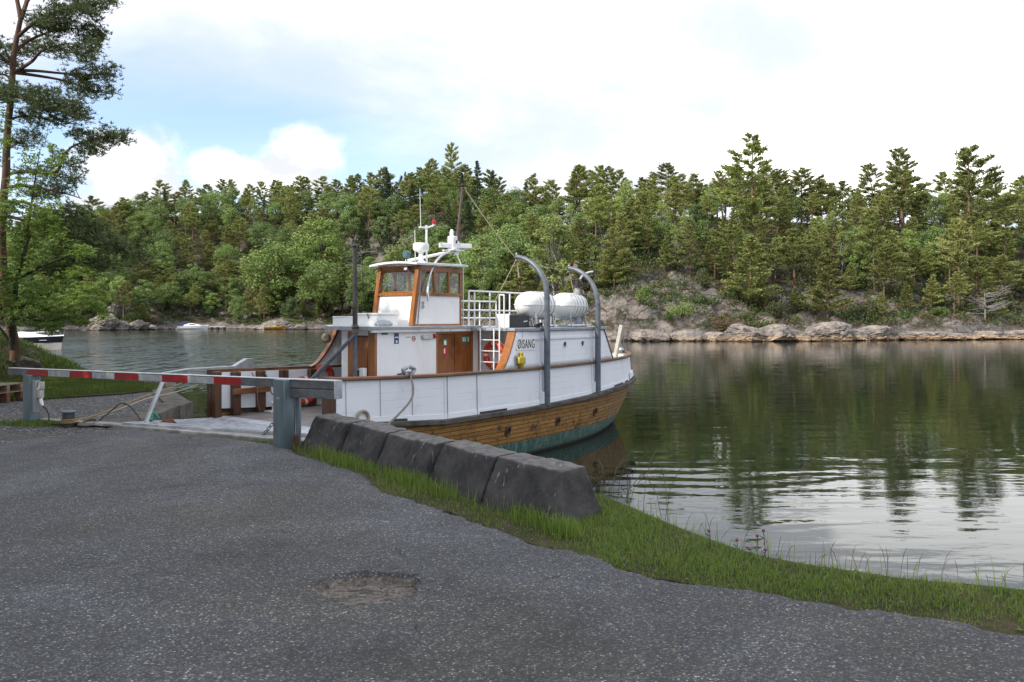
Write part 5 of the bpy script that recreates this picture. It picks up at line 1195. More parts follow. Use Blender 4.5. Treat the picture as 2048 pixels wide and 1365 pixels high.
# exhaust
mb = MB(); mb.lathe([(.095, 3.25), (.09, 4.15), (.086, 4.16), (.086, 4.40)], 16, Matrix.Translation(B(9.35, 1.75, 0))); ex = mb.build('exhaust_pipe', M['roof_grey'], FERRY)
mb = MB(); mb.lathe([(.088, 4.14), (.093, 4.15), (.093, 4.32), (.088, 4.33)], 16, Matrix.Translation(B(9.35, 1.75, 0))); mb.build('collar', M['lichen_wood'], ex)
mb = MB(); mb.lathe([(.125, 4.40), (.125, 4.45)], 14, Matrix.Translation(B(9.35, 1.75, 0))); mb.lathe([(.07, 4.45), (.07, 4.62)], 14, Matrix.Translation(B(9.35, 1.75, 0)))
for a in range(5): mb.tube([B(9.35+.12*math.cos(a*1.26), 1.75+.12*math.sin(a*1.26), 4.44), B(9.35+.12*math.cos(a*1.26), 1.75+.12*math.sin(a*1.26), 4.62)], .008, 5)
mb.torus(Matrix.Translation(B(9.35, 1.75, 4.62)), .12, .009, 18, 5); mb.build('spark_cage', M['dark_mast'], ex)
mb = MB(); mb.tube(smooth_path([B(9.4, 1.8, 4.58), B(9.45, 1.85, 4.72), B(9.60, 1.95, 4.82), B(9.78, 2.0, 4.86)]), .035, 8); mb.build('outlet', M['silver'], ex)
mb = MB(); mb.tube([B(9.75, 1.6, 3.24), B(9.75, 1.6, 4.30)], .06, 10); mb.build('vent_pipe', M['brown_mast'], FERRY)
# davits outside the hull
DT = []
for s_, Rr in ((6.73, 1.12), (9.50, 1.12)):
    t_ = gb(s_)+.13; zc = 4.02 if s_ < 8 else 3.86
    dv_ = empty('davit'); dv_.parent = FERRY
    mb = MB(); mb.tube([B(s_, t_, zrub(s_)+.03), B(s_, t_, 3.45)], .083, 14); mb.build('lower_post', M['davit'], dv_)
    th = [i/12*math.pi/2*.93 for i in range(13)]
    mb = MB(); mb.tube([B(s_, t_, 3.40), B(s_, t_, zc)], .074, 14); mb.tube([B(s_, t_-Rr*(1-math.cos(a)), zc+Rr*1.0*math.sin(a)) for a in th], [.074-.018*i/12 for i in range(13)], 14)
    mb.tube([B(s_, t_, 4.02 if s_ < 8 else 3.9), B(s_, t_, 4.05 if s_ < 8 else 3.93)], .08, 14)
    mb.build('curved_arm', M['galv'] if False else M['davit'], dv_)
    tip = B(s_, t_-Rr*(1-math.cos(th[-1])), zc+Rr*math.sin(th[-1]))
    mb = MB(); mb.torus(Matrix.Translation(tip+Vector((0, 0, -.1))), .035, .012, 12, 6); mb.lathe([(.02, 0), (.03, .05), (.01, .09)], 8, Matrix.Translation(tip+Vector((0, 0, .02)))); mb.build('eye', M['galv'], dv_)
    mb = MB(); mb.box(s_-.16, s_-.08, -t_+.02, -t_+.10, zrub(s_)+.08, zrub(s_)+.38); mb.build('heel_bracket', M['white'], dv_)
    DT.append(tip+Vector((0, 0, -.06)))
def wire(name, a, b, r, sag, mat='rope_pale'):
    mb = MB(); mb.tube([a.lerp(b, i/8)+Vector((0, 0, -sag*math.sin(math.pi*i/8))) for i in range(9)], r, 5); return mb.build(name, M[mat], FERRY)
wire('stay_wire', MTOP, DT[0], .014, .06); wire('stay_wire', DT[0], DT[1], .011, .05); wire('guy_rope', DT[0], B(5.75, 1.15, 3.26), .011, .01); wire('guy_rope', DT[1], B(9.8, 1.6, 3.26), .011, .01); wire('guy_rope', DT[0]+Vector((.02, 0, -.03)), DT[0]+Vector((.05, -.05, -.5)), .02, 0)
mb = MB(); q = B(6.5, 2.33, 3.30); mb.bar(q, q+Vector((.22, -.03, .06)), .09, .07); mb.torus(Matrix.Translation(q+Vector((.02, -.06, -.01))) @ Matrix.Rotation(R(90), 4, 'X'), .06, .022, 12, 6); mb.torus(Matrix.Translation(q+Vector((.15, -.07, -.03))) @ Matrix.Rotation(R(70), 4, 'X'), .07, .02, 12, 6); mb.build('clamp', M['black'], FERRY)
# stern
mb = MB(); mb.bar(B(13.4, .55, 1.9), B(13.83, .62, 3.26), .13, .13, up=(1, 0, 0)); mb.build('stern_post', M['lichen_wood'], FERRY, bevel=.01)
mb = MB(); mb.tube([B(14.1, .55, 2.3), B(14.03, .55, 3.02)], .018, 6); mb.build('flag_socket', M['davit'], FERRY)
mb = MB(); mb.lathe([(.10, 0), (.12, .05), (.09, .11), (.03, .14)], 12, Matrix.Translation(B(14.0, .48, 2.36))); mb.build('stern_roller', M['galv'], FERRY)
mb = MB(); mb.hexa([hullpt(12.55, .10, .02), hullpt(13.15, .13, .02), hullpt(13.15, .13, .09), hullpt(12.55, .10, .09), hullpt(12.6, .30, .01), hullpt(13.12, .36, .01), hullpt(13.12, .36, .07), hullpt(12.6, .30, .07)]); mb.build('stern_plate', M['white'], FERRY)
mb = MB(); mb.box(12.5, 12.58, -.2, 1.3, 1.25, 2.62); mb.build('stern_locker', M['white_v'], FERRY)

# ---- things carried on the ferry
def torus_buoy(c, axis_rz, label, Rr=.29, tilt=0):
    root = empty('lifebuoy', c, 0); root.rotation_euler = (R(90)+tilt, 0, axis_rz)
    bs = MB()
    for k in range(4):
        a0_ = k*math.pi/2+.13; bs.torus(Matrix(), Rr, .075, 12, 12, a0_, a0_+math.pi/2-.26)
    bs.build('ring', M['orange'], root)
    for k in range(4):
        mb = MB(); mb.torus(Matrix(), Rr, .0775, 5, 12, k*math.pi/2-.13, k*math.pi/2+.13); mb.build('white_band', M['buoy_white'], root)
    mb = MB()
    for k in range(4):
        a0_ = k*math.pi/2; p = [Vector(((Rr+.085+.02*math.sin(math.pi*i/6))*math.cos(a0_+i/6*math.pi/2), (Rr+.085+.02*math.sin(math.pi*i/6))*math.sin(a0_+i/6*math.pi/2), 0)) for i in range(7)]
        mb.tube(p, .008, 5)
    mb.build('grab_line', M['rope_pale'], root); return tag(root, label, 'lifebuoy', 'orange and white lifebuoys of the ferry')
rzf = BH+R(90)
torus_buoy(BW(5.98, 1.40, 2.55), BH-R(90), 'orange lifebuoy on the white wall behind the ladder')
torus_buoy(BW(2.72, -2.16, 1.66), BH, 'orange lifebuoy low on the far bulwark above the open deck')
torus_buoy(BW(3.3, -2.16, 1.95), BH, 'orange lifebuoy under the far rail just before the sloping varnished wing', .27)
root = empty('sign_board', BW(6.10, 1.33, 3.0), BH-R(90))
mb = MB(); mb.box(-.17, .2, -.0, .012, -.17, .12); b_ = mb.build('board', M['sign_white'], root)
mb = MB(); mb.torus(Matrix.Translation((-.02, -.004, 0)) @ Matrix.Rotation(R(90), 4, 'X'), .085, .013, 20, 6); mb.bar((-.08, -.006, .06), (.04, -.006, -.06), .016, .004); mb.build('prohibition_ring', M['sign_red'], root)
mb = MB(); mb.box(-.06, .02, -.004, 0, -.02, .03); mb.build('symbol', M['ink'], root)
tag(root, 'white prohibition sign with red ring above the lifebuoy', 'sign')
for k, (s_, lbl) in enumerate(((7.45, 'white life raft canister nearest the wheelhouse on the aft roof'), (9.07, 'white life raft canister beside the exhaust pipe on the aft roof'))):
    root = empty('life_raft', BW(s_, 1.62, 3.26), BH); zc = .60; r_ = .37
    Mx = Matrix.Translation((0, 0, zc)) @ Matrix.Rotation(R(90), 4, 'Y')
    def prof(z0, z1): return None
    mb = MB(); mb.lathe([(.02, -.70), (.12, -.685), (.215, -.63), (.295, -.53), (.345, -.40), (r_-.004, -.25), (r_, -.12), (r_, .38), (.345, .50), (.27, .60), (.16, .665), (.02, .69)], 36, Mx); mb.build('canister', M['raft_white'], root, smooth=60)
    mb = MB()
    pr = [(.13, -.697), (.228, -.64), (.308, -.54), (.358, -.405), (r_+.010, -.25), (r_+.012, -.12), (r_+.012, .38), (.358, .51), (.283, .612), (.17, .678)]
    poly = [Vector((z, y, zc)) for y, z in pr]+[Vector((z, -y, zc)) for y, z in pr[::-1]]
    mb.prism([p+Vector((0, 0, -.014)) for p in poly], (0, 0, .028)); mb.build('seam', M['raft_white'], root)
    for z in (-.05, .10, .25, .40):
        mb = MB(); mb.torus(Mx @ Matrix.Translation((0, 0, z)), r_+.003, .007, 36, 6); mb.build('strap', M['davit'], root)
    for z in (-.33, -.20):
        mb = MB(); mb.tube([Vector((z, .02*i, zc)) for i in range(2)], .003, 4); mb = None
    mb = MB(); mb.torus(Mx @ Matrix.Translation((0, 0, -.20)), r_-.001, .006, 36, 6); mb.build('strap', M['rope_pale'], root)
    for sx in (-.38, .38):
        mb = MB()
        mb.bar((sx, -.36, .02), (sx, .36, .02), .05, .04); mb.bar((sx, -.36, .0), (sx, -.30, .38), .04, .05); mb.bar((sx, .36, .0), (sx, .30, .38), .04, .05)
        mb.bar((sx, -.17, .22), (sx, .17, .22), .05, .04); mb.bar((sx, -.2, .02), (sx, -.16, .26), .04, .04); mb.bar((sx, .2, .02), (sx, .16, .26), .04, .04); mb.build('cradle', M['galv'], root, bevel=.005)
    for sy in (-.34, .34):
        mb = MB(); mb.bar((-.5, sy, .05), (.5, sy, .05), .04, .04); mb.build('cradle_rail', M['gloss_white'], root)
    mb = MB()
    for i in range(7): mb.box(-.46+.04*i, -.44+.04*i, -.13, -.125, zc+.348+.0*i, zc+.356)
    mb.build('marking', M['davit'], root)
    tag(root, lbl, 'life raft', 'life raft canisters on the aft roof')
root = empty('black_box', BW(6.48, 1.62, 3.26), BH)
mb = MB(); mb.box(-.42, .42, -.22, .22, 0, .32); mb.build('body', M['black'], root, bevel=.008)
mb = MB(); mb.box(-.46, -.425, -.22, .22, 0, .35); mb.build('end_panel', M['gloss_white'], root, bevel=.005)
mb = MB(); mb.bar((.15, -.23, .15), (.32, -.23, .17), .012, .03); mb.build('handle', M['silver'], root)
tag(root, 'black storage box with white end panel on the aft roof', 'storage box')
root = empty('roof_locker', BW(3.17, .05, 3.31), BH); mb = MB(); mb.box(-.33, .33, -.35, .35, 0, .27); mb.build('box', M['gloss_white'], root, bevel=.01)
mb = MB(); mb.box(-.36, .36, -.38, .38, .272, .315); ld_ = mb.build('lid', M['gloss_white'], root, bevel=.01)
mb = MB(); mb.bar((-.37, -.05, .30), (-.37, -.09, .18), .03, .012); mb.build('hasp', M['davit'], root)
tag(root, 'white locker with lid on the deckhouse roof before the wheelhouse', 'locker')
root = empty('roof_locker', BW(3.15, -.78, 3.31), BH); mb = MB(); mb.box(-.33, .33, -.46, .42, 0, .21); mb.build('box', M['roof_white'], root, bevel=.01)
mb = MB(); mb.box(-.34, .35, -.47, .43, .212, .24); mb.build('lid', M['roof_white'], root, bevel=.008)
tag(root, 'low white locker on the deckhouse roof behind the dark post', 'locker')
root = empty('rope_bag', BW(2.9, .55, 3.31), BH); mb = MB(); mb.lathe([(.02, 0), (.20, .01), (.22, .06), (.14, .13), (.02, .15)], 14); mb.build('sack', M['roof_grey'], root)
mb = MB(); mb.tube(smooth_path([(-.2, -.05, .0), (-.24, -.05, .12), (-.2, -.05, .22), (-.14, -.05, .24)]), .014, 6); mb.build('hook', M['silver'], root)
tag(root, 'small grey sack lying at the foot of the wheelhouse front', 'sack')
for k, (s_, t_, z, r_, lb) in enumerate(((3.28, -2.02, 2.98, .13, 'beige round fender hanging beside the far wing'),)):
    mb = MB(); mb.lathe([(.02, -.16), (.10, -.12), (r_, 0), (.10, .12), (.03, .16), (.03, .2)], 16, Matrix.Rotation(R(70), 4, 'X')); tag(mb.build('fender', M['fender'], loc=BW(s_, t_, z)), lb, 'fender')
a = BW(2.02, gb(2.0), 2.36); b = P(733, 856, 11.0)
rope('mooring_line', [BW(2.05, 1.9, 2.28), BW(2.03, gb(2)-.0, 2.345), BW(1.99, gb(2)+.07, 2.29), BW(1.45, gb(2)+.62, 1.84), Vector((-2.28, 12.15, 1.50)), Vector((-2.2, 11.9, 1.45))], .022, 'rope_grey', 'grey mooring line from the near rail down behind the blocks')

# ------------------------------------------------------------------ hills across the water, u = X/Y
shoreD = lin([-1.1,-.75,-.62,-.55,-.50,-.46,-.42,-.37,-.33,-.27,-.22,-.17,-.1,-.04,.03,.09,.13,.16,.22,.30,.36,.45,.55,.64,.8,1.1],
             [190,205,222,232,236,244,258,262,256,252,246,230,196,168,142,124,120.5,121.5,122.5,121,122.5,127,131,136,150,175])
def terr_h(u, e):
    """height over the water, e = distance behind the shoreline"""
    left = np.clip((.02-u)/.14, 0, 1); left = left*left*(3-2*left)
    cliff = np.clip(1-np.abs((u-.205)/.10), 0, 1)**.7
    hl = np.interp(e, [-40,-3,0,2.5,8,20,40,70,100,125,170,400], [-4,-.8,-.1,1.4,2.6,7,17,34,46,50,46,36])
    ridge = np.interp(u, [-.75,-.56,-.52,-.45,-.39,-.33,-.2,-.05], [.62,.74,.84,1.02,1.08,1.06,1.04,1.04]); hl = hl*np.where(e > 8, 1+(ridge-1)*np.clip((e-8)/40, 0, 1), 1)
    hr = np.interp(e, [-40,-3,0,.9,3,10,17,30,50,70,100,150,400], [-4,-.8,-.1,1.0,2.3,4.0,6.4,12,19,25,30,33,26])
    hc = np.interp(e, [-40,-3,0,1.2,3,7,12,18,30,50,70,100,150,400], [-4,-.8,-.1,1.3,2.6,5.0,9.0,12.0,15.0,20.5,25.5,31,34,27])
    hr = hr*(1-cliff)+hc*cliff
    return hl*left+hr*(1-left)
def fb(p, o=4): return noise.fractal(p, 1.0, 2.1, o)
def rockiness(x, y, e):
    return max(0, min(1, (34-e)/14))
def terr_z(x, y, full=True):
    u = x/y; e = y-shoreD(u)+3.2*noise.noise(Vector((x*.045, y*.045, 3)))+1.5*noise.noise(Vector((x*.16, y*.16, 8)))
    z = float(terr_h(u, e))
    if e < -6: return z
    k = max(0, min(1, (e+2)/8)); rk = rockiness(x, y, e)
    z += k*(1.6*fb(Vector((x*.05, y*.05, 1.3)), 3))
    if full and rk > 0:
        r1 = noise.voronoi(Vector((x*.22+y*.10, y*.26-.05*x, z*.12)))[0]; b = r1[1]-r1[0]
        st_ = z*.55+.25*x*.12+noise.noise(Vector((x*.12, y*.12, 9))); z += k*rk*(1.3*min(b, .7)-.4+.75*fb(Vector((x*.35, y*.35, 4)), 4)+.35*((st_ % 1)-.5))
        r2 = noise.voronoi(Vector((x*.7, y*.8, 7)))[0]; z += k*rk*.35*min(r2[1]-r2[0], .6)
    return z
us = np.concatenate([np.linspace(-1.05, -.68, 30)[:-1], np.linspace(-.68, .06, 300)[:-1], np.linspace(.06, .70, 420)[:-1], np.linspace(.70, 1.05, 30)])
es = np.concatenate([np.array([-30, -8, -4, -2.5]), np.arange(-1.5, 14, .32), np.arange(14, 34, .6), np.arange(34, 60, 1.6), np.arange(60, 130, 5), np.array([140, 170, 210, 260])])
V = np.empty((len(us), len(es), 3))
for i, u in enumerate(us):
    sdv = shoreD(u)
    for j, e in enumerate(es):
        y = sdv+e; x = u*y; V[i, j] = (x, y, terr_z(x, y))
n = len(es); ii = np.arange((len(us)-1)*(n-1)); r = ii//(n-1); c = ii % (n-1); a = r*n+c
me = np_mesh('hillside', V.reshape(-1, 3), np.stack([a, a+n, a+n+1, a+1], 1)); fl = np.ones((len(us)-1, n-1), bool); fl[330:, 4:75] = False; me.polygons.foreach_set('use_smooth', fl.ravel()[:len(me.polygons)])
tag(link('hillside', me, M['terrain']), kind='structure')

# ------------------------------------------------------------------ far trees: prototypes
def quads_from(cs, ax, nb, ln, wd):
    """leaf quads: centres, long axis, width axis, length, width"""
    n = len(cs); ax = ax/np.linalg.norm(ax, axis=1, keepdims=True); b = np.cross(ax, nb); b /= np.linalg.norm(b, axis=1, keepdims=True)+1e-9
    ln = ln[:, None]; wd = wd[:, None]
    V = np.empty((n, 4, 3)); V[:, 0] = cs-ax*ln/2; V[:, 1] = cs+b*wd/2; V[:, 2] = cs+ax*ln/2; V[:, 3] = cs-b*wd/2
    q = np.arange(n)*4; return V.reshape(-1, 3), np.stack([q, q+1, q+2, q+3], 1)
def crown_mesh(name, cs, ax, nb, ln, wd): return np_mesh(name, *quads_from(cs, ax, nb, ln, wd)[:1], quads_from(cs, ax, nb, ln, wd)[1])
def rv(n): v = rng.normal(size=(n, 3)); return v/np.linalg.norm(v, axis=1, keepdims=True)
def mk_trunk(segs, name):
    mb = MB()
    for pts, rs, k in segs: mb.tube(pts, [r_*(.62 if 'leafy' in name else 1) for r_ in rs], k)
    me = bpy.data.meshes.new(name); me.from_pydata(mb.v, [], mb.f)
    for p in me.polygons: p.use_smooth = True
    return me
def conifer(H, wid, base, nb, leaves, kind):
    segs = []; k = int(7); px = [0]; lean = rng.normal(0, .03*H, 2)
    tp = [Vector((lean[0]*(i/k)**2+.04*rng.normal(), lean[1]*(i/k)**2+.04*rng.normal(), H*i/k)) for i in range(k+1)]; tp[0] = Vector((0, 0, -.6))
    segs.append((tp, [max(.02, .017*H*(1-.9*i/k)) for i in range(k+1)], 6))
    C, A, N_ = [], [], []; pexp = rng.uniform(.38, .72); wind = rng.uniform(0, 6.28); nb = int(nb*1.35)
    leaves = int(leaves*2.0); per = leaves//nb
    for b in range(nb):
        f = base+(1-base)*((b+rng.uniform())/nb)**.9; f = min(f, .995)
        if kind == 'pine': prof = min(1, ((1-f)/(1-base))**pexp*1.05)*(.75+.25*min(1, (f-base)/.18))
        elif kind == 'young': prof = ((1-f)/(1-base))**.9
        else: prof = ((1-f)/(1-base))**.95
        Lb = wid*prof*rng.uniform(.66, 1.18)+.2; az = b*2.39996+rng.normal(0, .4); Lb *= 1+.28*math.cos(az-wind) if kind == 'pine' else 1; Lb *= .55 if kind == 'pine' and rng.uniform() < .22 else 1
        up = {'pine': .28+.75*f**3, 'young': .22+.5*f, 'spruce': -.25+.55*f}[kind]+rng.normal(0, .08)
        i = min(int(f*k), k-1); fr = f*k-i; o = np.array(tp[i].lerp(tp[i+1], fr)); o[2] = f*H
        d = np.array([math.cos(az), math.sin(az), up]); d /= np.linalg.norm(d)
        if Lb > .5: segs.append(([Vector(o), Vector(o+d*Lb*.5+np.array([0, 0, -.04*Lb])), Vector(o+d*Lb*.95)], [.006*H*(1-f)+.012, .012, .004], 3))
        m = max(12, int(per*(.25+1.1*Lb/wid)))
        inner = .28 if kind == 'pine' else .12
        t = inner+(1-inner)*rng.uniform(0, 1, m)**.75
        side = np.array([-math.sin(az), math.cos(az), 0])
        sp = (.30 if kind == 'pine' else .24)*Lb*(1.15-t*.55)
        lat = rng.normal(0, 1, m)*sp*.62
        c = o+d*(Lb*t)[:, None]+side*lat[:, None]; c[:, 2] += rng.normal(0, .035*Lb+.04, m)+(.10*np.abs(lat) if kind != 'spruce' else -.18*np.abs(lat))
        # clump: pull points towards a few knots so that gaps show
        kn = c[rng.integers(0, m, max(3, m//14))]; w_ = kn[rng.integers(0, len(kn), m)]; c = c*.66+w_*.34+rng.normal(0, .08, (m, 3))*np.array([1, 1, .5])
        C.append(c); A.append(d*.8+side*(np.sign(lat)*.6)[:, None]+rv(m)*.75+np.array([0, 0, .25])); N_.append(rv(m)+np.array([0, 0, .9]))
    C = np.concatenate(C); A = np.concatenate(A); N_ = np.concatenate(N_); n = len(C)
    ln = rng.uniform(.22, .44, n)*(H/12)**.4; wd = ln*rng.uniform(.26, .48, n)
    return crown_mesh(kind+'_crown', C, A, N_, ln, wd), mk_trunk(segs, kind+'_trunk')
def broadleaf(H, wid, base, clumps, leaves, leaf=.3, droop=0, narrow=0):
    segs = []; k = 5
    tp = [Vector((.08*rng.normal()*i, .08*rng.normal()*i, H*.8*i/k)) for i in range(k+1)]; tp[0] = Vector((0, 0, -.6))
    segs.append((tp, [max(.02, .02*H*(1-.85*i/k)) for i in range(k+1)], 6))
    C, A, N_ = [], [], []; zc = H*(base+1)/2; hz = H*(1-base)/2
    for b in range(clumps):
        v = rv(1)[0]; rr = rng.uniform(.25, 1)**.5; c0 = np.array([v[0]*wid*rr, v[1]*wid*rr, zc+v[2]*hz*rr])
        tz = (c0[2]-H*base)/(H*(1-base)); sh = (1-.55*max(0, tz-.35)) if not narrow else (1-.8*max(0, tz-.2)); c0[0] *= sh; c0[1] *= sh
        cr_ = wid*rng.uniform(.20, .40)
        m = leaves//clumps; w_ = rv(m); rad = cr_*(.45+.55*rng.uniform(0, 1, m)**.6)
        c = c0+w_*rad[:, None]*np.array([1, 1, .75]); C.append(c)
        out = w_*.7+np.array([0, 0, .45])+rv(m)*.6; N_.append(out); A.append(rv(m)+np.array([0, 0, -droop]))
        i = min(k-1, max(1, int(tz*k*.7))); segs.append(([tp[i], tp[i].lerp(Vector(c0), .55)+Vector((0, 0, -.05*H*.3)), Vector(c0)], [.006*H, .004*H, .012], 3))
    C = np.concatenate(C); A = np.concatenate(A); N_ = np.concatenate(N_); n = len(C)
    ln = rng.uniform(.6, 1.2, n)*leaf; wd = ln*rng.uniform(.5, .8, n)
    A = np.cross(N_, A)
    return crown_mesh('leafy_crown', C, A, N_, ln, wd), mk_trunk(segs, 'leafy_trunk')
PROTO = {
 'pine_tree': [conifer(12, 3.7, .30, 44, 5600, 'pine'), conifer(12, 3.2, .40, 38, 4600, 'pine'), conifer(12, 4.0, .24, 48, 6000, 'pine'), conifer(12, 3.0, .34, 40, 4400, 'pine'), conifer(12, 3.8, .46, 34, 4600, 'pine'), conifer(12, 3.4, .20, 46, 5200, 'pine')],
 'young_pine': [conifer(7, 2.3, .10, 40, 3800, 'young'), conifer(7, 2.0, .14, 34, 3200, 'young'), conifer(7, 2.6, .08, 44, 4000, 'young')],
 'spruce_tree': [conifer(13, 2.9, .08, 70, 6500, 'spruce'), conifer(13, 2.5, .12, 60, 5500, 'spruce')],
 'broadleaf_tree': [broadleaf(10, 3.3, .16, 46, 5200), broadleaf(10, 2.8, .14, 40, 4600), broadleaf(10, 3.6, .20, 50, 5600), broadleaf(10, 2.4, .12, 36, 4000)],
 'birch_tree': [broadleaf(10, 2.1, .22, 38, 3600, .24, .6, 1), broadleaf(10, 1.8, .28, 32, 3000, .24, .8, 1), broadleaf(10, 2.5, .2, 42, 4000, .25, .6, 1)],
}
LEAFM = {'pine_tree': 'needle_far', 'young_pine': 'needle_far', 'spruce_tree': 'spruce_far', 'broadleaf_tree': 'broad_far', 'birch_tree': 'birch_far'}
BARKM = {'pine_tree': 'bark_far', 'young_pine': 'bark_far', 'spruce_tree': 'bark_dark', 'broadleaf_tree': 'bark_dark', 'birch_tree': 'bark_birch'}
PH = {'pine_tree': 12, 'young_pine': 7, 'spruce_tree': 13, 'broadleaf_tree': 10, 'birch_tree': 10}
TREES = []
PROTO_OBJ = {}
def plant(kind, x, y, height, var=None, wide=1.0, z=None, group='trees on the far hillside', note=None):
    i = random.randrange(len(PROTO[kind])) if var is None else var
    key = (kind, i)
    if kind == 'pine_tree' and sum(t[1] == 'pine_tree' for t in TREES) > 296: kind, i = 'birch_tree', i % 3; key = (kind, i)
    if key not in PROTO_OBJ:
        root = empty(kind); cm, tm = PROTO[kind][i]; a = link('crown', cm, M[LEAFM[kind]], root); b = link('trunk', tm, M[BARKM[kind]], root); PROTO_OBJ[key] = (root, a, b)
    else:
        r0, a0_, b0 = PROTO_OBJ[key]; root = r0.copy(); COL.objects.link(root)
        for q in (a0_, b0): c = q.copy(); c.parent = root; COL.objects.link(c)
    s_ = height/PH[kind]; root.location = (x, y, (terr_z(x, y, False) if z is None else z)-.15)
    root.scale = (s_*wide, s_*wide, s_); root.rotation_euler = (random.gauss(0, .025), random.gauss(0, .025), random.uniform(0, 6.28))
    root['category'] = 'tree'; root['group'] = group
    TREES.append((root, kind, x, y, height, note)); return root
random.seed(11)
sky_y = lin([-80,0,150,200,250,300,340,400,450,500,560,620,680,740,800,850,905,950,1000,1040,1090,1150,1200,1260,1330,1400,1440,1470,1505,1540,1600,1660,1690,1720,1760,1800,1850,1890,1930,1980,2048,2200],
            [430,430,420,402,388,360,352,338,328,322,324,318,322,322,326,328,300,330,328,322,326,330,316,322,318,322,330,350,300,345,325,340,345,372,358,305,318,345,292,325,335,340])
def clear_of(u, e):      # bare rock shows here
    px = 1024+F*u
    if 1190 < px < 1580 and e < 17+6*math.sin(px*.02): return False
    if 1150 < px < 1260 and 20 < e < 29: return False
    if px >= 1580 and e < 9: return False
    if px < 1150 and e < 4.5: return False
    return True
# the rows of the wood, from the water to the ridge
def rows_left(): return (6, 11, 17, 24, 32, 41, 51, 61, 71, 81, 91, 100, 109)
def rows_right(): return (11, 16, 22, 29, 37, 46, 56, 66, 77, 89, 101)
for side, rows_, p0, p1, hh in (('L', rows_left(), -110, 1090, 14.0), ('R', rows_right(), 1060, 2160, 11.0)):
    for ri, e0 in enumerate(rows_):
        Ym = 250 if side == 'L' else 140
        step = {'L': 50 if ri < 9 else 44, 'R': 56 if ri < 7 else 48}[side]*random.uniform(.95, 1.05)
        px = p0+random.uniform(0, step)
        while px < p1:
            u = (px-1024)/F; e = e0+random.gauss(0, 2.4); px += step*random.uniform(.72, 1.28)
            if not clear_of(u, e): continue
            y = shoreD(u)+e; x = u*y; top_row = ri >= len(rows_)-2 and random.random() < .75
            pxx = px; q = random.random()
            if side == 'L':
                if top_row: kind = 'pine_tree' if q < .84 else 'spruce_tree'
                elif 380 < pxx < 560 and 3 <= ri <= 7: kind = 'pine_tree' if q < .75 else 'broadleaf_tree'
                elif ri <= 1: kind = 'pine_tree' if q < .35 else ('young_pine' if q < .5 else 'broadleaf_tree')
                elif 740 < pxx < 1000 and ri > 4: kind = 'spruce_tree' if q < .3 else ('broadleaf_tree' if q < .7 else 'pine_tree')
                else: kind = 'broadleaf_tree' if q < (.68 if pxx < 420 or pxx > 560 else .4) else ('birch_tree' if q < .74 else 'pine_tree')
            else:
                if top_row: kind = 'pine_tree'
                elif ri <= 1: kind = 'young_pine' if q < .8 else 'pine_tree'
                elif pxx < 1480: kind = 'pine_tree' if q < .44 else ('birch_tree' if q < .68 else ('broadleaf_tree' if q < .86 else 'young_pine'))
                else: kind = 'pine_tree' if q < .60 else ('young_pine' if q < .82 else ('birch_tree' if q < .91 else 'broadleaf_tree'))
            h = {'pine_tree': hh, 'young_pine': 6.3, 'spruce_tree': hh*1.1, 'broadleaf_tree': hh*.92, 'birch_tree': hh*.88}[kind]*random.uniform(.78, 1.2)
            if ri <= 1: h *= .78
            if side == 'R' and ri >= 2: h *= .9
            gz = terr_z(x, y, False)
            ytop = sky_y(px)+abs(random.gauss(0, 20)); ztop = CZ+(HY-ytop)/F*y
            if top_row: h = max(5, min(17, ztop-gz))
            elif gz+h > ztop: h = max(3.7, ztop-gz)
            if h < 3.0: continue
            plant(kind, x, y, h, wide=random.uniform(.95, 1.2)*(1.15 if kind in ('broadleaf_tree', 'pine_tree') else 1)*(1.1 if h < 8 else 1))
for side, p0, p1, e1 in (('L', 150, 1080, 108), ('R', 1080, 2140, 92)):
    px = p0
    while px < p1:
        px += random.uniform(13, 30); u = (px-1024)/F; y = shoreD(u)+e1+random.gauss(0, 8); x = u*y
        gz = terr_z(x, y, False); h = min(random.uniform(7, 12.5), CZ+(HY-sky_y(px)-abs(random.gauss(8, 12)))/F*y-gz)
        if h > 2.5: plant(random.choice(('broadleaf_tree', 'birch_tree', 'pine_tree', 'pine_tree', 'broadleaf_tree', 'spruce_tree') if side == 'L' else ('pine_tree', 'birch_tree', 'pine_tree', 'pine_tree', 'broadleaf_tree')), x, y, h, wide=random.uniform(1.2, 1.6))
# trees that stand out
def spot(kind, px, e, ytop, var=None, wide=1., note=None):
    u = (px-1024)/F; y = shoreD(u)+e; x = u*y; z = terr_z(x, y, False); h = CZ+(HY-ytop)/F*y-z
    return plant(kind, x, y, max(2.5, h), var, wide, note=note)
spot('pine_tree', 1508, 46, 276, 5, 1.15, 'tall shapely pine standing clear of the skyline above the cliff')
spot('pine_tree', 905, 100, 290, 3, .9, 'tallest pine on the skyline right behind the mast')
spot('spruce_tree', 955, 88, 322, 0, 1.0, 'dark pointed spruce on the skyline right of the mast')
spot('pine_tree', 1805, 62, 300, 3, 1.15, 'tall open pine on the skyline near the right, left of its bushier neighbour')
spot('pine_tree', 1938, 48, 298, 5, 1.3, 'tall bushy pine on the skyline near the right edge')
spot('young_pine', 1166, 19, 488, 1, 1.1, 'young pine standing in front of the cottage gable')
spot('young_pine', 1208, 18, 505, 0, 1.2, 'low young pine before the cottage wall')
spot('birch_tree', 1188, 19, 486, 0, 1.1, 'small birch hiding the middle of the cottage')
spot('young_pine', 1228, 18, 492, 2, 1.3, 'bushy young pine before the right end of the cottage')
spot('young_pine', 1252, 19, 486, 0, 1.2, 'young pine right of the cottage')
spot('pine_tree', 1190, 34, 372, 4, 1.1, 'tall reddish pine with spreading limbs above the cottage')
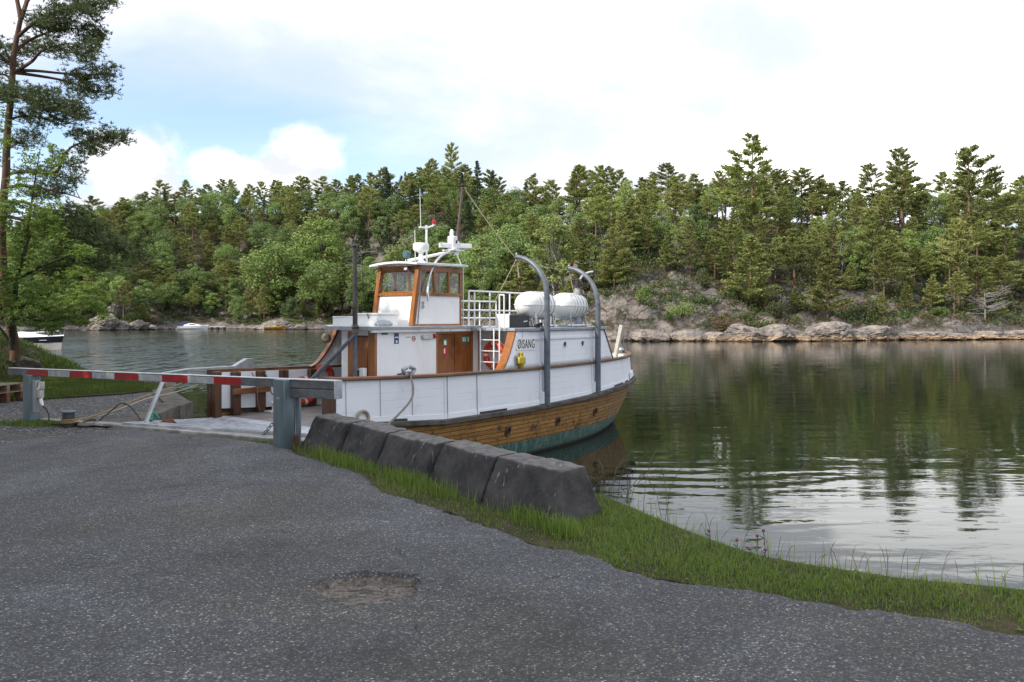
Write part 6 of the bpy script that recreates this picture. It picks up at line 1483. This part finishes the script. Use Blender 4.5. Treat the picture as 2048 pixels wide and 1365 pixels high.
spot('broadleaf_tree', 655, 7, 520, 2, 1.35, 'dark round leafy tree at the waterside behind the dark post')
spot('broadleaf_tree', 640, 34, 430, 0, 1.2, 'large rounded leafy tree halfway up behind the dark post')
spot('broadleaf_tree', 560, 16, 480, 2, 1.3, 'broad leafy tree above the low grassy rock outcrop')
spot('birch_tree', 1110, 14, 428, 2, 1.4, 'pale green feathery tree directly behind the curved davit')
spot('birch_tree', 1255, 42, 352, 0, 1.0, 'pale yellowish birch high on the slope above the cottage')
spot('birch_tree', 965, 12, 455, 1, 1.3, 'light green leafy tree behind the wheelhouse mast')
spot('birch_tree', 800, 10, 470, 2, 1.3, 'light green leafy tree behind the wheelhouse front')
spot('young_pine', 1655, 8, 500, 0, 1.2, 'young layered pine standing low above the pale shore rocks')
spot('pine_tree', 1750, 19, 420, 1, 1.0, 'pine with a long bare pale trunk low on the right slope')
spot('pine_tree', 1918, 15, 440, 4, 1.0, 'pine with a bare reddish trunk near the grey dead pine')
spot('young_pine', 1862, 11, 548, 1, 1.2, 'bright green young pine left of the grey dead pine')
spot('young_pine', 1500, 13, 470, 2, 1.25, 'dense dark young pine leaning over the top of the cliff')
spot('young_pine', 1330, 22, 470, 1, 1.1, 'slim young pine above the rock face')
spot('birch_tree', 240, 10, 550, 2, 1.3, 'bright pale leafy tree above the slanted shore boulders')
# labels that tell the trees apart
SECT = [(-999, 60, 'at the far left edge'), (60, 200, 'behind the big near pine'), (200, 320, 'above the slanted shore boulders'), (320, 450, 'above the white cabin cruiser'), (450, 600, 'above the low grassy outcrop'),
        (600, 700, 'left of the dark deck post'), (700, 780, 'right of the dark deck post'), (780, 930, 'behind the wheelhouse'), (930, 1030, 'behind the roof railing'), (1030, 1130, 'behind the first davit'), (1130, 1260, 'around the hillside cottage'),
        (1260, 1400, 'above the dark rock face'), (1400, 1560, 'above the cliff'), (1560, 1700, 'above the pale shore rocks'), (1700, 1850, 'left of the grey dead pine'), (1850, 1980, 'around the grey dead pine'), (1980, 9999, 'at the right edge')]
KN = {'pine_tree': 'pine', 'young_pine': 'young pine', 'spruce_tree': 'dark spruce', 'broadleaf_tree': 'leafy tree', 'birch_tree': 'pale green birch'}
ORD = ['first', 'second', 'third', 'fourth', 'fifth', 'sixth', 'seventh', 'eighth', 'ninth', 'tenth', 'eleventh', 'twelfth']
by = {}
for t in TREES:
    root, kind, x, y, h, note = t; px = 1024+F*x/y; e = y-shoreD(x/y)
    if note: root['label'] = note; continue
    mx = 110 if x/y < .02 else 100
    row = 'waterside' if e < 14 else 'lower slope' if e < mx*.33 else 'middle slope' if e < mx*.58 else 'upper slope' if e < mx*.84 else 'skyline ridge'
    sec = next(s_ for a, b, s_ in SECT if a <= px < b); by.setdefault((KN[kind], row, sec), []).append((px, root))
for (kn, row, sec), L_ in by.items():
    L_.sort(key=lambda q: q[0])
    for i, (px, root) in enumerate(L_):
        root['label'] = f'{kn} on the {row} {sec}'+('' if len(L_) == 1 else f', {ORD[min(i, 11)]} from left')

# bushes, heath and undergrowth covering the slope
def clump_field(name, mat, pts, per, size, leaf, seed):
    g = np.random.default_rng(seed); P_ = np.array(pts); n = len(P_)*per; idx = np.repeat(np.arange(len(P_)), per)
    v = g.normal(size=(n, 3)); v /= np.linalg.norm(v, axis=1, keepdims=True); v[:, 2] = np.abs(v[:, 2])*.8
    sz = (size*g.uniform(.5, 1.5, len(P_)))[idx]; C = P_[idx]+v*(sz*g.uniform(.3, 1, n)**.5)[:, None]
    ax = g.normal(size=(n, 3))+np.array([0, 0, .6]); nb = v+g.normal(size=(n, 3))*.6; ln = leaf*g.uniform(.6, 1.3, n)
    me = crown_mesh(name, C, ax, nb, ln, ln*.5); return tag(link(name, me, M[mat]), kind='stuff')
random.seed(21)
pts, ptg = [], []
for _ in range(9000):
    px = random.uniform(-60, 2110); u = (px-1024)/F; e = random.uniform(3.5, 115 if px < 1150 else 95); y = shoreD(u)+e; x = u*y
    nzv = noise.noise(Vector((x*.09, y*.09, 2)))
    if px > 1150:
        if nzv < (.02 if px < 1580 and e < 24 else -.16) or e < 4.5: continue
    elif nzv < -.35 and e < 10: continue
    z = terr_z(x, y); (ptg if (random.random() < .6 and px < 1150) or (px >= 1150 and random.random() < .42) else pts).append((x, y, z))
clump_field('heath_undergrowth', 'heath', pts, 46, .75, .34, 1)
clump_field('green_undergrowth', 'under', ptg, 70, 1.7, .42, 2)
def shrub(px, e, h, w_, label, mat='juniper', n=1500):
    u = (px-1024)/F; y = shoreD(u)+e; x = u*y; z = terr_z(x, y); root = empty('shrub', (x, y, z-.1))
    C, N_ = [], []
    for k in range(14):
        v = rv(1)[0]; c0 = np.array([v[0]*w_*.6, v[1]*w_*.6, h*(.45+.32*v[2])]); m = n//14; q = rv(m); C.append(c0+q*np.array([w_*.42, w_*.42, h*.3])*rng.uniform(.5, 1, (m, 1))); N_.append(q*.6+rv(m)*.6+np.array([0, 0, .5]))
    C = np.concatenate(C); N_ = np.concatenate(N_); ln = rng.uniform(.2, .4, len(C))
    link('foliage', crown_mesh('foliage', C, rv(len(C))+np.array([0, 0, .7]), N_, ln, ln*.42), M[mat], root)
    mb = MB()
    for k in range(5): a = k*1.3; mb.tube([(0, 0, -.2), (.2*w_*math.cos(a), .2*w_*math.sin(a), h*.3), (.45*w_*math.cos(a), .45*w_*math.sin(a), h*.7)], [.07, .05, .02], 5)
    mb.build('stem', M['bark_dark'], root); return tag(root, label, 'shrub', 'shrubs on the rocky shore')
shrub(1480, 13, 3.4, 2.3, 'rounded juniper bush on top of the cliff')
shrub(1555, 6.5, 3.0, 2.2, 'dark juniper bush in the cleft right of the cliff')
shrub(1410, 15, 3.2, 1.8, 'upright bush on the ledge left of the cliff top')
shrub(1360, 5, 2.6, 2.6, 'pale leafy bush low on the dark rock face', 'birch_far')
shrub(1290, 8, 3.2, 1.8, 'leafy bush at the left end of the dark rock face', 'broad_far')
shrub(1450, 3.2, 1.8, 2.0, 'low grey green bush beside the water under the cliff', 'heath')
shrub(1880, 7, 1.9, 1.7, 'bright green bush on the shore left of the dead pine', 'broad_far')
shrub(1730, 8, 2.4, 2.2, 'broad dark bush above the pale rocks', 'juniper')
shrub(265, 6, 2.6, 3.2, 'yellow green bush on top of the slanted boulders', 'broad_far')
shrub(305, 5, 2.2, 2.6, 'small bush right of the slanted boulders', 'heath')
# bare dead trees
def dead_tree(px, e, h, w_, label, seed):
    g = random.Random(seed); u = (px-1024)/F; y = shoreD(u)+e; x = u*y; root = empty('dead_tree', (x, y, terr_z(x, y)-.2)); mb = MB()
    mb.tube([(0, 0, 0), (.1, .1, h*.5), (.0, .2, h)], [.13, .09, .02], 6); mb.build('trunk', M['dead'], root); mb = MB()
    for k in range(34):
        a = g.uniform(0, 6.28); z = h*g.uniform(.2, .95); L_ = w_*g.uniform(.5, 1); d = Vector((math.cos(a), math.sin(a), g.uniform(-.1, .4)))
        p0 = Vector((.05, .1, z)); p1 = p0+d*L_*.5; p2 = p0+d*L_+Vector((0, 0, g.uniform(-.1, .3)*L_)); mb.tube([p0, p1, p2], [.06, .04, .015], 4)
        for q in range(6):
            b0 = p0.lerp(p2, .35+.1*q); a2 = a+g.choice((-1, 1))*g.uniform(.5, 1.1); mb.tube([b0, b0+Vector((math.cos(a2), math.sin(a2), g.uniform(-.2, .6)))*L_*g.uniform(.2, .45)], [.025, .008], 3)
    mb.build('branches', M['dead'], root); return tag(root, label, 'dead tree')
dead_tree(1970, 6.5, 5.0, 4.0, 'bare grey dead pine leaning over the rocks at the right', 3)
dead_tree(722, 9, 22, 6.5, 'bare grey tree with upright twigs behind the dark deck post', 5)

# ------------------------------------------------------------------ boulders, cottage, boats on the far side
def facet_rock(bm, sx, sy, sz, seed, n=15, lo=.62, hi=.98):
    g = random.Random(seed*101+7); pl = []
    for _ in range(n):
        d = Vector((g.gauss(0, 1), g.gauss(0, 1), g.gauss(0, .8))).normalized(); pl.append((d, g.uniform(lo, hi)))
    for v in bm.verts:
        p = v.co.copy()
        for _ in range(2):
            for d, k in pl:
                t = p.dot(d)-k
                if t > 0: p -= d*t
        q = p*1.6+Vector((seed*7.1, seed*3.3, 0)); vo = noise.voronoi(q*2.2)[0]; p *= 1+.07*noise.noise(q*2)+.035*noise.noise(q*6)-.10*max(0, .12-(vo[1]-vo[0]))/.12
        v.co = Vector((p.x*sx, p.y*sy, p.z*sz))
def boulder(px, e, sx, sy, sz, rot, tilt, label, seed, z=None):
    u = (px-1024)/F; y = shoreD(u)+e; x = u*y; bm = bmesh.new(); bmesh.ops.create_icosphere(bm, subdivisions=5, radius=1)
    facet_rock(bm, sx, sy, sz, seed)
    me = bpy.data.meshes.new('boulder'); bm.to_mesh(me); bm.free()
    for p in me.polygons: p.use_smooth = True
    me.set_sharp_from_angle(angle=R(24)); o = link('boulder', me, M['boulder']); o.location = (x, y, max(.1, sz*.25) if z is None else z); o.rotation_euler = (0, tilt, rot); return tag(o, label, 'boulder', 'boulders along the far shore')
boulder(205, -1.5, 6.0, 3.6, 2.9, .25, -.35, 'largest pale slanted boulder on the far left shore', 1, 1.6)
boulder(238, -1.0, 3.0, 2.5, 2.2, .3, -.5, 'steep pale boulder right of the largest slanted one', 2, .9)
boulder(268, -2.0, 3.6, 1.7, 1.6, .1, -.55, 'slanted slab boulder in the middle of the left shore group', 3, .8)
boulder(285, -2.5, 2.6, 1.4, 1.2, .1, -.5, 'smaller slanted slab right of the middle slab', 4, .6)
boulder(304, -3.0, 2.4, 1.6, 1.2, .1, -.1, 'rounded grey boulder at the right end of the left shore group', 5, .45)
boulder(228, 9, 2.6, 2.2, 2.4, 0, -.2, 'pale rock showing among bushes above the left shore boulders', 6, 6.0)
boulder(556, -4.5, 6.6, 4.0, 2.5, 0, -.12, 'pale low rock outcrop with grass on its back', 7, .7)
boulder(522, -3.5, 4.0, 1.8, 1.0, .1, -.3, 'flat broken rocks left of the grassy outcrop', 8, .5)
boulder(600, -3, 2.5, 1.6, 1.1, .1, .1, 'grey stones right of the grassy outcrop', 9, .5)
u = (565-1024)/F; yb_ = shoreD(u)-3.6; g = np.random.default_rng(3); x, y = g.uniform(-5, 6, 5000)+u*yb_, g.uniform(-2, 3, 5000)+yb_
kk = np.hypot((x-u*yb_-.6)/5.5, (y-yb_-.6)/2.6) < 1; x, y = x[kk], y[kk]; blades('outcrop_grass', M['grass'], x, y, 3.0-.05*np.abs(x-u*yb_-.5)**1.4-.2, g.uniform(.3, .8, len(x)), .10, .6)
for i, (px, e, sx, sy, sz, t_) in enumerate(((1500,.3,4.6,3.0,2.3,.16),(1552,-.2,5.0,2.6,2.2,-.12),(1598,.2,3.4,2.4,1.8,.2),(1652,.4,5.4,3.0,2.5,-.15),(1706,-.2,3.4,2.0,1.6,.12),(1748,.4,4.4,2.6,2.1,0),(1858,-.6,6.4,2.6,1.2,.03),(1918,-.7,4.2,2.0,1.0,-.06),(1985,-.6,5.0,2.4,1.2,.05),(2044,-.5,4.6,2.4,1.3,0),(1436,-.2,2.8,1.8,1.2,.15),(1372,.0,3.6,2.0,1.5,-.15),(1304,-.1,3.8,2.2,1.5,.15))):
    wd_ = ['beneath the cliff','right of the cliff foot','below the young layered pine','with a sloping top below the layered pine','low and flat, left of the bare trunk pine','with a round back below the bare trunk pine','long and tan, below the bright bush','tan and low, under the dead pine','flat, right of the dead pine','at the right edge','left of the cliff','under the dark rock face','nearest the stern of the ferry'][i]
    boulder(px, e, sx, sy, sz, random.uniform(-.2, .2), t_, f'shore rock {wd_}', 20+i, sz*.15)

u = .112; yc = shoreD(u)+24; xc = u*yc; zc = terr_z(xc, yc, False)-.3; root = empty('cottage', (xc, yc, zc), R(-18))
mb = MB(); mb.box(-4.2, 4.2, -2.6, 2.6, -1.2, 2.3); mb.prism([(-4.2, -2.6, 2.3), (-4.2, 2.6, 2.3), (-4.2, 0, 4.1)], (8.4, 0, 0)); mb.build('wall', simple('cottage_wall', (.16, .17, .17), (.12, .125, .125), .8, scale=3), root, smooth=0)
mb = MB()
for sg in (-1, 1): mb.hexa([(-4.7, 0, 4.16), (4.7, 0, 4.16), (4.7, sg*3.1, 2.05), (-4.7, sg*3.1, 2.05), (-4.7, 0, 4.28), (4.7, 0, 4.28), (4.7, sg*3.1, 2.17), (-4.7, sg*3.1, 2.17)])
rf = mb.build('roof', simple('cottage_roof', (.13, .14, .14), (.09, .10, .10), .8, scale=3), root, smooth=0)
mb = MB()
for sg in (-1, 1): mb.bar((-4.74, 0, 4.2), (-4.74, sg*3.12, 2.08), .05, .28, up=(1, 0, 0))
mb.build('bargeboard', simple('red_board', (.34, .06, .035), None, .7), rf)
for x in (-2.4, 0, 2.4):
    mb = MB(); mb.box(x-.5, x+.5, -2.66, -2.58, .7, 1.9); o = mb.build('window', M['gloss_white'], root); mb = MB(); mb.box(x-.42, x+.42, -2.675, -2.655, .78, 1.82); mb.build('pane', M['dark_glass'], o)
tag(root, 'small grey cottage with red bargeboard half hidden among hillside pines', 'cottage')

def small_hull(name, L, beam, zb, zs_, root, mats, sheer=.25, chine=.45):
    """stern at x=0, bow at x=L"""
    rows = []; N = 18
    for i in range(N+1):
        f = i/N; b = beam/2*(1-max(0, (f-.45)/.55)**2.2)*(1 if f > 0 else 1); z = zs_+sheer*f*f; kx = L*f
        bx = L*(f if f < .7 else .7+(f-.7)*.86)
        rows.append([Vector((bx, -b*.55, zb)), Vector((bx+(kx-bx)*.4, -b*.88, zb+(z-zb)*chine)), Vector((kx, -b, z)), Vector((kx, b, z)), Vector((bx+(kx-bx)*.4, b*.88, zb+(z-zb)*chine)), Vector((bx, b*.55, zb))])
    lo = [[r[0], r[1]] for r in rows]; mb = MB(); mb.loft([[r[1], r[0], r[5], r[4]] for r in rows], caps=False); mb.add(rows[0], [(0, 1, 4, 5)]); mb.build('hull_bottom', mats[0], root, smooth=40)
    mb = MB(); mb.loft([[r[1]+Vector((0, -.005, 0)), r[2]] for r in rows]); mb.loft([[r[3], r[4]+Vector((0, .005, 0))] for r in rows]); mb.add(rows[0], [(1, 2, 3, 4)]); mb.build('topside', mats[1], root, smooth=40)
    mb = MB(); mb.loft([[r[2]+Vector((0, 0, .0)), r[2]*.5+r[3]*.5+Vector((0, 0, .12)), r[3]] for r in rows]); mb.build('deck', mats[2], root, smooth=40); return rows
# the motor boat moored behind the mound
bt = P(124, 672, 88); root = empty('motor_boat', (bt.x-9.2, bt.y+2.4, 0), R(-12)); root.rotation_euler = (0, 0, math.atan2(-2.0, 9.2))
small_hull('b', 9.4, 2.9, -.2, 1.30, root, (M['boat_grey'], M['navy'], M['boat_white']), .25, .58)
mb = MB(); mb.loft([[Vector((x, -w_, z0)), Vector((x, -w_*.7, z0+h_)), Vector((x, w_*.7, z0+h_)), Vector((x, w_, z0))] for x, w_, z0, h_ in ((.6,1.1,1.38,.55),(3.2,1.1,1.4,.6),(4.4,1.0,1.42,.5),(6.0,.8,1.45,.22),(7.6,.35,1.52,.04))], caps=True); mb.build('cabin_top', M['boat_white'], root)
mb = MB(); mb.loft([[Vector((3.3, -1.0, 1.9)), Vector((3.3, 1.0, 1.9))], [Vector((2.5, -.95, 2.5)), Vector((2.5, .95, 2.5))]]); o = mb.build('windscreen', M['dark_glass'], root); o.modifiers.new('t', 'SOLIDIFY').thickness = .02
mb = MB(); rail = [Vector((4.0, -1.25, 1.85)), Vector((6.5, -1.0, 1.95)), Vector((8.6, -.45, 2.1)), Vector((9.5, 0, 2.15)), Vector((8.6, .45, 2.1)), Vector((6.5, 1.0, 1.95)), Vector((4.0, 1.25, 1.85))]
mb.tube(rail, .02, 6); mb.build('bow_rail', M['silver'], root)
for p in rail:
    mb = MB(); mb.tube([p, p+Vector((-.15, 0, -.5))], .016, 5); mb.build('rail_post', M['silver'], root)
mb = MB(); mb.tube([(7.2, -1.06, 1.05), (7.9, -.82, 1.08)], .03, 6); mb.build('hull_light', M['silver'], root)
tag(root, 'white motor boat with dark blue topside moored beyond the mossy mound', 'motor boat')
# cabin cruiser, floating dock, rowing boat
Yc = 250; a = P(357, 660, Yc); root = empty('cabin_cruiser', (a.x, Yc, 0), R(4)); small_hull('c', 9.2, 2.8, -.2, 1.05, root, (M['boat_white'], M['boat_white'], M['boat_white']), .25)
mb = MB(); mb.loft([[Vector((x, -w_, z0)), Vector((x, -w_*.75, z0+h_)), Vector((x, w_*.75, z0+h_)), Vector((x, w_, z0))] for x, w_, z0, h_ in ((1.9,1.0,1.05,.75),(4.0,1.0,1.1,.85),(5.6,.85,1.12,.55),(7.2,.5,1.16,.1))], caps=True); o = mb.build('cabin', M['boat_white'], root)
mb = MB(); mb.hexa([(3.6,-1.0,1.45),(5.5,-.84,1.42),(5.5,-.7,1.42),(3.6,-.8,1.45),(3.8,-.93,1.72),(5.2,-.80,1.6),(5.2,-.6,1.6),(3.8,-.7,1.72)]); mb.build('window', M['dark_glass'], o)
mb = MB(); mb.loft([[Vector((x, -.9, 1.2)), Vector((x, -.7, z)), Vector((x, .7, z)), Vector((x, .9, 1.2))] for x, z in ((.4, 1.9), (1.0, 2.4), (2.4, 2.55), (3.6, 2.1))], caps=True); mb.build('canopy', M['canvas_blue'], root)
mb = MB(); mb.box(-.6, .05, -1.0, 1.0, .15, .28); mb.build('bathing_platform', M['boat_white'], root)
tag(root, 'white cabin cruiser with blue canopy moored across the bay', 'cabin cruiser')
a = P(416, 655, Yc+1); root = empty('floating_dock', (a.x+.6, Yc+1, 0), R(3)); mb = MB(); mb.box(0, 5.0, -.9, .9, .72, 1.0); mb.build('deck_boards', M['boat_grey'], root)
for x in (.3, 2.2, 4.2): mb = MB(); mb.box(x, x+.5, -.8, .8, -.3, .715); mb.build('float', M['black'], root)
tag(root, 'pale floating dock beside the white cabin cruiser', 'dock')
Yr = shoreD((550-1024)/F)-8; a = P(529, 655, Yr); root = empty('rowing_boat', (a.x, Yr, .0), R(3)); rows = small_hull('r', 6.6, 1.7, .05, .75, root, (M['rowboat'], M['rowboat'], M['rowboat']), .45)
mb = MB(); mb.box(1.6, 2.0, -.75, .75, .86, .91); mb.build('thwart', M['pallet'], root); tag(root, 'yellow brown wooden rowing boat lying below the grassy rock outcrop', 'rowing boat')

# ------------------------------------------------------------------ the big pine and the leafy tree on the mound
rng = np.random.default_rng(77); random.seed(77)
TR = [(30,694),(20,640),(8,560),(3,480),(6,410),(12,352),(13,300),(15,262),(21,205),(25,150),(28,110),(34,75),(42,35)]
PY = 23.0
tp = [P(x, y, PY) for x, y in TR]; base = tp[0].copy(); base.z -= .4
PINE = empty('pine_tree', tp[0]); rl = lambda v: Vector(v)-tp[0]
mb = MB(); tp2 = smooth_path([base]+tp, 4); mb.tube([rl(v) for v in tp2], [.145-.082*i/(len(tp2)-1) for i in range(len(tp2))], 10)
mb.tube([rl(P(x, y, PY)) for x, y in ((42,38),(36,10),(28,-30),(24,-90))], [.075, .06, .05, .02], 7)
mb.tube([rl(P(x, y, PY+d)) for x, y, d in ((42,38,0),(52,8,.1),(62,-35,.3),(66,-90,.4))], [.07, .06, .05, .02], 7)
BR = [  # limb through photo columns/rows, depth shift of its tip, foliage pads (cx, cy, rx, ry)
 ([(48,22),(62,-5),(100,-25),(150,-40)], .4, [(150,-35,60,20), (90,-30,40,16)]),
 ([(34,75),(80,38),(130,22),(195,8),(240,-4)], -.5, [(150,22,70,18), (215,2,30,8), (95,30,35,14)]),
 ([(29,106),(54,84),(97,65),(140,58),(200,62)], .6, [(180,66,36,20), (120,58,45,14), (75,48,28,12)]),
 ([(31,144),(64,123),(85,102),(135,88),(195,100)], -.4, [(178,102,30,16), (115,94,32,12), (140,115,26,7)]),
 ([(31,142),(70,142),(123,147),(180,150),(232,148)], .3, [(200,146,40,12), (150,152,30,8)]),
 ([(32,146),(75,152),(130,162),(185,180),(226,190)], .9, [(185,178,46,12), (150,168,26,8)]),
 ([(28,193),(67,202),(103,217),(150,228),(182,238)], -.7, [(130,212,50,20), (160,232,25,14), (75,182,42,10), (80,205,30,12)]),
 ([(18,240),(50,232),(90,238),(120,248)], .8, [(70,232,40,12), (110,245,25,10)]),
 ([(102,350),(118,338),(121,318),(135,302),(152,290),(200,275),(248,268)], .2, [(215,275,36,17), (175,296,32,13), (236,268,16,10), (150,268,22,10)]),
 ([(14,350),(44,343),(75,347),(102,350),(147,357),(167,346)], .2, [(150,336,18,16), (80,345,40,10), (120,322,18,9)]),
 ([(10,375),(50,372),(90,378),(140,390),(163,398)], -.8, [(95,384,42,14), (135,372,20,10)]),
 ([(6,405),(50,405),(88,420),(126,432),(160,452),(205,476),(243,488),(308,517)], .3, [(130,432,55,18), (175,460,50,18), (215,485,40,14), (270,516,38,12), (235,498,30,10)]),
 ([(5,430),(60,445),(110,470),(165,505),(220,530)], -.6, [(100,455,50,16), (160,505,45,13), (205,532,40,10), (120,535,45,12)]),
 ([(8,400),(-30,380),(-80,370),(-130,380)], .5, [(-60,370,45,16), (-110,375,40,16)]),
 ([(20,205),(-20,190),(-60,185),(-110,195)], .3, [(-50,182,40,14), (-95,190,36,14)]),
 ([(14,125),(0,110),(-40,85),(-100,80)], -.4, [(-30,88,36,14), (-80,80,40,16)]),
 ([(23,165),(10,150),(-30,150),(-80,140)], 1.2, [(-20,150,26,10), (-70,140,36,14)]),
 ([(25,150),(30,120),(34,95)], 2.4, [(40,95,40,16), (20,120,30,12)]), ([(20,215),(18,200),(16,190)], -2.4, [(20,185,40,14)]), ([(13,300),(30,290),(40,285)], 2.5, [(45,280,45,14)]),
]
tc_, ta_, tn_ = [], [], []
mbt = MB()
for pl, dy, pads in BR:
    n_ = len(pl); pts = smooth_path([P(x, y, PY+dy*(i/(n_-1))) for i, (x, y) in enumerate(pl)], 4)
    r0 = .055 if n_ > 4 else .045
    mb.tube([rl(v) for v in pts], [r0*(1-.8*i/(len(pts)-1)) for i in range(len(pts))], 6)
    for cx, cy, rx, ry in pads:
        near = min(pts, key=lambda v: (v-P(cx, cy, v.y)).length); d0 = near.y
        for _ in range(max(5, int(rx*ry/27))):
            a = random.uniform(0, 6.283); q = random.random()**.62; c = P(cx+rx*q*math.cos(a), cy+1.35*ry*q*math.sin(a)+random.gauss(0, 3), d0+random.gauss(0, .55))
            src = min(pts, key=lambda v: (v-c).length+.6*max(0, v.z-c.z)); mid = src.lerp(c, .55)+Vector((0, 0, -.10*(c-src).length))
            mbt.tube([rl(src), rl(mid), rl(c)], [.014, .009, .004], 3)
            m = 12; tc = np.array(c)+rng.normal(size=(m, 3))*np.array([.14, .14, .07])
            for t_ in tc:
                k = 9; d = rng.normal(size=(k, 3))*np.array([.8, .8, .5])+np.array([0, 0, .55]); d /= np.linalg.norm(d, axis=1, keepdims=True)
                tc_.append(t_+d*.045); ta_.append(d); tn_.append(rng.normal(size=(k, 3)))
mb.build('trunk', M['bark'], PINE, smooth=60); mbt.build('twigs', M['bark_dark'], PINE, smooth=0)
C = np.concatenate(tc_)-np.array(tp[0]); A = np.concatenate(ta_); N_ = np.concatenate(tn_); n = len(C)
link('crown', crown_mesh('crown', C, A, N_, rng.uniform(.10, .16, n), rng.uniform(.013, .022, n)), M['needle_near'], PINE)
tag(PINE, 'tall old pine with reddish trunk standing on the mossy mound at the left', 'tree')

LT = empty('leafy_tree', P(24, 690, 21.6)); l0 = LT.location.copy(); mb = MB()
stems = [[(24,700),(26,640),(34,560),(48,510),(60,470)], [(26,640),(60,600),(110,585),(160,575)], [(34,560),(90,530),(140,510)], [(30,600),(0,560),(-30,520)], [(48,510),(60,430),(70,360),(80,300)], [(30,610),(70,640),(120,640)], [(24,690),(-5,650),(-40,620)]]
for k, st in enumerate(stems):
    p_ = smooth_path([P(x, y, 21.6+(-.5, .3, -.8, .2, .5, -.6, 0)[k]*i/(len(st)-1)) for i, (x, y) in enumerate(st)], 4); r0 = .09 if k == 0 else .04
    mb.tube([v-l0 for v in p_], [r0*(1-.75*i/(len(p_)-1)) for i in range(len(p_))], 7)
mb.build('trunk', M['bark_dark'], LT, smooth=60)
EL = [(70,475,62,52,420,.55),(35,560,48,62,420,.6),(110,600,72,42,520,.7),(170,575,50,42,300,.7),(140,515,55,36,300,.6),(55,630,55,26,300,.6),(-30,560,60,90,300,.7),(70,405,70,34,240,.5),(20,420,30,40,150,.5),(60,330,52,50,130,.5),(95,300,40,30,50,.4),(12,270,25,60,70,.4),(195,620,30,22,90,.5),(150,640,40,16,120,.5),(-40,440,50,50,150,.6),(90,655,40,14,90,.5)]
C, A, N_, W_ = [], [], [], []
for cx, cy, rx, ry, cnt, dep in EL:
    knots = [(random.uniform(-1, 1)*.9, random.uniform(-1, 1)*.9, random.gauss(0, dep)) for _ in range(max(4, cnt//22))]
    for _ in range(cnt):
        kx, ky, kz = random.choice(knots); ex = kx+random.gauss(0, .22); ey = ky+random.gauss(0, .2)
        if ex*ex+ey*ey > 1.25: continue
        o = np.array(P(cx+rx*ex, cy+ry*ey, 21.3+kz+random.gauss(0, .12))-l0)
        a = random.uniform(0, 6.28); rd_ = np.array([math.cos(a), math.sin(a), random.uniform(-.9, .1)]); rd_ /= np.linalg.norm(rd_); sd_ = np.cross(rd_, [0, 0, 1]); sd_ /= np.linalg.norm(sd_)+1e-6; up_ = np.cross(sd_, rd_)
        for j in range(9):
            s_ = 0 if j == 8 else (1 if j % 2 else -1); c = o+rd_*(.025+.026*(j//2)+.03*(j == 8))+sd_*s_*.035
            C.append(c); A.append(rd_*.6+sd_*s_*.9+np.array([0, 0, -.25])+rng.normal(0, .15, 3)); N_.append(up_+rng.normal(0, .35, 3))
C = np.array(C); A = np.array(A); N_ = np.array(N_); n = len(C); ln = rng.uniform(.06, .10, n)
N2 = np.cross(A, N_)
link('crown', crown_mesh('crown', C, A, N_, ln, ln*.42), M['ash_leaf'], LT)
tag(LT, 'leafy tree with small hanging leaflets in front of the old pine', 'tree')
# ferns and a rock on the flank of the mound
def near_rock(c, sx, sy, sz, seed, label, rz=0, ty=0):
    bm = bmesh.new(); bmesh.ops.create_icosphere(bm, subdivisions=5, radius=1)
    facet_rock(bm, sx, sy, sz, seed)
    me = bpy.data.meshes.new('boulder'); bm.to_mesh(me); bm.free()
    for p in me.polygons: p.use_smooth = True
    me.set_sharp_from_angle(angle=R(40)); o = link('boulder', me, M['quay']); o.location = c; o.rotation_euler = (0, ty, rz); return tag(o, label, 'boulder')
near_rock(P(66, 716, 24.6)+Vector((0, 0, -.15)), .72, .6, .33, 3, 'brown rock flank of the mossy mound above the barrier', .3, .75)
near_rock(P(84, 738, 24.9), .55, .5, .32, 5, 'dark rock at the water end of the mossy mound', .2, .6)
near_rock(P(50, 732, 23.6), .5, .4, .25, 8, 'low mossy stone in the mound grass left of the rock flank', .2, .2)

# ------------------------------------------------------------------ the trees left of the parking place that keep the quay in shade
SH = [('broadleaf_tree',-15.5,12.5,10.5,0),('broadleaf_tree',-13.5,8,11.5,2),('broadleaf_tree',-13,3.6,12,1),('broadleaf_tree',-12.6,-.6,13,0),('broadleaf_tree',-13.5,-5,15,2),('broadleaf_tree',-11.5,-9.5,15,1),('broadleaf_tree',-18,-2,17,0),('broadleaf_tree',-19,4.5,16.5,2),('broadleaf_tree',-20.5,10,15.5,1),('broadleaf_tree',-16.5,-12,18,2),('broadleaf_tree',-23,-7,21,0),('broadleaf_tree',-20,18,11,3)]
lb = ['round leafy tree on the gravel beside the mound','broad leafy tree nearest the barrier','leafy tree at the left kerb of the asphalt','leafy tree abreast of the pothole','tall broad leafy tree behind the kerb','leafy tree behind the parking place','tall leafy tree in the second row','tall broad leafy tree behind the pallet','slender leafy tree behind the mound','tallest broad leafy tree behind the parking place','very tall leafy tree at the back','small leafy tree left of the lawn']
for (k, x, y, h, v), l_ in zip(SH, lb):
    o = plant(k, x, y, h, v, 1.15, 1.75, 'leafy trees along the parking place'); o['label'] = l_
